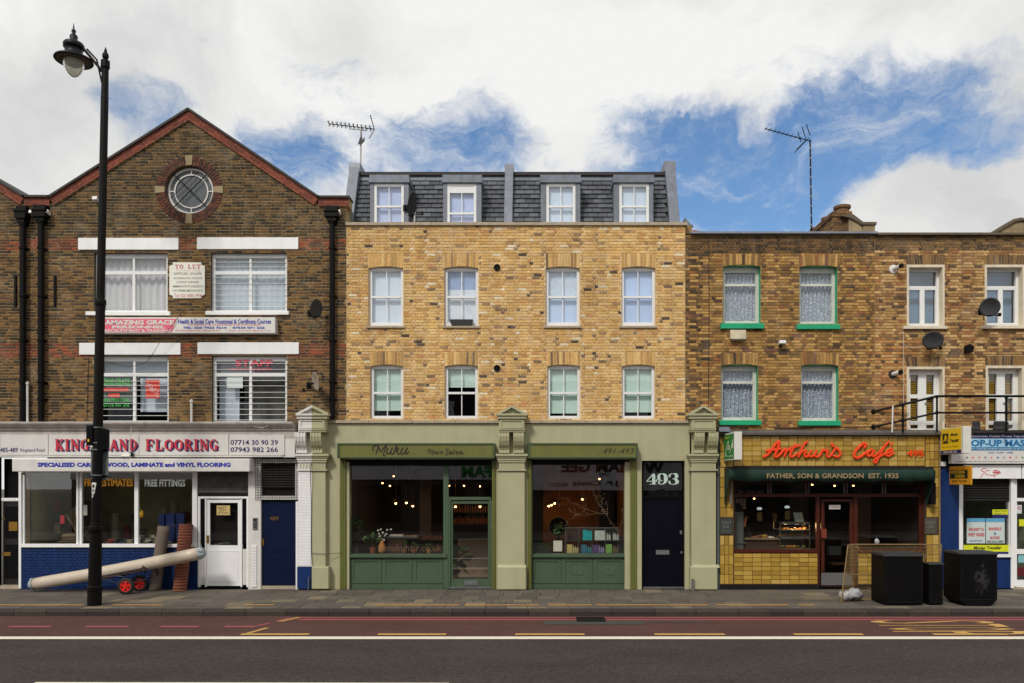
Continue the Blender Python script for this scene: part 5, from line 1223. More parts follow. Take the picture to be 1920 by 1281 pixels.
# counter, shelf of bottles, posts
q = thing('reception_counter','wooden salon counter with papers on top behind the big window','counter',XP(738,1037,1.6))
MB().box(X(727,1.6),X(760,1.6),1.6,2.2,.02,Z(1009,1.6)).build('front', wood, q); MB().box(X(725,1.6),X(783,1.6),1.55,2.3,Z(1009,1.6),Z(1006,1.6)).build('worktop', slate_m if 0 else mat('grey_worktop', c8(90,92,90), .4), q)
MB().box(X(729,1.55),X(754,1.55),1.65,1.9,Z(1006,1.6),Z(1003,1.6)).build('paper_stack', cotton, label='stack of white papers on the salon counter', cat='papers')
am = mat('amber_bottle', c8(180,96,36), .3); 
def bottle(x, y, z, h, r, m, lab, grp):
    b = MB(); b.lathe([(r,0),(r,h*.65),(r*.4,h*.8),(r*.4,h),(0,h)], (x,y,z), 10); b.build('bottle', m, label=lab, cat='bottle', group=grp)
sh_ = thing('bottle_shelf','dark shelf carrying a row of amber bottles behind the salon window','shelf',XP(810,1015,2.0)); MB().box(X(783,2.0),X(830,2.0),2.0,2.3,Z(1012,2.0)-.03,Z(1012,2.0)).build('board', wood, sh_); MB().box(X(784,2.0),X(829,2.0),2.2,2.25,.02,Z(1012,2)-.03).build('back_panel', wood, sh_)
for i in range(8): bottle(X(786+i*5.6,2.1), 2.15, Z(1012,2.0), .13, .03, am, 'amber bottle, %s from the left in the row behind the big salon window' % ORD[i], 'amber bottles behind the big salon window')
for j, yy in enumerate((982,960)):
    sh_ = thing('wall_shelf', ('lower','upper')[j]+' shelf of bottles seen through the salon door glass', 'shelf', XP(882,yy,3.6)); MB().box(X(850,3.6),X(920,3.6),3.6,3.85,Z(yy,3.6)-.03,Z(yy,3.6)).build('board', wood, sh_)
    for i in range(14): bottle(X(853+i*4.8,3.7), 3.7, Z(yy,3.6), .18+.03*(i%3), .028, am if (i+j)%3 else straw, 'bottle, %s from the left on the %s shelf behind the salon door' % (ORD[i], ('lower','upper')[j]), 'bottles on the %s salon wall shelf' % ('lower','upper')[j])
MB().box(X(787,2.4),X(808,2.4),2.4,2.5,.02,Z(880)).build('pillar', mat('grey_pillar', c8(98,84,72), .9), mb_); 
MB().box(X(852,1.6),X(915,1.6),2.5,2.55,.02,Z(1010,2.5)).build('half_wall', mat('cream_inner_wall', c8(150,128,110), .9), mb_)
# second window display
bx_ = thing('box_hedge_planter','clipped box hedge in a trough at the left of the second salon window','planter',XP(1013,1039,.4)); R_ = random.Random(8)
l = MB()
for i in range(900):
    p = Vector((X(998.5+R_.random()*35,.45), .3+R_.random()*.3, Z(1036-R_.random()*18,.45))); u = Vector((R_.uniform(-1,1),R_.uniform(-1,1),R_.uniform(-1,1))).normalized()*.018; v = u.cross(Vector((R_.random(),R_.random(),1))).normalized()*.010
    l.add([p-u,p+v,p+u,p-v],[(0,1,2,3)])
l.build('foliage', leaf, bx_); MB().box(X(999,.45),X(1032,.45),.33,.57,Z(1039,.4),Z(1024,.4)).build('trough', mat('dark_soil', c8(24,28,18), .9), bx_)
ws = thing('white_card','blank white card on a dark stand beside the box hedge','card',XP(1046,1036,.4)); MB().pb(1037.5,1014,1054,1034,.4,.42).build('card', cotton, ws); MB().pb(1036.5,1012,1056,1037,.425,.45).build('stand', black, ws)
rk = thing('display_rack','wire rack of hair products in the second salon window','shelf',XP(1110,1039,.45)); q = MB(); x0,x1,z0,z1 = X(1060,.45),X(1160,.45),Z(1038,.45),Z(990,.45); zm = Z(1014,.45)
for y_ in (.4,.6):
    for z_ in (z0,zm,z1): q.tube([(x0,y_,z_),(x1,y_,z_)], .007, 5)
    for k in range(5): xx = x0+(x1-x0)*k/4; q.tube([(xx,y_,z0),(xx,y_,z1)], .007, 5)
q.build('frame', silver, rk)
for (ya, nm) in ((z0+.004,'shelf_board'),(zm+.004,'shelf_board')): MB().box(x0,x1,.41,.6,ya,ya+.012).build(nm, iron, rk)
q = MB()
for k in range(50): xx = x0+(x1-x0)*k/50; q.tube([(xx,.602,z0),(xx,.602,z1)], .0025, 4, cap=False)
for k in range(24): zz = z0+(z1-z0)*k/24; q.tube([(x0,.60,zz),(x1,.60,zz)], .0025, 4, cap=False)
q.build('wire_mesh', silver, rk)
prods = [(1093,1100,0,'turquoise',(20,170,176),.27),(1100.5,1105,0,'turquoise',(20,170,176),.25),(1105.5,1110,0,'turquoise',(20,170,176),.24),(1115,1134,0,'white',(196,206,200),.25),(1063,1073,1,'cream',(196,176,110),.22),(1090,1099,1,'blue',(50,110,140),.22),(1112,1122,1,'purple',(86,62,120),.21),(1135,1147,1,'lime green',(120,170,80),.23)]
for (a,b,row,nm,cc,h) in prods:
    zz = (zm if row == 0 else z0)+.017
    MB().box(X(a,.45),X(b,.45),.42,.5,zz,zz+h).build('product_box', mat(nm.replace(' ','_')+'_carton', c8(*cc), .5), label='%s carton on the %s tier of the wire rack near px' % (nm, 'upper' if row == 0 else 'lower') if 0 else '%s carton %son the %s tier of the wire rack' % (nm, {1093:'at the left of three ',1100.5:'in the middle of three ',1105.5:'at the right of three '}.get(a,''), 'upper' if row == 0 else 'lower'), cat='carton')
for (a,row,nm,cc,n) in ((1136,0,'white',(200,205,200),3),(1151,0,'white',(200,205,200),3),(1075,1,'cream',(206,190,140),3),(1100,1,'teal',(40,140,150),3),(1124,1,'lilac',(150,140,180),3),(1150,1,'brown',(120,96,70),3),(1067,0,'black',(22,22,24),2)):
    for i in range(n): bottle(X(a+i*3.7,.45), .46, (zm if row == 0 else z0)+.017, .2-.02*i, .022, mat(nm+'_bottle', c8(*cc), .4), '%s %s bottle on the %s tier of the wire rack%s' % (ORD[i], nm, ('upper','lower')[row], ', under the first group' if a == 1151 else ''), '%s bottles on the wire rack' % nm)
br = thing('branch_arrangement','bare flowering branches in a dark vase arching across the second salon window','branches',XP(1163,1038,.7)); MB().lathe([(.08,0),(.1,.25),(.06,.42),(.07,.46)], XP(1163,1038,.7), 14).build('vessel', mat('dark_stoneware', c8(52,44,38), .6), br)
R_ = random.Random(12); q = MB(); bl_ = MB()
def twig(p, d, L0, r, lv):
    pts = [p]; c = p
    for i in range(6):
        d = (d+Vector((R_.uniform(-.18,.18),R_.uniform(-.12,.12),R_.uniform(-.15,.15)))).normalized(); c = c+d*L0/6; pts.append(c)
        if lv < 2 and i > 0 and R_.random() < .75: twig(c, (d+Vector((R_.uniform(-.8,.8),R_.uniform(-.4,.4),R_.uniform(-.5,.9)))).normalized(), L0*.42, r*.55, lv+1)
        if R_.random() < (.5 if lv else .3): bl_.lathe([(0,-.012),(.016,0),(0,.014)], c+Vector((R_.uniform(-.03,.03),R_.uniform(-.03,.03),R_.uniform(-.03,.03))), 6)
    q.tube(pts, [r*(1-.12*i) for i in range(7)], 5)
p0 = Vector(XP(1163,1006,.7)); p1 = Vector(XP(1152,987,.7)); q.tube([p0,p1], .012, 5)
twig(p1, Vector(XP(1110,940,.7))-p1, .75, .011, 0); twig(Vector(XP(1130,965,.7)), Vector((-1,0,.45)).normalized(), .95, .009, 0); twig(p0, Vector((.0,0,1)), 1.0, .010, 0); twig(Vector(XP(1132,962,.7)), Vector((-1,0,.02)).normalized(), .95, .008, 0)
q.build('twig', mat('bark', c8(120,92,66), .85), br); bl_.build('blossom', mat('dusty_blossom', c8(190,160,140), .8), br)
mr = thing('mirror','round mirror with brass rim at the back of the second salon window','mirror',XP(1047,988,2.5)); cx_, cy_, cz_ = XP(1047,988,2.5)
MB().lathe([(.30,0),(.30,.03),(.27,.03),(.27,0),(.30,0)], (cx_,2.5,cz_), 28, axis='y').build('rim', brass, mr); MB().lathe([(.27,0),(.27,.01)], (cx_,2.52,cz_), 28, axis='y').build('glass', black, mr)
MB().box(X(1165,.5)-.02,X(1165,.5)+.02,.5,.52,Z(1030,.5),Z(1029,.5))
dy_ = leafy(1047,1014,1.0,.06,black,.32,.12,50,'dark green houseplant behind the white card in the second salon window',.12,seed=11)
# ============================================================= CAFE HOUSE
P_cafe = [(c8(164,124,66),6),(c8(148,110,57),5),(c8(178,140,80),4),(c8(126,95,54),4),(c8(108,80,50),2),(c8(78,60,44),1),(c8(192,150,88),2.5),(c8(144,92,54),1.4),(c8(118,82,66),.8)]
P_cafe_d = [(c8(92,68,42),4),(c8(74,56,38),3),(c8(112,82,48),3),(c8(58,46,34),2)]
P_shop = [(c8(174,134,80),5),(c8(188,150,96),4),(c8(156,115,68),4),(c8(138,98,60),3),(c8(110,80,54),2),(c8(160,102,64),1.2),(c8(86,66,48),1.2),(c8(204,168,112),2.5)]
P_shop_d = [(c8(112,86,54),4),(c8(92,70,46),3),(c8(140,106,62),3),(c8(72,56,42),2)]
P_shop_o = [(c8(180,126,72),4),(c8(190,138,82),3),(c8(164,110,62),3),(c8(192,152,96),3)]
cb = thing('cafe_building','brown brick house with emerald window trim above the tiled cafe','building',(X(1463),0,0))
EH = [hole(1356,498,1426,606), hole(1499,499,1570,607), hole(1352,684,1421,788), hole(1502,684,1572,789)]
NBc = [(h[0]-.01,h[1]+.01,h[3]-.02,h[3]+.27) for h in EH]+[(h[0]-.08,h[1]+.1,h[2]-.14,h[2]+.0) for h in EH]
def crow(r, x, z):
    if z > Z(475): return P_cafe_d
    if x < X(1322): return P_cafe_d if (r*7+int(x*9)) % 5 < 2 else P_cafe
wall(cb, (Z(812), Z(441)), lambda z: (X(1285.5), X(1640)), EH, P_cafe, mort_c, ph=3, colrow=crow, nobrick=NBc)
for h in EH:
    a, b = h[0]*SC+VX, h[1]*SC+VX; yb = VY-(h[3]-EYE)*SC; arch(cb, a, b, yb-22, yb+2, P_cafe, mort_c, 12, fan=.02, rise=.05)
for (h, sill, tr) in zip(EH, ((1352,606,1433,616),(1495,608,1576,617),(1349,788,1428,797),(1498,789,1577,798)), (532,532,716,716)):
    x0,x1,z0,z1 = h; Y = .17; room(cb, h, slatedark, Y+.06, 2, mrev=teal, name='window_room')
    f = MB(); frame_rect(f,x0,x1,z0,z1,Y,.085,.08); zt = Z(tr); f.box(x0+.085,x1-.085,Y-.015,Y+.06,zt-.03,zt+.03); f.box(x0+.085,x1-.085,Y+.01,Y+.06,z1-.14,z1-.085)
    w = f.build('window', mat('aged_white_frame', c8(206,204,196), .5, var=.08, streak=.1), cb)
    MB().quad((x0+.05,Y+.05,z0+.05),(x1-.05,Y+.05,z0+.05),(x1-.05,Y+.05,z1-.05),(x0+.05,Y+.05,z1-.05)).build('pane', gl, w)
    q = MB(); folds(q, x0+.02, x1-.02, z0, z1, Y+.13, .035, 9); q.smooth = True; q.build('lace_curtain', lace_m, w)
    MB().pb(*sill, -.10, .17).build('sill', teal, w, bevel=.006)
MB().prism_x([(-.10,Z(441)),(-.12,Z(440)),(-.10,Z(436)),(.35,Z(435)),(.35,Z(441))], X(1294), X(1643)).build('lead_coping', lead, cb)
q = MB(); q.quad((X(1286),.3,Z(441)),(X(1640),.3,Z(441)),(X(1640),10,Z(441)),(X(1286),10,Z(441))); q.quad((X(1286),10,0),(X(1925)+4,10,0),(X(1925)+4,10,Z(441)),(X(1286),10,Z(441))); q.build('roof', roofdark, cb)
# bits at the left end of the coping
MB().box(X(1286),X(1299),.1,.6,Z(436),Z(421)).build('party_stub', mort_c, cb); MB().prism([(X(1286),Z(421)),(X(1302),Z(421)),(X(1296),Z(417)),(X(1286),Z(405))], .1, 1.0).build('ridge_stub', lead, cb)
MB().prism([(X(1296,3),Z(436,3)),(X(1326,3),Z(436,3)),(X(1300,3),Z(431,3))], 3, 5).build('tiled_roof_edge', red_m if 0 else mat('red_tile_roof', c8(140,60,44), .8), cb)
# chimney stack + cement gable (shared party wall behind)
Yc = 1.6
P_ch = [(c8(112,84,52),4),(c8(90,64,42),3),(c8(134,100,62),3)]
zb_ = Z(440,Yc); z = zb_; ch = MB().box(X(1562,Yc),X(1598,Yc),Yc+.012,4.6,zb_-.6,Z(399,Yc)).build('chimney_stack', mort_c, cb)
q = MB()
r = 0; z = Z(438,Yc); cwid = .075
vb_x0, vb_x1 = X(1562,Yc), X(1598,Yc)
while z < Z(400,Yc):
    e = .03 if z > Z(408,Yc) else 0
    x = vb_x0-e-(.11 if r%2 else 0)
    while x < vb_x1+e-.02:
        a, b = max(x,vb_x0-e)+.005, min(x+.22,vb_x1+e)-.005
        if b-a > .03: q.box(a,b,Yc-e-.002,Yc+.1,z+.004,z+.07,random.choice(P_ch)[0])
        x += .225
    y = Yc
    for k in range(13): q.box(vb_x0-e-.006,vb_x0,Yc+.012+k*.225+(.1 if r%2 else 0),Yc+.012+k*.225+.21+(.1 if r%2 else 0),z+.004,z+.07,random.choice(P_ch)[0])
    z += .078; r += 1
q.build('chimney_brickwork', brick_m, cb, kind='stuff')
for i, (px, yy, ww) in enumerate(((1579,1.9,.24),(1579,2.9,.22),(1580,3.9,.2))):
    MB().lathe([(.2,0),(.19,.18),(.23,.2),(.24,.27),(.19,.29),(.15,.29)], (X(1579,1.9),yy,Z(399,Yc)), 16).build('chimney_pot', mat('weathered_pot', c8(112,82,60), .85, var=.2), ch)
cem = mat('stained_cement', c8(150,132,100), .9, var=.25, scale=3, streak=.25, bump=.2)
q = MB(); Yg_ = 1.5; P_ = [(1576,441),(1576,401),(1588,404),(1602,410),(1620,422),(1620,441)]; q.prism([(X(a,Yg_),Z(b,Yg_)) for a,b in ((1592,441),(1592,405),(1606,411),(1620,421),(1620,441))], Yg_, Yg_+.3); pg = q.build('parapet_gable', cem, cb)
q = MB(); q.prism([(X(a,Yg_),Z(b,Yg_)) for a,b in ((1577,406),(1588,402),(1600,404),(1617,417),(1624,420),(1618,425),(1604,415),(1592,409))], Yg_-.06, Yg_+.4); q.build('gable_coping', mat('dark_stone_coping', c8(98,86,70), .9, var=.2), pg)
MB().pb(1619,421,1641,440,Yg_-.05,Yg_+.35).build('gable_pier', cem, pg); MB().pb(1617,416,1644,421,Yg_-.09,Yg_+.4).build('pier_cap', mat('dark_stone_coping', (0,0,0)), pg)
# cafe cable, alarm boxes
cable([XP(1329,445,-.02),XP(1329.5,600,-.02),XP(1328,770,-.02)], .008, cable_m, 'straight dark cable down the bricks left of the emerald trimmed windows')
cable([XP(1440,800,-.03),XP(1480,803,-.03),XP(1560,801,-.03),XP(1640,800,-.03)], .008, cable_m, 'dark cable slung along the bricks above the mustard tiles')
ab = thing('alarm_box','dirty cream box under the upper left emerald window sill','alarm box',(X(1383),-.05,Z(637)))
MB().prism_x([(-.14,Z(637)),(-.10,Z(620)),(0,Z(619)),(0,Z(636))], X(1368), X(1397)).build('cover', mat('dirty_cream_plastic', c8(196,184,158), .6, var=.15, streak=.2), ab); q = MB()
for k in range(9): q.box(X(1369.5+k*3),X(1371+k*3),-.135,-.03,Z(640),Z(637)+.002)
q.build('louvre', mat('dirty_grille', c8(120,108,90), .7), ab)
cm = thing('security_lamp','small security light on the bricks between the four emerald windows','lamp',(X(1464),-.05,Z(652)))
MB().prism_x([(-.2,Z(646)),(-.05,Z(648)),(-.03,Z(641)),(-.18,Z(640))], X(1458), X(1470)).build('head', whitew, cm); MB().tube([(X(1463),-.12,Z(647)),(X(1463),-.04,Z(652)),(X(1463),0,Z(651))], .02, 6).build('bracket', iron, cm)
# ============================================================= CAFE ground floor: tiles
P_t = [c8(*c) for c in ((174,141,62),(183,151,72),(166,133,56),(180,146,68),(160,127,53),(187,156,84),(172,137,58),(154,121,52))]
items = []
def tiles(x0, y0, x1, y1, nx, ny, Y):
    """pixel rectangle split in nx by ny glazed tiles"""
    w = (x1-x0)/nx; h = (y1-y0)/ny
    for i in range(nx):
        for j in range(ny):
            ci = random.randrange(8); a, b = X(x0+w*i), X(x0+w*(i+1)); c, d = Z(y0+h*(j+1)), Z(y0+h*j); W, H = round(b-a-.009,3), round(d-c-.009,3)
            def mk(W=W, H=H, ci=ci):
                m = MB(); e = .004; m.add([(-W/2,.012,-H/2),(W/2,.012,-H/2),(W/2,.012,H/2),(-W/2,.012,H/2),(-W/2+e,0,-H/2+e),(W/2-e,0,-H/2+e),(W/2-e,0,H/2-e),(-W/2+e,0,H/2-e)],[(4,5,6,7),(0,1,5,4),(1,2,6,5),(2,3,7,6),(3,0,4,7)],P_t[ci]); return m
            items.append(((W,H,ci), mk, ((a+b)/2, Y-.012-random.random()*.0015, (c+d)/2), None))
Yt_ = -.06
tiles(1349,818,1374,876,2,4,Yt_); tiles(1375,818,1732,874,21,6.5 and 6,Yt_); tiles(1733,818,1758,876,3,4,Yt_)
tiles(1349,877,1374,970,2,5,Yt_); tiles(1349,1004,1374,1095,3,5,Yt_); tiles(1735,877,1758,970,2,5,Yt_); tiles(1735,1003,1758,1095,2,5,Yt_)
tiles(1375,1037.5,1532,1095,9,7,Yt_+.02); tiles(1608,1037.5,1732,1095,7,7,Yt_+.02)
pieces(items, cb, 'tile', 'far_tiles', tile_m, 300, dist)
q = MB(); q.box(X(1348),X(1759),Yt_,.2,Z(880),Z(815)); q.box(X(1348),X(1375.5),Yt_,.2,0,Z(880)); q.box(X(1733),X(1759),Yt_,.2,0,Z(880)); q.box(X(1375.5),X(1533),Yt_+.02,.2,0,Z(1037)); q.box(X(1606),X(1733),Yt_+.02,.2,0,Z(1037)); q.build('tile_bed', grout, cb)
for a, b in ((1348,1534),(1604,1759)):
    n = int((b-a)/14)
    for i in range(n): MB().box(X(a+(b-a)*i/n)+.003,X(a+(b-a)*(i+1)/n)-.003,Yt_-.02,Yt_+.02,.0,Z(1096)).build('plinth_tile', mat('black_glazed_tile', c8(26,25,26), .3), cb)
MB().prism_x([(Yt_-.12,Z(816.5)),(Yt_-.13,Z(812)),(0,Z(806)),(0,Z(816.5))], X(1346), X(1759)).build('fascia_flashing', mat('dull_flashing', c8(92,86,82), .7, var=.2), cb)
MB().prism_x([(-.35,Z(811)),(-.2,Z(802)),(0,Z(800)),(0,Z(812))], X(1344), X(1364)).build('lead_corner', lead, cb)
MB().box(X(1343.5),X(1347.5),-.08,.1,0,Z(815)).build('corner_strip', mat('grey_corner_strip', c8(80,90,92), .6), cb)
MB().box(X(1759),X(1763),-.04,.1,0,Z(820)).build('corner_strip', mort_c, cb)
# orange script
cs = thing('cafe_lettering','raised orange script reading Arthur\'s Café with number 495 on mustard tiles','sign',(X(1570),-.1,Z(866)))
def raised(lines, r, nm, Y=-.13):
    q = MB()
    for l in lines:
        pts = []; P = [l[0]]+list(l)+[l[-1]]
        for i in range(1, len(P)-2):
            for j in range(5):
                t = j/5; pts.append([.5*((2*P[i][a])+(-P[i-1][a]+P[i+1][a])*t+(2*P[i-1][a]-5*P[i][a]+4*P[i+1][a]-P[i+2][a])*t*t+(-P[i-1][a]+3*P[i][a]-3*P[i+1][a]+P[i+2][a])*t**3) for a in (0,1)])
        pts.append(l[-1]); w = [Vector(XP(1420+p[0]/6, 820+p[1]/6, Y)) for p in pts]
        n = len(w); q.tube([w[0]-(w[1]-w[0]).normalized()*r*.7]+w+[w[-1]+(w[-1]-w[-2]).normalized()*r*.7], [r*.45]+[r]*n+[r*.45], 8, flat=.55)
    return q.build(nm, orange, cs)
raised([[(70,222),(118,196),(168,132),(215,70),(248,52),(240,100),(215,165),(200,205),(212,222),(245,205),(285,160),(318,134)],[(105,152),(150,144),(225,140),(262,128)]], .036, 'letter_A')
raised([[(318,130),(330,148),(316,185),(304,218)],[(318,172),(348,142),(372,136),(372,158)]], .030, 'letter_r')
raised([[(432,80),(400,135),(372,195),(384,222),(416,210),(452,180)],[(372,120),(420,110),(480,92)]], .030, 'letter_t')
raised([[(568,52),(540,64),(500,130),(462,222)],[(462,216),(500,168),(540,148),(550,166),(532,200),(546,222),(582,204)]], .030, 'letter_h')
raised([[(608,150),(584,196),(600,220),(640,200),(668,150),(650,200),(668,222),(712,200)]], .030, 'letter_u')
raised([[(700,208),(736,150),(748,138),(762,152),(800,148),(784,190),(794,220),(822,214)]], .030, 'letter_r')
raised([[(838,72),(852,82),(848,104)]], .034, 'apostrophe')
raised([[(820,214),(860,160),(888,118),(902,130),(932,168),(930,206),(896,222),(862,210)]], .032, 'letter_s')
raised([[(1206,118),(1226,82),(1196,72),(1146,112),(1098,170),(1094,216),(1130,232),(1180,208),(1240,160)]], .037, 'letter_C')
raised([[(1308,150),(1276,144),(1242,184),(1250,214),(1282,200),(1316,150),(1296,196),(1310,216),(1348,192)]], .030, 'letter_a')
raised([[(1348,192),(1410,130),(1468,64),(1484,52),(1452,74),(1408,150),(1362,240),(1334,288),(1314,276),(1330,244),(1390,212),(1440,186)]], .028, 'letter_f')
raised([[(1440,190),(1490,172),(1518,146),(1500,132),(1460,160),(1448,196),(1480,212),(1534,176)]], .029, 'letter_e'); raised([[(1516,62),(1508,96)]], .022, 'accent')
text('495', (1701,843.5,1732,856.5), -.13, orange, cs, 'number', bold=.03)
# awning
aw = thing('awning','dark green canvas awning lettered FATHER, SON & GRANDSON EST. 1935','awning',(X(1555),-.3,Z(948)))
MB().pb(1366,875,1751,881,-.52,-.06).build('awning_cassette', mat('black_cassette', c8(12,11,12), .6), aw)
q = MB(); n = 60; vs = []; fs = []; xa, xb = X(1366,-.55), X(1751,-.55)
for i in range(n+1):
    x = xa+(xb-xa)*i/n; w = .012*sin(i*1.3)+.01*sin(i*.37); sag = .016*sin(i*.55+1)
    vs += [(x,-.5,Z(880,-.5)),(x,-.58+w,Z(885,-.55)),(x,-.58+w*1.4,Z(902.5,-.55)+sag)]
for i in range(n):
    for j in range(2): fs.append((i*3+j+1,(i+1)*3+j+1,(i+1)*3+j,i*3+j)[::-1])
q.add(vs, fs); q.smooth = True; vl = q.build('valance', awn, aw)
sm = vl.modifiers.new('thickness', 'SOLIDIFY'); sm.thickness = .008
def cloth(pts, y0, y1, nm):
    q = MB(); q.prism(pts, y0, y1); return q.build(nm, awn, aw)
for s, xx in ((-1,1366),(1,1751)):
    q = MB(); q.prism_x([(-.55,Z(902,-.55)),(-.58,Z(884,-.55)),(-.5,Z(880,-.5)),(-.08,Z(880)),(-.08,Z(940)),(-.14,Z(948)),(-.24,Z(932))], X(xx,-.5)-.01, X(xx,-.5)+.01); q.build('side_cloth', awn, aw)
    MB().tube([(X(xx,-.2)-s*.06,-.2,Z(944)),(X(xx,-.2)-s*.06,-.22,Z(905))], .03, 8).build('arm_bracket', silver if s < 0 else mat('weathered_bracket', c8(70,62,54), .6), aw)
MB().pb(1746,905,1755,946,-.3,-.08).build('roller_arm', iron, aw)
text('FATHER, SON & GRANDSON  EST. 1935', (1438,887.5,1685,898.5), -.63, tan_t, aw, bold=.02)
# projecting cafe light box
def projbox(xpx, y0, y1, Yn, Yf, th, mats, nm, label):
    xx = X(xpx, Yf); t = thing('projecting_sign', label, 'sign', (xx, Yf, Z(y1))); z0, z1 = Z(y1,Yf), Z(y0,Yf)
    MB().box(xx, xx+th, Yn, Yf, z0, z1).build('case', mats, t, bevel=.01)
    MB().tube([(xx+th/2,0,z1-.1),(xx+th/2,Yf,z1-.1)], .02, 6).build('bracket', iron, t)
    return t, xx, z0, z1
def sideplate(t, xx, Yf, Yn, z0, z1, a, b, c, d, m, nm, e=.004):   # u along depth from wall (left) to street (right)
    ya = Yf+(Yn-Yf)*a; yb = Yf+(Yn-Yf)*c; za = z1+(z0-z1)*b; zb = z1+(z0-z1)*d
    return MB().box(xx-e, xx-e+.003, min(ya,yb), max(ya,yb), min(za,zb), max(za,zb)).build(nm, m, t)
def sidetext(s, t, xx, Yf, Yn, z0, z1, a, b, c, d, m, e=.007, bold=0, shear=0):
    ya = Yf+(Yn-Yf)*a; w = abs((Yn-Yf)*(c-a)); zb = z1+(z0-z1)*d; h = (z1-z0)*(d-b)
    return text(s, None, 0, m, t, frame=((xx-e,ya,zb),(0,-1,0),(0,0,1),w,h), bold=bold, shear=shear)
Yn, Yf = -1.25, -.12
t, xx, z0, z1 = projbox(1357, 814.5, 864.5, Yn, Yf, .19, mat('cream_sign_case', c8(214,212,204), .45, var=.05), 'x', 'white cased projecting sign with green Café face at the left of the tiled shop')
sideplate(t,xx,Yf,Yn,z0,z1,.04,.05,.97,.95, mat('bright_green_panel', c8(20,130,52), .4, var=.2, scale=2), 'green_face')
sidetext("Arthur's", t,xx,Yf,Yn,z0,z1,.1,.1,.55,.2, mat('yellow_print', c8(210,190,60), .6), bold=.02)
def sidepoly(lines, t, xx, Yf, Yn, z0, z1, m, w, e=.008):
    q = MB()
    for l in lines: q.ribbon([((p[0]),(p[1]),w) for p in l], 0, T=lambda a,y,b: (xx-e+y, Yf+(Yn-Yf)*a, z1+(z0-z1)*b))
    return q.build('lettering', m, t)
sidepoly([[(.5,.42),(.48,.30),(.35,.45),(.2,.72),(.2,.84),(.32,.76)],[(.6,.5),(.5,.46),(.42,.58),(.5,.6),(.6,.48),(.58,.6)],[(.95,.26),(.85,.36),(.72,.6),(.6,.74)],[(.8,.52),(.95,.42),(.85,.42),(.8,.56),(.95,.52)]], t, xx, Yf, Yn, z0, z1, mat('pale_print', c8(214,214,190), .6), .045)
sidetext('FULLY LICENSED', t,xx,Yf,Yn,z0,z1,.35,.82,.92,.88, palet)
# money transfer
t, xx, z0, z1 = projbox(1763, 805, 853, -1.25, -.12, .2, mat('cream_sign_case', (0,0,0)), 'x', 'projecting light box with a yellow Money Transfer face and white end')
Yn = -1.25; yel = mat('yellow_sign_panel', c8(238,196,22), .4, var=.05)
sideplate(t,xx,Yf,Yn,z0,z1,.03,.02,.92,.85,yel,'yellow_face'); sideplate(t,xx,Yf,Yn,z0,z1,.03,.85,.92,.98,navyt,'navy_strip'); sideplate(t,xx,Yf,Yn,z0,z1,.12,.2,.38,.58,blk,'black_logo_tile',.008)
sidepoly([[(.15,.52),(.20,.45),(.25,.28),(.26,.28),(.25,.5)],[(.25,.5),(.29,.33),(.31,.33),(.34,.48),(.37,.5)]], t, xx, Yf, Yn, z0, z1, yel, .03, .0115)
sidetext('Money', t,xx,Yf,Yn,z0,z1,.47,.2,.8,.36,blk,bold=.03,shear=.3); sidetext('Transfer', t,xx,Yf,Yn,z0,z1,.44,.42,.84,.56,blk,bold=.03,shear=.3)
sidetext('FAST · CONVENIENT · AFFORDABLE', t,xx,Yf,Yn,z0,z1,.12,.7,.8,.74,blk); sidetext('0800-328-1622', t,xx,Yf,Yn,z0,z1,.16,.88,.75,.95,wsign,bold=.02)
t, xx, z0, z1 = projbox(1780, 875, 909, -1.15, -.12, .05, mat('amber_sign_case', c8(196,136,20), .45), 'x', 'yellow and black WESTERN UNION projecting sign below the Money Transfer box')
Yn = -1.15; sideplate(t,xx,Yf,Yn,z0,z1,.02,.02,.98,.98,mat('amber_panel', c8(214,150,26), .45, var=.08),'amber_face'); sideplate(t,xx,Yf,Yn,z0,z1,.06,.2,.88,.66,blk,'black_plate',.008)
sidetext('WESTERN', t,xx,Yf,Yn,z0,z1,.08,.23,.74,.4,yel,.011,bold=.01); sidetext('UNION', t,xx,Yf,Yn,z0,z1,.3,.45,.74,.62,yel,.011,bold=.01); sidetext('MONEY TRANSFER', t,xx,Yf,Yn,z0,z1,.16,.75,.84,.86,blk,bold=.01)
# plaques
for (a,b,lab,m_) in ((1350,1373,'dark slate plaque with cafe script on the left tiled pier',mat('slate_plaque', c8(52,54,52), .6, var=.15)),(1734.5,1757,'brown plaque with cafe script on the right tiled pier',mat('brown_plaque', c8(74,66,56), .6, var=.15))):
    t = thing('plaque', lab, 'plaque', (X((a+b)/2),-.08,Z(1002))); MB().pb(a,971,b,1002,Yt_-.03,Yt_).build('plate', m_, t, bevel=.004)
    pm = mat('worn_grey_print', c8(116,128,116), .7); text("Arthur's", (a+3,976,b-2,982), Yt_-.034, pm, t, shear=.35); text('Café', (a+6,984,b-6,990), Yt_-.034, pm, t, shear=.35); text('EST. 1935', (a+5,995,b-5,997.5), Yt_-.034, pm, t)
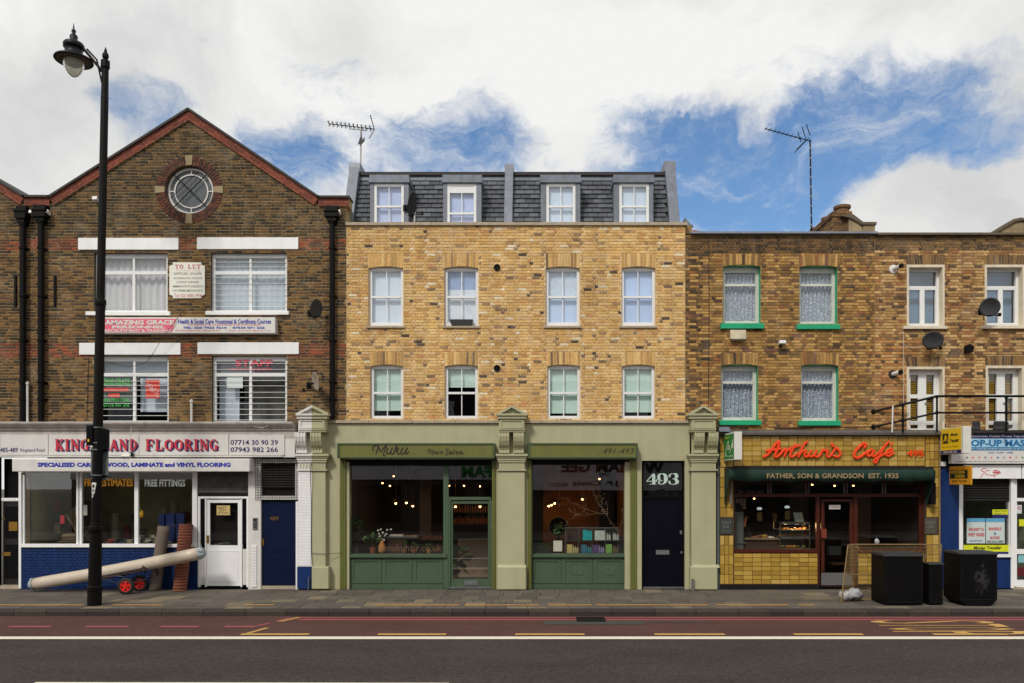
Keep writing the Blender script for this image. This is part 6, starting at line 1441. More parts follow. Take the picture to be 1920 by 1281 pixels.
# joinery
Yj = .02
cf = joinery([(1375,903,1378,1037,Yj,.1),(1375,926,1732,932,Yj-.03,.1),(1531,932,1537,1103,Yj-.02,.1),(1601,932,1608,1103,Yj-.02,.1),(1724,903,1732,1037,Yj,.1),(1375,1030,1533,1036.5,Yj-.09,.1),(1607,1030,1732,1036.5,Yj-.09,.1),(1375,899,1732,905,Yj,.1)]+[(a,905,a+5,926,Yj,.1) for a in (1440,1511,1583,1655)], cb, maroon, 'shopfront_frame')
for a in (1439,1445.5,1510,1516.5,1582,1588.5,1654,1660.5): MB().pb(a,905,a+1,926,Yj-.006,Yj+.0).build('glazing_bead', silver, cf)
for (a,b,c,d) in ((1378,932,1531,1030),(1608,932,1724,1030),(1378,905,1440,926),(1445,905,1511,926),(1516,905,1583,926),(1588,905,1655,926),(1660,905,1724,926)):
    MB().quad(XP(a,d,.06),XP(c,d,.06),XP(c,b,.06),XP(a,b,.06)).build('pane', gs, cf)
for (a, b) in ((1378,1440),(1445,1511),(1516,1583),(1588,1655),(1660,1724)):   # leaded criss-cross
    q = MB(); n = 4; w = (b-a)/n
    for i in range(n): q.tube([XP(a+w*i,926,.05),XP(a+w*(i+.5),905,.05),XP(a+w*(i+1),926,.05)], .004, 4)
    q.build('leading', iron, cf)
text('Teas · Coffees · Snacks', (1384,919,1432,924.5), .045, mat('dim_gold_print', c8(110,96,64), .7), cf, 'window_lettering')
dr2 = joinery([(1540,936,1546,1101,Yj+.01,.09),(1594,936,1600,1101,Yj+.01,.09),(1546,936,1594,941,Yj+.01,.09),(1546,1074,1594,1101,Yj+.01,.09)], cb, maroon, 'cafe_door')
MB().quad(XP(1546,1074,.06),XP(1594,1074,.06),XP(1594,941,.06),XP(1546,941,.06)).build('pane', gs, dr2); MB().pb(1540,1074.5,1600,1096,Yj-.005,Yj+.01).build('kick_plate', steel, dr2); MB().pb(1540,1096,1600,1097.5,Yj-.02,Yj+.01).build('weather_bar', silver, dr2)
MB().pb(1540.5,992,1550,1009,Yj-.06,Yj+.01).build('letter_box', mat('red_brown_box', c8(120,52,34), .45), dr2); q = MB(); q.lathe([(.02,0),(.03,-.03),(.02,-.05)], XP(1539,982.5,Yj-.01), 10, axis='y'); q.build('knob', brass, dr2)
MB().pb(1554.5,947,1576,955,.045,.05).build('open_sign', wsign, dr2); text('Open', (1560,949,1574,953.5), .042, redt, dr2, shear=.3)
MB().pb(1534,1101,1606,1105,-.02,.1).build('step', black, cb)
q = MB(); x0,x1 = X(1376),X(1732); z1 = Z(872); dd_ = 4.2; q.quad((x0,dd_,0),(x1,dd_,0),(x1,dd_,z1),(x0,dd_,z1)); q.quad((x0,.1,0),(x0,dd_,0),(x0,dd_,z1),(x0,.1,z1)); q.quad((x1,.1,0),(x1,.1,z1),(x1,dd_,z1),(x1,dd_,0)); q.quad((x0,.1,z1),(x0,dd_,z1),(x1,dd_,z1),(x1,.1,z1)); q.quad((x0,.1,.1),(x1,.1,.1),(x1,dd_,.1),(x0,dd_,.1)); q.build('cafe_room', mat('dark_cafe_wall', c8(40,28,22), .85, var=.3), cb)
MB().box(X(1690),X(1722),3.0,3.05,.1,Z(936)).build('inner_door', mat('pale_inner_door', c8(120,100,76), .8), cb)
# cafe inside: fridge, display case with food, person
fz = thing('drinks_cabinet','grey steel cabinet at the left edge of the cafe window','cabinet',XP(1386,1032,.5)); MB().box(X(1378,.4),X(1394,.4),.4,.9,Z(1030,.4),Z(960,.4)).build('body', mat('grey_cabinet', c8(112,114,116), .4, metal=.3), fz); MB().box(X(1378,.4),X(1398,.4),.36,.9,Z(1019,.4),Z(1017,.4)).build('ledge', steel, fz)
MB().box(X(1379,.4),X(1390,.4),.5,.8,Z(960,.4),Z(944,.4)).build('coffee_machine', black, label='black machine on top of the grey cafe cabinet', cat='coffee machine')
q = MB()
for i in range(3):
    for j in range(3 if i == 2 else 2): q.box(X(1380+i*6.5,2.5),X(1385.5+i*6.5,2.5),2.5,2.52,Z(941+j*7,2.5),Z(935+j*7,2.5))
q.build('wall_tile', cotton, cb)
dc = thing('food_display','lit glass food counter with trays of food in the cafe window','display case',XP(1490,1030,.7))
lit = mat('warm_display_lamp', (1,.7,.3), .5, emit=(1,.55,.18), estr=4)
xa, xb = X(1462,.5), X(1519,.5); z0, z1 = Z(1030,.5), Z(981,.5)
q = MB(); 
for zz in (z0,Z(1008,.5),Z(995,.5),z1): q.box(xa,xb,.5,1.1,zz,zz+.02)
for x_ in (xa,xb-.02): q.box(x_,x_+.02,.5,.52,z0,z1); q.box(x_,x_+.02,1.08,1.1,z0,z1)
q.build('frame', steel, dc); MB().box(xa+.05,xb-.05,.56,.60,z1-.022,z1-.005).build('lamp_strip', lit, dc); MB().box(xa+.05,xb-.05,.56,.60,Z(1008,.5)-.022,Z(1008,.5)-.004).build('lamp_strip', lit, dc); MB().box(xa,xb,.5,.515,z1-.035,z1).build('lamp_lip', steel, dc); MB().box(xa,xb,.5,.515,Z(1008,.5)-.035,Z(1008,.5)).build('lamp_lip', steel, dc)
MB().quad((xa,.49,z0),(xb,.49,z0),(xb,.49,z1),(xa,.49,z1)).build('front_glass', gs, dc)
R_ = random.Random(21); foods = [mat('yellow_food', c8(214,150,40), .6), mat('golden_pastry', c8(196,120,50), .7), mat('green_salad', c8(110,140,60), .6), mat('brown_roast', c8(130,74,38), .6)]
for (yy, n, fs_) in ((1029,10,(0,2,3)),(1008,9,(1,3,1)),(995,8,(0,0,1))):
    for i in range(n):
        c = (xa+.06+(xb-xa-.12)*i/(n-1), .62+R_.random()*.25, Z(yy,.5)+.022); r_ = R_.uniform(.035,.06); m_ = foods[R_.choice(fs_)]
        q = MB(); q.lathe([(r_*.7,0),(r_,r_*.35),(r_*.8,r_*.8),(0,r_)], c, 9); q.smooth = True; q.build('food', m_, label='%s, %s from the left on the %s tray of the cafe counter' % (m_.name.replace('_',' '), ORD[i], {1029:'bottom',1008:'middle',995:'top'}[yy]), cat='food', group='food in the cafe counter: '+m_.name.replace('_',' '))
ct = thing('worktop','pale serving worktop beside the food counter','counter',XP(1435,1032,.8)); MB().box(X(1396,.6),X(1461,.6),.6,1.1,Z(1012,.6),Z(1009,.6)).build('top', mat('pale_worktop', c8(150,120,90), .5), ct); MB().box(X(1398,.6),X(1460,.6),.66,1.05,.1,Z(1012,.6)).build('base', wood, ct)
q = MB(); q.lathe([(.05,0),(.085,.06),(.08,.09),(.05,.08)], XP(1433,1009,.75), 12); q.build('bowl', mat('yellow_bowl', c8(206,164,80), .5), label='yellow bowl being filled on the cafe worktop', cat='bowl')
q = MB(); c = Vector(XP(1445,1009,.75)); q.prism([(c.x-.09,c.z),(c.x+.1,c.z),(c.x+.07,c.z+.035),(c.x,c.z+.05),(c.x-.06,c.z+.04)], .7, .85); q.build('napkin', cotton, label='crumpled white napkin beside the yellow bowl in the cafe', cat='napkin')
MB().add([XP(1487,961,.48),XP(1504,961,.48),XP(1508,979,.48),XP(1491,979,.48),XP(1487,961,.5),XP(1504,961,.5),XP(1508,979,.5),XP(1491,979,.5)],[(3,2,1,0),(4,5,6,7),(0,1,5,4),(2,3,7,6),(1,2,6,5),(3,0,4,7)]).build('menu_card', mat('pale_card', c8(176,182,168), .8), label='tilted pale menu card standing on the cafe food counter', cat='menu card')
for i,(a,b) in enumerate(((1420,955),(1472,952))):
    MB().box(X(a,2.8),X(a+9,2.8),2.8,2.84,Z(b+22,2.8),Z(b+6,2.8)).build('wall_picture', mat('pale_picture', c8(140,136,100), .8), label=('left','right')[i]+' pale picture on the back wall of the cafe', cat='picture')
    q = MB(); c = XP(a+4,b,2.5); q.lathe([(.06,-.02),(.08,.03),(.03,.06)], c, 10); q.build('wall_light', mat('dim_lamp_glass', c8(180,190,190), .4, emit=(.6,.7,.7), estr=.5), label=('left','right')[i]+' small wall light at the back of the cafe', cat='lamp')
q = MB(); q.add([XP(1446,963,1.2),XP(1451,961,1.2),XP(1458,964,1.2),XP(1455,978,1.2),XP(1450,978,1.2),XP(1452,966,1.0)],[(0,1,5),(1,2,5),(2,3,5),(3,4,5),(4,0,5)]); q.build('paper_bags', mat('brown_paper', c8(170,130,86), .8), label='brown paper bags standing open behind the food counter', cat='paper bags')
for a, yy, Yl in ((1414,935,1.4),(1523,909,1.2),(1565,911,1.2),(1690,908,1.6),(1704,910,1.6),(1600,911,1.4)):
    c = XP(a,yy,Yl); t = thing('spotlight', 'ceiling spotlight in the cafe at about %s' % {1414:'the left pane',1523:'the right end of the left pane',1565:'the door centre',1690:'the left of the right pane pair',1704:'the far right pane',1600:'the door post'}[a], 'spotlight', c, 'small ceiling spotlights in the cafe'); q = MB(); q.lathe([(0,-.02),(.025,-.01),(.025,.01),(0,.02)], c, 8); q.build('bulb', bulb, t); MB().tube([(c[0],c[1],c[2]+.015),(c[0],c[1],z1+2)], .008, 5) ; MB().tube([(c[0],c[1],c[2]+.015),(c[0],c[1],Z(872))], .008, 5).build('stem', iron, t)
pl = bpy.data.lights.new('display_light', 'POINT'); pl.energy = 12; pl.color = (1,.62,.3); pl.shadow_soft_size = .05; po = bpy.data.objects.new('display_light', pl); COL.objects.link(po); po.parent = dc; po.location = Vector(XP(1492,984,.75))-ROOT[dc]
# chair-back seen through the door
ch_ = thing('chair','dark slatted cafe chair standing behind the cafe door','chair',XP(1570,1085,1.2)); q = MB(); cx_,_,_ = XP(1572,1020,1.2)
q.box(cx_-.2,cx_+.2,1.1,1.5,.52,.56); q.build('seat', wood, ch_); q = MB(); q.box(cx_-.2,cx_+.2,1.46,1.5,.75,1.0); q.build('backrest', silver, ch_)
for sx in (-.18,.18):
    for sy in (1.13,1.47): MB().tube([(cx_+sx,sy,.1),(cx_+sx,sy,.53 if sy < 1.3 else .98)], .017, 6).build('leg', iron, ch_)
# person at the worktop: one continuous skinned body
def person():
    px0 = XP(1396,970,1.05); hx, hy, hz = px0; t = thing('person','person in dark clothes leaning to fill a bowl behind the cafe window','person',(hx-.05,hy+.1,.1))
    sh_z = hz-.30; V = {'pel':(hx-.16,hy+.18,hz-.82),'wa':(hx-.12,hy+.16,hz-.62),'ch':(hx-.07,hy+.1,hz-.40),'nb':(hx-.03,hy+.04,hz-.22),'nk':(hx-.005,hy+.01,hz-.13),'hd':(hx,hy,hz),'ht':(hx+.0,hy+.01,hz+.09),
     'sl':(hx+.0,hy-.16,sh_z),'el':(hx+.12,hy-.22,sh_z-.26),'wl':(hx+.38,hy-.24,hz-.53+.05),'hl':(hx+.45,hy-.25,hz-.53),
     'sr':(hx-.12,hy+.30,sh_z),'er':(hx+.02,hy+.36,sh_z-.27),'wr':(hx+.26,hy+.16,hz-.54),'hr':(hx+.33,hy+.12,hz-.56),
     'h1':(hx-.18,hy+.10,hz-.88),'k1':(hx-.14,hy+.08,hz-1.22),'a1':(hx-.2,hy+.08,.17),'t1':(hx-.08,hy+.06,.13),'h2':(hx-.2,hy+.28,hz-.88),'k2':(hx-.18,hy+.28,hz-1.22),'a2':(hx-.26,hy+.28,.17),'t2':(hx-.14,hy+.27,.13)}
    R = {'pel':.15,'wa':.125,'ch':.14,'nb':.08,'nk':.055,'hd':.085,'ht':.06,'sl':.06,'el':.045,'wl':.028,'hl':.03,'sr':.06,'er':.045,'wr':.028,'hr':.03,'h1':.095,'k1':.065,'a1':.045,'t1':.035,'h2':.095,'k2':.065,'a2':.045,'t2':.035}
    E = [('pel','wa'),('wa','ch'),('ch','nb'),('nb','nk'),('nk','hd'),('hd','ht'),('ch','sl'),('sl','el'),('el','wl'),('wl','hl'),('ch','sr'),('sr','er'),('er','wr'),('wr','hr'),('pel','h1'),('h1','k1'),('k1','a1'),('a1','t1'),('pel','h2'),('h2','k2'),('k2','a2'),('a2','t2')]
    for hnd, wr_ in (('hl','wl'),('hr','wr')):
        h = Vector(V[hnd]); d = (h-Vector(V[wr_])).normalized()
        for i, (oy, ln) in enumerate(((-.032,.07),(-.011,.08),(.011,.075),(.03,.06),(-.045,.045))):
            n1, n2 = hnd+'f%d'%i, hnd+'g%d'%i
            V[n1] = tuple(h+d*(.02 if i < 4 else -.01)+Vector((0,oy,.0))); V[n2] = tuple(h+d*(ln)+Vector((0,oy*1.15,-.025))); R[n1] = .010; R[n2] = .008; E += [(hnd,n1),(n1,n2)]
    def skin(nm, keys, ed, m, scale=1, par=t):
        ks = list(keys); me = bpy.data.meshes.new(nm); me.from_pydata([Vector(V[k])-ROOT[t] for k in ks], [(ks.index(a),ks.index(b)) for a,b in ed], [])
        o = bpy.data.objects.new(nm, me); COL.objects.link(o); o.parent = par; me.materials.append(m)
        md = o.modifiers.new('skin','SKIN'); md.use_smooth_shade = True
        for i, k in enumerate(ks): me.skin_vertices[0].data[i].radius = (R[k]*scale, R[k]*scale); me.skin_vertices[0].data[i].use_root = (i == 0)
        sb_ = o.modifiers.new('sub','SUBSURF'); sb_.levels = 1; sb_.render_levels = 2; ROOT[o] = ROOT[t]; return o
    sk = mat('skin', c8(168,112,84), .6, var=.08); b_ = skin('body', V.keys(), E, sk)
    ks = ['pel','wa','ch','nb','sl','el','sr','er','h1','k1','h2','k2','a1','a2']; ed = [e for e in E if e[0] in ks and e[1] in ks]
    skin('dark_clothes', ks, ed, mat('dark_clothing', c8(24,22,26), .9), 1.13)
    h = MB(); n = 14; c = Vector(V['hd'])
    h.lathe([(.096,.02),(.104,.06),(.09,.115),(.05,.15),(0,.158)], (c.x-.016,c.y+.012,c.z-.01), n); h.smooth = True; h.build('hair', mat('dark_hair', c8(26,20,18), .7), t)
    f = MB(); f.lathe([(0,-.02),(.014,-.012),(.011,.02),(0,.03)], (c.x+.085,c.y-.03,c.z-.01), 8); f.build('nose', sk, t)
    e_ = MB()
    for dy in (-.055,.005): e_.lathe([(0,-.007),(.009,0),(0,.007)], (c.x+.077,c.y+dy,c.z+.022), 8)
    e_.build('eyes', blk, t); MB().box(c.x+.07,c.x+.084,c.y-.045,c.y+.0,c.z-.052,c.z-.046).build('mouth', mat('lips', c8(140,74,66), .6), t); MB().lathe([(0,-.03),(.02,-.015),(.022,.01),(0,.03)], (c.x-.0,c.y-.09,c.z-.005), 8).build('ear', sk, t)
person()

# ============================================================= RIGHT HOUSE with the phone shop
rb_ = thing('phone_shop_building','tan brick house with white casements, terrace doors and a blue shop','building',(X(1790),0,0))
RH = [hole(1701,499,1769,611), hole(1847,499,1919,610), hole(1701,690,1769,812), hole(1849,688,1918,812)]
NBr = [(h[0]-.03,h[1]+.03,h[3]-.02,h[3]+.28) for h in RH]
def rrow(r, x, z):
    if z > Z(472): return P_shop_d
    if x < X(1760) and z < Z(640) and r % 2: return P_shop_o
wall(rb_, (Z(816), Z(443)), lambda z: (X(1640), X(1940)), RH, P_shop, mort_r, ph=4, colrow=rrow, nobrick=NBr)
for h in RH:
    a, b = h[0]*SC+VX, h[1]*SC+VX; yb = VY-(h[3]-EYE)*SC; arch(rb_, a, b, yb-21, yb+2, P_shop_d if h[3] > 4.9 else P_shop, mort_r, 14, fan=.06, rise=.02)
for i, h in enumerate(RH):
    x0,x1,z0,z1 = h; Y = .17; room(rb_, h, slatedark, Y+.06, 2, mrev=cream, name='window_room')
    q = MB(); q.box(x0-.02,x0+.035,-.03,Y,z0,z1+.03); q.box(x1-.035,x1+.02,-.03,Y,z0,z1+.03); q.box(x0+.035,x1-.035,-.03,Y,z1-.035,z1+.03); q.build('surround', cream, rb_)
    x0 += .035; x1 -= .035; z1 -= .035; f = MB(); frame_rect(f,x0,x1,z0,z1,Y,.06,.08); xm = (x0+x1)/2; panes = []
    if i < 2:
        zt = Z(536); f.box(x0+.06,x1-.06,Y-.01,Y+.06,zt-.04,zt+.03); f.box(xm-.03,xm+.03,Y-.01,Y+.06,z0+.06,zt-.04)
        for a, b in ((x0+.06,xm-.03),(xm+.03,x1-.06)): frame_rect(f,a,b,z0+.06,zt-.04,Y-.006,.03,.06)
        f.box(xm-.2,xm+.1,Y-.02,Y,z1-.05,z1-.03)
    else:
        f.box(xm-.04,xm+.04,Y-.01,Y+.06,z0+.06,z1-.06)
        for a, b in ((x0+.06,xm-.04),(xm+.04,x1-.06)):
            frame_rect(f,a,b,z0+.06,z1-.06,Y-.006,.065,.06)
            for zz in (Z(742),Z(792)): f.box(a+.065,b-.065,Y-.006,Y+.054,zz-.05,zz+.05)
    w = f.build('window' if i < 2 else 'terrace_door', upvc, rb_)
    MB().quad((x0+.05,Y+.05,z0+.05),(x1-.05,Y+.05,z0+.05),(x1-.05,Y+.05,z1-.05),(x0+.05,Y+.05,z1-.05)).build('pane', glb if i < 2 else gl, w)
    if i < 2:
        MB().quad((x0,Y+.3,z0),(x1,Y+.3,z0),(x1,Y+.3,z1),(x0,Y+.3,z1)).build('blind', mat('dusk_blue_blind', c8(110,140,165), .8, var=.1, scale=1.5), w)
        MB().pb(*((1695,611,1776,616.5) if i == 0 else (1843,610,1926,616)), -.1, .17).build('sill', cream, w, bevel=.005)
    else:
        for a, b in ((x0+.13,xm-.11),(xm+.11,x1-.13)):
            zz = z0+.1
            while zz < z1-.1: MB().box(a,b,Y+.10,Y+.125,zz,zz+.03).build('blind_slat', ochreb, w); zz += .05
        MB().box(xm+.06,xm+.16,Y-.05,Y-.01,Z(756),Z(754)).build('handle', silver, w)
q = MB(); q.prism_x([(-.12,Z(442.5)),(-.12,Z(438.5)),(.35,Z(437)),(.35,Z(442.5))], X(1643), X(1940)); q.build('coping', mat('dark_stone_coping', (0,0,0)), rb_)
MB().quad((X(1640),.3,Z(443)),(X(1940),.3,Z(443)),(X(1940),10,Z(443)),(X(1640),10,Z(443))).build('roof', roofdark, rb_)
Yg_ = 1.5; q = MB(); q.prism([(X(a,Yg_),Z(b,Yg_)) for a,b in ((1862,440),(1902,414),(1990,426),(1990,440))], Yg_, Yg_+.3); pg = q.build('parapet_gable', cem, rb_)
MB().prism([(X(a,Yg_),Z(b,Yg_)) for a,b in ((1852,440),(1898,412),(1912,409),(1990,420),(1990,425),(1914,414),(1900,417),(1862,440))], Yg_-.06, Yg_+.4).build('gable_coping', mat('dark_stone_coping', (0,0,0)), pg)
for i, (a, b) in enumerate(((1678,505),(1677,702))):
    t = thing('boiler_flue', ('white boiler flue with dark mouth left of the upper casement','cream boiler flue with black collar left of the terrace doors')[i], 'flue', (X(a),0,Z(b)), 'boiler flues')
    c = Vector((X(a)-.05,0,Z(b))); e = c+Vector((.09,-.24,.02)); MB().tube([c,e], .055, 14).build('pipe', whitew, t); MB().tube([e,e+Vector((.015,-.05,0))], .06, 14).build('mouth', iron, t); MB().lathe([(.11,0),(.11,-.03),(.07,-.04)], c, 16, axis='y').build('collar', whitew if i == 0 else rub, t)
dish(1750,638,-.35,.31,.22, radians(12), radians(18), dk, 'black oval satellite dish between the upper casement and the terrace doors', arm=(.05,0,-.1))
dish(1857,576,-.45,.34,.235, radians(18), radians(16), dk, 'black oval satellite dish in front of the rightmost upper casement', wallpt=(X(1838),0,Z(585)))
cable([XP(1694,616,-.02),XP(1694.5,700,-.02),XP(1694,775,-.02)], .006, cable_w, 'thin pale cable down the bricks left of the terrace doors')
cable([XP(1694,646,-.02),XP(1710,652,-.05),XP(1733,648,-.2)], .006, cable_w, 'short pale cable looping to the lower black dish')
t = thing('wall_lamp','small black lamp on the bricks between the two black dishes','lamp',(X(1812),0,Z(664))); q = MB(); q.prism([(X(1805),Z(662)),(X(1806),Z(650)),(X(1812),Z(647)),(X(1820),Z(653)),(X(1817),Z(662))], -.2, -.05); q.build('head', iron, t); MB().box(X(1809),X(1814),-.06,0,Z(660),Z(652)).build('bracket', iron, t)
MB().tube([(X(1665),-.25,Z(812)),(X(1668),-.2,Z(762))], .02, 6).build('white_rod', whitew, label='white rod leaning at the left end of the black terrace railing', cat='rod')
# railing
rl_ = thing('railing','black tubular railing round the terrace above the phone shop','railing',(X(1790),-.4,Z(812)))
Yr = -.5
q = MB(); q.tube([XP(1637,772,-.02),XP(1757,743,Yr)], .03, 8); q.tube([XP(1757,743,Yr),(X(1945,Yr),Yr,Z(743,Yr))], .03, 8); q.build('top_rail', iron, rl_)
q = MB(); q.tube([XP(1637,801,-.02),XP(1757,774,Yr)], .026, 8); q.tube([XP(1757,774,Yr),(X(1945,Yr),Yr,Z(774,Yr))], .026, 8); q.build('lower_rail', iron, rl_)
for a, b, Y_ in ((1693,759,-.25),(1757,743,Yr),(1887,743,Yr)): q = MB(); q.tube([XP(a,b,Y_),(XP(a,b,Y_)[0],Y_,Z(812))], .026, 8); q.lathe([(.04,0),(.04,.08)], (XP(a,b,Y_)[0],Y_,Z(b+4,Y_)), 8); q.lathe([(.04,0),(.04,.08)], (XP(a,b,Y_)[0],Y_,Z(b+34,Y_)), 8); q.build('post', iron, rl_)
for a, b in ((1637,772),(1637,801)): MB().lathe([(.06,0),(.06,-.03),(.035,-.06)], (X(a),0,Z(b)), 10, axis='y').build('wall_flange', iron, rl_)
# terrace chairs (only backs show)
for i, a in enumerate((1822,1868)):
    t = thing('terrace_chair', ('rounded back of a dark chair behind the phone shop fascia, beside the Money Transfer box','wide flat back of a dark chair on the terrace under the right railing')[i], 'chair', (X(a),-.2,Z(812)))
    w = .1 if i == 0 else .2; zt = Z(791); q = MB(); q.prism([(X(a)-w,Z(806)),(X(a)+w,Z(806)),(X(a)+w*.9,zt-.02),(X(a)+w*.3,zt),(X(a)-w*.9,zt)], -.24, -.2); q.build('backrest', dk, t)
    MB().box(X(a)-w,X(a)+w,-.2,.12,Z(810),Z(806)).build('seat', dk, t)
# phone shop ground floor
MB().box(X(1763),X(1945),-.10,.3,Z(875),Z(812)).build('fascia_backing', black, rb_)
MB().box(X(1760),X(1945),-.35,.0,Z(813),Z(808)).build('terrace_edge', mat('dark_felt_edge', c8(46,40,36), .8), rb_)
bp = MB().pb(1763.5,875,1799,1103,-.04,.1).build('blue_pier', blue, rb_); MB().pb(1765,866,1774,874,-.12,-.04).build('bracket_block', whitew, rb_)
fs_ = thing('phone_shop_sign','white and blue TOP-UP MASTER fascia board above the phone shop','sign',(X(1860),-.2,Z(871)))
Yf = -.26
MB().box(X(1784,Yf),X(1950,Yf),Yf,-.1,Z(869.5,Yf),Z(809,Yf)).build('board', wsign, fs_, bevel=.006); MB().box(X(1820,Yf),X(1948,Yf),Yf-.004,Yf,Z(822.5,Yf),Z(812.5,Yf)).build('navy_band', navyt, fs_)
MB().box(X(1820,Yf),X(1948,Yf),Yf-.004,Yf,Z(838.6,Yf),Z(822.6,Yf)).build('pale_band', mat('pale_blue_panel', c8(160,200,222), .5), fs_); MB().box(X(1820,Yf),X(1948,Yf),Yf-.004,Yf,Z(844.8,Yf),Z(838.7,Yf)).build('teal_band', mat('teal_panel', c8(24,120,168), .5), fs_)
Yx = Yf-.007
text('Electronic Mobile Phone Top-Up Service', (1822,815.5,1948,821), Yx, wsign, fs_, bold=.01); text('TOP-UP MASTER', (1808,824.5,1958,837.5), Yx, mat('top_up_blue', c8(14,104,160), .5), fs_, bold=.04)
text('We TopUp mobile networks in all major countries', (1818,840,1958,843.6), Yx, wsign, fs_, bold=.01); text('020 7249 1688', (1853,847,1900,850.5), Yf-.004, mat('top_up_blue', (0,0,0)), fs_, bold=.01)
text('Connect with family and friends from as little as £1.00 (low cost)', (1791,864,1950,867.5), Yf-.004, greyt, fs_)
for i, (cc) in enumerate(((60,60,66),(226,120,90),(216,96,60),(120,110,120),(214,110,80),(40,90,150),(80,110,120),(190,60,80),(180,150,60),(90,150,80))):
    q = MB(); xx = X(1813+i*11.6,Yf); zz = Z(858,Yf); q.lathe([(.026,0),(.026,.003)], (xx,Yf-.004,zz), 10 if i % 2 else 4, axis='y'); q.build('logo_mark', mat(('slate','salmon','tangerine','mauve','coral','ocean','steel_blue','cherry','gold','leaf')[i]+'_mark', c8(*cc), .6), fs_)
pn = thing('shutter_housing','white shutter housing panel scrawled with red graffiti','shutter box',(X(1870),-.1,Z(898)))
MB().box(X(1808,-.16),X(1914.5,-.16),-.16,.0,Z(897.5,-.16),Z(872,-.16)).build('panel', white, pn); MB().box(X(1917,-.16),X(1950,-.16),-.16,.0,Z(897.5,-.16),Z(872,-.16)).build('panel', white, pn)
gr = strokes([[(1010,905),(960,890),(905,925),(965,965),(940,1010),(890,1075)],[(1080,930),(1020,935),(990,970),(1010,1010),(1120,1030),(1165,1030)],[(1200,930),(1160,1000),(1170,1060)],[(1140,945),(1200,925),(1240,945),(1215,1000),(1170,1050)],[(1180,985),(1250,965),(1290,970)],[(1255,940),(1240,1010)],[(1280,940),(1250,990),(1300,985)],[(1130,970),(1220,960)]], (1755,795), 10.67, -.165, 11, mat('red_spray', c8(206,30,44), .6), pn, 'graffiti')
wp = joinery([(1799,898,1806,1045,-.06,.1),(1896,898,1901,1103,-.06,.1),(1806,1040,1897,1045,-.1,.1),(1893,941,1896,1040,.0,.08)], rb_, white, 'shopfront_frame')
MB().pb(1799,1045,1898,1103,-.03,.1).build('stall_riser', blue, rb_)
for i in range(9): MB().prism_x([(.03,Z(940-i*4.6)),(.0,Z(938-i*4.6)),(.03,Z(935.6-i*4.6))], X(1806), X(1896)).build('shutter_slat', mat('dark_shutter', c8(40,38,38), .5, metal=.3), rb_)
MB().box(X(1806),X(1925)+1,.035,.2,Z(941),Z(890)).build('shutter_back', slatedark, rb_)
MB().quad(XP(1806,1040,.06),XP(1896,1040,.06),XP(1896,941,.06),XP(1806,941,.06)).build('pane', gs, wp)
q = MB(); x0,x1 = X(1806),X(1945); z1 = Z(900); q.quad((x0,2,0),(x1,2,0),(x1,2,z1),(x0,2,z1)); q.quad((x0,.1,0),(x0,2,0),(x0,2,z1),(x0,.1,z1)); q.quad((x1,.1,0),(x1,.1,z1),(x1,2,z1),(x1,2,0)); q.quad((x0,.1,z1),(x0,2,z1),(x1,2,z1),(x1,.1,z1)); q.quad((x0,.1,.02),(x1,.1,.02),(x1,2,.02),(x0,2,.02)); q.build('shop_room', mat('pale_green_room', c8(160,168,140), .85, var=.2, scale=2), rb_)
MB().box(X(1810),X(1840),1.2,1.6,Z(1030),Z(945)).build('dark_cupboard', wood, label='brown shelf unit at the left inside the phone shop', cat='shelf unit')
def poster(a,b,c,d,m,lab,Y=.045):
    t = thing('poster', lab, 'poster', (X((a+c)/2,Y),Y,Z(d,Y))); MB().pb(a,b,c,d,Y,Y+.004).build('sheet', m, t); return t
psm = mat('poster_paper', c8(196,208,206), .6, var=.05)
t = poster(1813,972,1847.5,1019,psm,'poster reading WE SHIP TO WEST INDIES in red'); Yp = .041
MB().pb(1813,972,1847.5,979,.0425,.0449).build('blue_header', mat('poster_blue', c8(90,160,200), .6, var=.2, scale=20), t)
text('WE SHIP TO', (1816,990,1845,996), Yp, redt, t, bold=.03); text('WEST INDIES', (1815,999.5,1846,1006), Yp, redt, t, bold=.03); text('ENQUIRE WITHIN ....', (1818,1013,1845,1016.5), Yp, bluet, t, bold=.01)
t = poster(1849,972,1884,1019,psm,'poster reading BARRELS & BOXES ARE SOLD HERE'); MB().pb(1849,972,1884,979,.0425,.0449).build('blue_header', mat('poster_blue', (0,0,0)), t)
text('BARRELS', (1854.5,989,1878,994.5), Yp, redt, t, bold=.03); text('&', (1864,998,1868,1003), Yp, bluet, t, bold=.03); text('BOXES', (1857,1006,1874.5,1011), Yp, redt, t, bold=.03); text('ARE SOLD HERE', (1850.5,1013.5,1881.5,1018), Yp, blk, t, bold=.02)
yl2 = mat('lime_yellow_sticker', c8(206,212,24), .5)
t = poster(1861,955.5,1890,965,yl2,'yellow and blue money transfer sticker at the upper right of the posters'); MB().pb(1861,965,1890,972.5,.045,.049).build('blue_half', navyt, t); text('Money Transfer', (1866,957,1888,960), Yp, blk, t, bold=.01); text('Available Here', (1866,961.5,1887,964), Yp, greyt, t); text('www.transfer', (1866,967,1885,971), Yp, wsign, t) if 0 else None
t = poster(1807,1022,1893,1034.5,yl2,'long yellow money transfer strip along the bottom of the phone shop window'); text('Money Transfer', (1826,1024.5,1878,1032), Yp, blk, t, bold=.03, shear=.2); MB().pb(1807,1034.7,1893,1040,.045,.049).build('blue_strip', navyt, t)
dp = joinery([(1901,898,1907,1100,-.02,.08),(1907,1030,1940,1039,-.02,.08),(1907,1088,1940,1101,-.02,.08),(1907,934,1940,940,-.02,.08)], rb_, white, 'shop_door')
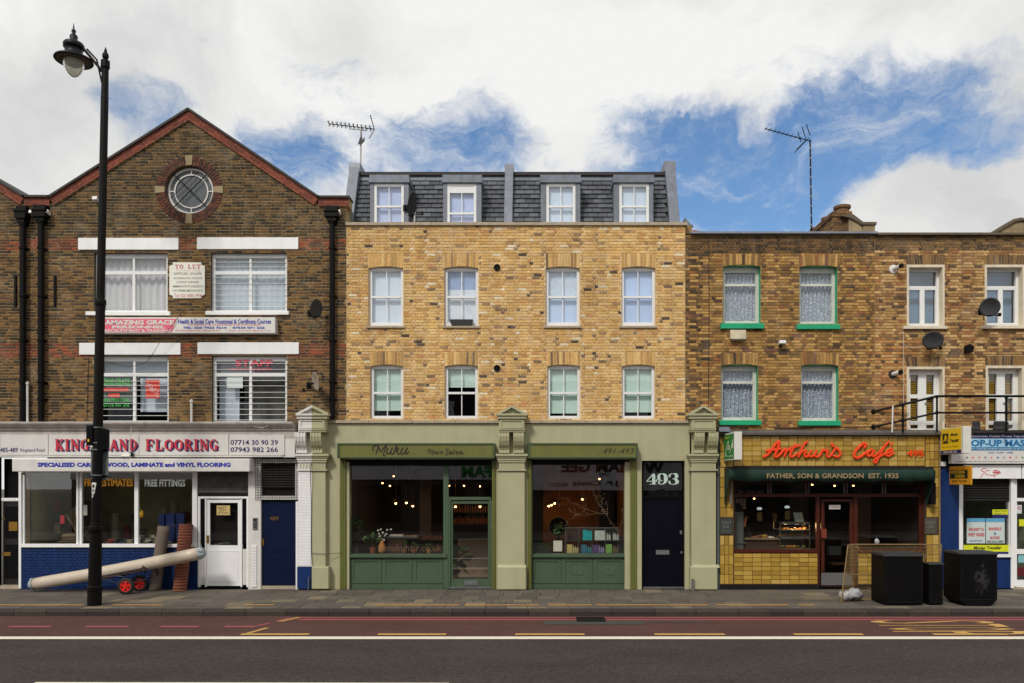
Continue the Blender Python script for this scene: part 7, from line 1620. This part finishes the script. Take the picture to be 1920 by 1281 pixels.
MB().box(X(1907),X(1945),.0,.01,Z(1030),Z(940)).build('pane', gs, dp) if 0 else MB().quad(XP(1907,1088,.03),XP(1945,1088,.03),XP(1945,940,.03),XP(1907,940,.03)).build('pane', gs, dp)
MB().pb(1909.5,1039.5,1945,1055,.02,.026).build('cyan_sticker', mat('cyan_sticker', c8(130,190,196), .6), dp); MB().pb(1907,1064,1945,1080,.02,.026).build('red_strip', mat('dark_red_strip', c8(90,16,24), .5), dp); MB().pb(1911,974,1945,987,.01,.016).build('yellow_sticker', yl2, dp); MB().pb(1906.5,947,1916,963,.01,.016).build('no_entry_sticker', psm, dp)
q = MB(); c = XP(1911,952.5,.008)
for k in range(16): a = 2*pi*k/16; b = 2*pi*(k+1)/16; q.tube([(c[0]+.04*cos(a),c[1],c[2]+.04*sin(a)),(c[0]+.04*cos(b),c[1],c[2]+.04*sin(b))], .006, 4)
q.tube([(c[0]-.03,c[1],c[2]+.03),(c[0]+.03,c[1],c[2]-.03)], .006, 4); q.build('red_ring', redt, dp)
MB().box(X(1898),X(1945),-.05,.1,0,Z(1101)).build('threshold', stone, rb_)
# ============================================================= STREET FURNITURE
# street lamp
def lamp():
    Y = yd(1135, 0); xb = xr(177,1135,0); t = thing('street_lamp','tall black lamp post with a bell shaped lantern and spiked finials','street lamp',(xb,Y,0))
    xt = X(197.5, Y); zt = Z(112, Y); 
    def ax(z): return xb+(xt-xb)*z/zt
    def seg(z0, z1, r0, r1, nm, n=20): q = MB(); q.tube([(ax(z0),Y,z0),(ax(z1),Y,z1)], [r0,r1], n); q.smooth = False; return q.build(nm, pole_m, t)
    def zz(py): return Z(py, Y)
    prof = [(1135,.150),(1108,.150),(1106,.165),(1100,.165),(1098,.140),(1052,.135),(1050,.135),(1000,.125),(994,.155),(988,.155),(986,.120),(980,.115)]
    q = MB(); q.tube([(ax(zz(p)),Y,zz(p)+.0) for p,_ in prof], [r for _,r in prof], 20); q.build('base', pole_m, t)
    q = MB(); q.tube([(ax(zz(p)),Y,zz(p)) for p in (990,575,571,567,563,560,185,183,181)], [.105,.098,.115,.120,.115,.085,.080,.082,.078], 18); q.build('column', pole_m, t)
    q = MB(); q.tube([(ax(zz(p)),Y,zz(p)) for p in (181,130,128,126,114,113)], [.076,.072,.088,.095,.092,.04], 18)
    q.tube([(ax(zz(p)),Y,zz(p)) for p in (113,111,108,104,100,98,97,96,88)], [.03,.045,.066,.070,.055,.03,.032,.034,.004], 14); q.build('top_finial', pole_m, t)
    # bracket + lantern
    cx = X(138, Y); q = MB(); a = Vector((ax(zz(140)), Y, zz(140))); b = Vector((cx+.19, Y, zz(88))); q.tube([a, b], .03, 8)
    q.tube([(ax(zz(175)),Y,zz(175)),(ax(zz(150))-.08,Y,zz(152)),(cx+.52,Y,zz(112)),(cx+.3,Y,zz(92))], .02, 8)
    for (p_, r_) in (((ax(zz(152))-.10,zz(132)),.07),((ax(zz(160))-.05,zz(152)),.055),((ax(zz(175))-.04,zz(178)),.05)):
        pts = [(p_[0]+r_*(1-.1*k)*cos(k*.7),Y,p_[1]+r_*(1-.1*k)*sin(k*.7)) for k in range(9)]; q.tube(pts, .015, 6)
    br_ = q.build('bracket', pole_m, t)
    zc = zz(112)+.0; c = (cx, Y, zc-.02); K = .85
    SCL = lambda pr: [(a_*K, b_*K) for a_, b_ in pr]
    q = MB(); q.lathe(SCL([(.20,.0),(.24,.0),(.46,-.02),(.475,.0),(.46,.035),(.26,.13),(.22,.16),(.21,.32),(.25,.33),(.255,.42),(.23,.46),(.12,.50),(.09,.56),(.10,.64),(.06,.70),(.03,.72),(.055,.76),(.055,.80),(.02,.84),(.02,.88),(.004,1.0)]), c, 32); q.smooth = True; ln = q.build('lantern', mat('lantern_paint', c8(20,18,24), .45, spec=.25), t)
    q = MB(); q.lathe(SCL([(.455,-.015),(.23,.06),(.2,.06)]), c, 32); q.build('shade_lining', mat('shade_lining', c8(70,58,50), .6), ln)
    q = MB(); q.lathe([(.215,.04),(.222,-.04),(.205,-.14),(.158,-.25),(.086,-.335),(.03,-.37),(0,-.375)], c, 28); q.smooth = True
    gm = mat('frosted_globe', c8(196,194,178), .12, spec=.6); gb = gm.node_tree.nodes['Principled BSDF']; gb.inputs['Transmission Weight'].default_value = .55; gb.inputs['IOR'].default_value = 1.15
    q.build('globe', gm, ln)
    # plates strapped to the post
    zt_, zb_ = zz(797), zz(838); x0 = ax(zt_)
    MB().box(x0-.21,x0-.06,Y-.12,Y-.07,zz(836),zz(797)).build('meter_box', black, t, bevel=.02); MB().add([(x0+.04,Y-.10,zz(845)),(x0+.235,Y-.02,zz(841)),(x0+.235,Y-.02,zz(806)),(x0+.04,Y-.10,zz(801)),(x0+.04,Y+.0,zz(845)),(x0+.235,Y+.05,zz(841)),(x0+.235,Y+.05,zz(806)),(x0+.04,Y+.0,zz(801))],[(0,1,2,3),(1,5,6,2),(3,2,6,7),(0,4,5,1),(4,7,6,5)]).build('black_sign_back', black, t)
    MB().box(x0-.16,x0-.13,Y-.135,Y-.119,zz(829),zz(824)).build('yellow_sticker', yel, t)
    xg = ax(zz(870)); MB().box(xg-.20,xg+.20,Y+.09,Y+.11,zz(900),zz(838)).build('grey_sign_back', mat('grey_sign_back', c8(100,110,108), .5, metal=.2), t, bevel=.01)
    for yy in (803,832,844.5,892.5): q = MB(); q.lathe([(.108,0),(.111,.004),(.111,.022),(.108,.026)], (ax(zz(yy)),Y,zz(yy)), 20); q.build('steel_band', silver, t)
    for yy in (845,893): MB().box(xg-.2,xg+.2,Y+.07,Y+.09,zz(yy+1.5),zz(yy-1.5)).build('sign_rail', black, t)
    xn = ax(zz(920)); Yn_ = Y-.112
    q = MB(); q.prism([(xn-.045,zz(934)),(xn+.0,zz(929)),(xn+.045,zz(908)),(xn+.045,zz(905)),(xn-.05,zz(905))], Yn_-.002, Yn_+.02); pl = q.build('number_plate', whitew, t)
    for i, ch in enumerate('100'): text(ch, None, 0, blk, t, 'digit', frame=((xn-.035,Yn_-.006,zz(914.5+i*8.2)),(1,0,0),(0,0,1),.045,.07), bold=.03)
lamp()
# carpet roll on a sack truck
def carpet():
    a = Vector((-13.2,-.45,.16)); xa = X(62,-.45); a = Vector((xa,-.45,Z(1095.5,-.45))); b = Vector((X(377,-.8),-.8,Z(1037,-.8)))
    t = thing('carpet_roll','long cream carpet roll in clear film lying aslant on a red wheeled trolley','carpet roll',(a.x,a.y,0))
    n = 14; pts = [a.lerp(b,i/n)+Vector((0,0,-.03*sin(pi*i/n))) for i in range(n+1)]
    rm = mat('cream_carpet_backing', c8(192,178,160), .38, var=.08, scale=3, stretch=(1,1,4)); R_ = .155
    q = MB(); q.tube(pts, [R_*.93]+[R_]*(n-1)+[R_*.97], 28); q.smooth = True; q.build('roll', rm, t)
    d = (b-a).normalized(); pm = mat('crumpled_film', c8(150,160,164), .25, var=.2, scale=25, bump=.8, bscale=18)
    for nm, p, s in (('film_end',a,-1),('film_end',b,1)):
        q = MB(); rr = random.Random(4 if s > 0 else 6); vs = []; fs = []; m = 16
        for k, (off, rad) in enumerate(((-.04,1.03),(.02,1.0),(.06,.72),(.10,.5),(.07,.2))):
            for j in range(m):
                an = 2*pi*j/m; u = Vector((0,1,0)); w = d.cross(u).normalized(); f_ = rad*R_*(1+.09*rr.uniform(-1,1)*(k > 0)); vs.append(p+d*s*(off+.02*rr.uniform(-1,1)*(k > 1))+u*cos(an)*f_+w*sin(an)*f_)
        for k in range(4):
            for j in range(m): fs.append((k*m+j,k*m+(j+1)%m,(k+1)*m+(j+1)%m,(k+1)*m+j))
        fs.append(tuple(4*m+j for j in range(m))); q.add(vs, fs); q.build(nm, pm, t)
    # trolley
    tr = thing('sack_truck','blue and black sack truck with red hubbed wheels under the cream roll','trolley',(X(245,-.6),-.6,0))
    wz = .215
    for (px, Y_) in ((236,-.98),(262,-.42)):
        x_ = X(px,Y_); w = MB(); w.lathe([(.135,-.04),(.185,-.045),(.205,-.03),(.205,.03),(.185,.045),(.135,.04),(.135,-.04)], (x_,Y_,.205), 28, axis='y'); w.smooth = True; wh = w.build('wheel', rub, tr)
        r_ = MB(); r_.lathe([(.14,-.035),(.14,.035),(.115,.035),(.115,-.035),(.14,-.035)], (x_,Y_,.205), 24, axis='y'); r_.lathe([(.05,-.045),(.05,.045),(.0,.045)], (x_,Y_,.205), 14, axis='y')
        for k in range(5):
            an = 2*pi*k/5+.3; dx, dz = cos(an), sin(an); r_.prism([(x_+dx*.03-dz*.04,.205+dz*.03+dx*.04),(x_+dx*.03+dz*.04,.205+dz*.03-dx*.04),(x_+dx*.115+dz*.02,.205+dz*.115-dx*.02),(x_+dx*.115-dz*.02,.205+dz*.115+dx*.02)], Y_-.028, Y_+.028)
        r_.build('rim', wred, wh)
    dz = (b-a).normalized(); nrm = Vector((-dz.z,0,dz.x)); base = lambda px: None
    def under(px, off, y): # point under the roll axis at column px
        tt = (X(px,-.6)-a.x)/(b.x-a.x); p = a.lerp(b, tt); return Vector((p.x, y, p.z))-nrm*off
    blm = mat('navy_tube_frame', c8(12,14,26), .4, spec=.3)
    q = MB()
    for y in (-.83,-.38): q.tube([under(190,.12,y),under(272,.12,y),under(276,.05,y),under(284,.28,y),Vector((X(288,-.6),y,.42)),Vector((X(283,-.6),y,.36))], .019, 8)
    for y in (-.83,-.38): q.tube([under(196,.2,y),Vector((X(214,-.6),y,.34)),Vector((X(236,-.6),y,.205)),Vector((X(262,-.6),y,.30)),Vector((X(284,-.6),y,.36))], .013, 8); q.tube([under(228,.19,y),under(240,.24,y),Vector((X(236,-.6),y,.205))], .011, 6); q.tube([under(262,.19,y),Vector((X(262,-.6),y,.30))], .012, 6)
    for px in (192,230,266): q.tube([under(px,.2,-.83),under(px,.2,-.38)], .012, 6)
    q.tube([(X(236,-.98),-1.0,.205),(X(262,-.42),-.38,.205)], .014, 8); q.build('frame', blm, tr)
carpet()
def standing_roll(x0b, xt, ytop, wpx, Yb, Yt, m, lab, ridge=False):
    a = Vector((X(x0b,Yb),Yb,.0)); b = Vector((X(xt,Yt),Yt,Z(ytop,Yt))); r = wpx/SC/2
    t = thing('carpet_roll', lab, 'carpet roll', (a.x,a.y,0)); n = 60 if ridge else 10; pts = [a.lerp(b,i/n) for i in range(n+1)]
    q = MB(); q.tube(pts, [r*(1+(.045 if (ridge and i % 3 == 0) else 0)) for i in range(n+1)], 20); q.smooth = not ridge; q.build('roll', m, t)
    d = (b-a).normalized(); q = MB(); q.tube([b-d*.02,b+d*.004], r*.45, 14); q.build('core_hole', slatedark, t)
gm = mat('grey_brown_carpet', c8(104,92,82), .95, var=.15, scale=40, bump=.5, bscale=120)
def stripes():
    m = mat('striped_carpet', c8(110,60,42), .95, var=0); n = m.node_tree.nodes; L = m.node_tree.links; g = n.new('ShaderNodeNewGeometry'); w = n.new('ShaderNodeTexWave'); w.bands_direction = 'Z'; w.inputs['Scale'].default_value = 4.2; w.inputs['Distortion'].default_value = 1.2; w.inputs['Detail'].default_value = 3; L.new(g.outputs['Position'], w.inputs['Vector'])
    r = n.new('ShaderNodeValToRGB'); r.color_ramp.elements[0].color = (*c8(82,44,34),1); r.color_ramp.elements[1].color = (*c8(138,78,58),1); L.new(w.outputs['Fac'], r.inputs[0]); L.new(r.outputs[0], n['Principled BSDF'].inputs['Base Color']); return m
standing_roll(290, 307, 987, 21, -.30, -.14, gm, 'grey brown carpet roll standing against the blue painted bricks'); standing_roll(337, 349, 983, 24, -.32, -.17, stripes(), 'rust striped carpet roll leaning beside the white shop door', True)
# bins
binm = mat('black_bin_panel', c8(8,8,9), .5, var=.3, scale=4, bump=.05, speck=(14,.3), spec=.14); lidm = mat('grey_bin_lid', c8(48,50,52), .5, var=.25, scale=6)
def bin_(label, x0, x1, Yf, Yb, h, hb, chamfer=0, nm='wheelie_bin_housing', slope=.08, st=False):
    t = thing('litter_bin', label, 'bin', ((x0+x1)/2,(Yf+Yb)/2,0))
    q = MB(); c = chamfer
    pts = [(x0+c,0),(x1-c,0),(x1,c),(x1,h-.03),(x0,h-.03),(x0,c)] if c else [(x0,.03),(x1,.03),(x1,h-.03),(x0,h-.03)]
    q.prism(pts, Yf, Yb); q.build('body', binm, t, bevel=.012)
    q = MB(); q.prism_x([(Yf-.02,h-.03),(Yb+.02,h-.03),(Yb+.02,h+.0),(Yb-.1,hb),(Yf+.15,hb),(Yf-.02,h+.01)], x0-.02, x1+.02); q.build('lid', lidm, t, bevel=.01)
    if not c: MB().box(x0+.08,x1-.03,Yf+.04,Yb-.04,0,.03).build('plinth', black, t)
    q = MB(); w = x1-x0; q.box(x0+.05,x1-.05,Yf-.006,Yf,.14 if c else .08,.148 if c else .088); q.box(x0+.04,x0+.046,Yf-.006,Yf,.15,h-.1); q.box(x1-.046,x1-.04,Yf-.006,Yf,.15,h-.1); q.build('door_seam', mat('worn_seam', c8(20,20,21), .5), t)
    MB().box(x0+w*.47,x0+w*.53,Yf-.012,Yf,h*.55,h*.55+.05).build('lock', iron, t); return t
def fx(px, Y): return X(px, Y)
Yf_ = -2.78
bin_('wide black street cabinet with a grey sloping top in front of the cafe', fx(1659,Yf_), fx(1731.5,Yf_), Yf_, Yf_+.75, 1.13, 1.17)
bin_('narrow black post bin, smallest of the three street boxes', fx(1742,-2.75), fx(1768.5,-2.75), -2.75, -2.4, .94, .955)
b3 = bin_('tall black bin with slanting lower corners and a pale scuffed patch', fx(1800,-2.85), fx(1870.5,-2.85), -2.85, -2.1, 1.18, 1.21, chamfer=.14)
def scuffed():
    m = mat('scuffed_black_panel', c8(8,8,9), .55, var=.3, scale=4, spec=.14); n = m.node_tree.nodes; L = m.node_tree.links; p = n['Principled BSDF']; src = p.inputs['Base Color'].links[0].from_socket
    g = n.new('ShaderNodeNewGeometry'); mp = n.new('ShaderNodeMapping'); mp.vector_type = 'POINT'; c = XP(1842,1086,-2.85); mp.inputs['Location'].default_value = (-c[0]/.26,0,-c[2]/.42); mp.inputs['Scale'].default_value = (1/.26,0,1/.42); L.new(g.outputs['Position'], mp.inputs[0])
    ln = n.new('ShaderNodeVectorMath'); ln.operation = 'LENGTH'; L.new(mp.outputs[0], ln.inputs[0])
    t = n.new('ShaderNodeTexNoise'); t.inputs['Scale'].default_value = 9; t.inputs['Detail'].default_value = 7; t.inputs['Roughness'].default_value = .7; L.new(g.outputs['Position'], t.inputs['Vector'])
    a = n.new('ShaderNodeMath'); a.operation = 'MULTIPLY_ADD'; L.new(ln.outputs['Value'], a.inputs[0]); a.inputs[1].default_value = -.28; L.new(t.outputs['Fac'], a.inputs[2])
    r = n.new('ShaderNodeMapRange'); L.new(a.outputs[0], r.inputs['Value']); r.inputs['From Min'].default_value = .33; r.inputs['From Max'].default_value = .48
    x = n.new('ShaderNodeMix'); x.data_type = 'RGBA'; L.new(r.outputs[0], x.inputs['Factor']); L.new(src, x.inputs['A']); x.inputs['B'].default_value = (*c8(50,50,51),1); L.new(x.outputs['Result'], p.inputs['Base Color']); return m
[o for o in b3.children if o.name.startswith('body')][0].data.materials[0] = scuffed()
# folded mesh cage
cg = thing('mesh_cage','rusty folding wire mesh cage frame standing behind the street cabinet','cage',(fx(1670,-1.95),-1.95,0)); Yc_ = -1.95
rust = mat('rusty_tube', c8(134,110,70), .7, var=.3, scale=14, metal=.1); zt = Z(1021,Yc_); x0,x1 = fx(1596,Yc_), fx(1765,Yc_)
fl_, flb = Vector((fx(1590,-2.1),-2.1,zt-.01)), Vector((fx(1577,-2.3),-2.3,.015)); A = Vector((fx(1601,-1.9),-1.9,0.015))
q = MB()
for p0_, p1_ in (((x0,Yc_,zt),(x1,Yc_,zt)),((x0,Yc_,.02),(x1,Yc_,.02)),((x0,Yc_,zt),(x0+.05,Yc_,.02)),((x1,Yc_,zt),(x1-.05,Yc_,.02)),((x0,Yc_,.6),(x1,Yc_,.6)),(fl_,flb),(flb,(x0+.05,Yc_,.02)),(fl_,(x0,Yc_,zt)),(fl_.lerp(flb,.47),(x0+.02,Yc_,.6))): q.tube([p0_,p1_], .014, 6)
q.build('frame', rust, cg); q = MB()
for p0_, p1_ in (((x0,Yc_-.01,zt),(fx(1680,Yc_),Yc_-.01,.6)),((x1,Yc_-.01,zt),(fx(1690,Yc_),Yc_-.01,.62)),((x0,Yc_-.01,.05),(fx(1680,Yc_),Yc_-.01,.58))): q.tube([p0_,p1_], .008, 5)
q.build('diagonal_brace', rust, cg)
def hexmesh(O, U, V, s):
    """chicken wire on the parallelogram O + u U + v V"""
    q = MB(); LU, LV = U.length, V.length; nu = int(LU/(s*.87*2/2)); nv = int(LV/(s*1.5)); du = U/nu; r = .0042
    for j in range(nv+1):
        for i in range(nu):
            v0 = j/nv; off = .5 if j % 2 else 0
            a = O+du*(i+off)+V*min(1,(v0)); b = O+du*(i+off+.5)+V*min(1,v0+.33/nv); c = O+du*(i+off+1)+V*min(1,v0); e = O+du*(i+off+.5)+V*min(1,v0+1./nv)
            if i+off+1 > nu: continue
            for p0_, p1_ in ((a,b),(b,c),(b,e)):
                if (p1_-p0_).length > .001: q.tube([p0_,p1_], r, 3, cap=False)
    return q.build('wire_mesh', rust, cg, kind='stuff')
hexmesh(Vector((x0,Yc_+.01,.02)), Vector((x1-x0,0,0)), Vector((0,0,zt-.02)), .055)
hexmesh(Vector(flb), Vector((x0+.05,Yc_,.02))-flb, fl_-flb, .055)
# crumpled bag
def crumple(c, r, m, lab, nm='plastic_bag', sq=.7, seed=1):
    rr = random.Random(seed); vs = []; fs = []; n = 14; k = 8
    for i in range(k+1):
        th = pi*i/k
        for j in range(n):
            a = 2*pi*j/n; R_ = r*(1+.28*rr.uniform(-1,1)); vs.append((c[0]+R_*sin(th)*cos(a), c[1]+R_*sin(th)*sin(a)*.8, max(.004,c[2]+R_*cos(th)*sq)))
    for i in range(k):
        for j in range(n): fs.append((i*n+j,(i+1)*n+j,(i+1)*n+(j+1)%n,i*n+(j+1)%n))
    q = MB(); q.add(vs, fs); q.smooth = True; return q.build(nm, m, label=lab, cat='bag')
bagm = mat('white_plastic_bag', c8(172,172,174), .4, var=.25, scale=20, bump=.6, bscale=40)
crumple((fx(1586,-2.15),-2.12,.13), .16, bagm, 'crumpled white plastic bag at the foot of the cage', seed=2); crumple((fx(1600,-2.05),-2.12,.17), .17, bagm, 'knotted white plastic bag inside the corner of the cage', seed=5)
crumple((fx(1644,-1.9),-1.9,zt+.06), .055, bagm, 'scrap of white plastic caught on the top bar of the cage', sq=1.2, seed=8)
q = MB(); rr = random.Random(31)
for i in range(240):
    x = X(1768)+rr.random()*.42; y = -.08-rr.random()*.16; r_ = rr.uniform(.006,.02); q.add([(x-r_,y,.003+r_*.5),(x,y-r_,.003),(x+r_,y,.006+r_*.6),(x,y+r_,.003)],[(0,1,2,3)])
q.build('dead_leaves', mat('dry_leaves', c8(120,96,60), .9, var=.4), label='scatter of dry leaves at the foot of the blue pier', cat='leaves', kind='stuff')
t = thing('junction_flag','short grey cable pipe at the foot of the split pilaster','pipe',(X(584),-.3,0)); MB().tube([(X(584),-.29,.0),(X(584.5),-.29,.35)], .012, 6).build('pipe', silver, t)
cable([XP(585,865,-.20),XP(582,890,-.27),XP(584,950,-.2),XP(583.5,1020,-.2),XP(585,1060,-.22)], .008, cable_m, 'black cable down the joint between the white and sage pilaster halves')
cable([XP(585,1037,-.22),XP(610,1038.5,-.2),XP(640,1037,-.07)], .006, cable_m, 'thin cable strung across the sage wall at knee height left of the salon')

# ============================================================= OPPOSITE SIDE (only seen mirrored in the glass)
ob = thing('opposite_building','grey warehouse across the street lettered WILLIAM GEE, mirrored in the shop glass','building',(3,-24,0))
og = mat('grey_painted_wall', c8(200,194,198), .8, var=.1); od = mat('dark_wall', c8(58,50,46), .9, var=.2)
MB().box(-26,26,-32,-24,0,2.9).build('lower_wall', od, ob); MB().box(-26,26,-32,-23.9,2.9,4.6).build('fascia', og, ob); MB().box(-26,26,-32,-24,4.6,8.2).build('upper_wall', od, ob); MB().box(-26,26,-32,-23.8,8.2,8.35).build('coping', stone, ob)
for i in range(14):
    x = -24+i*3.6; f_ = MB().box(x,x+1.3,-24.0,-23.93,5.3,7.3).build('window', white, ob); MB().box(x+.1,x+1.2,-23.93,-23.92,5.4,7.2).build('pane', gl, f_)
    MB().box(x-.6,x+1.9,-24.0,-23.97,.5,2.6).build('shop_glass', black, ob)
def otext(s, xc0, z0, w, h, m, bold=.02): text(s, None, 0, m, ob, frame=((xc0,-23.88,z0),(-1,0,0),(0,0,1),w,h), bold=bold)
otext('WILLIAM GEE', 6.95, 3.30, 5.7, .62, blk, .04); otext('LTD', 3.9, 3.12, .5, .13, blk); otext('J.P. Coats', 4.35, 2.98, 2.5, .11, blk) if 0 else None
MB().box(-2,9,-23.9,-23.86,2.3,2.9).build('lower_board', og, ob)
text('J.P. Coats', None, 0, blk, ob, frame=((4.5,-23.85,2.48),(-1,0,0),(0,0,1),2.6,.36), bold=.03); text('PRODUCTS', None, 0, blk, ob, frame=((1.6,-23.85,2.5),(-1,0,0),(0,0,1),.95,.2), bold=.02)
otext('AFAM', -1.92, 3.0, 2.37, .66, mat('green_sign_letters', c8(10,110,40), .6), .05)
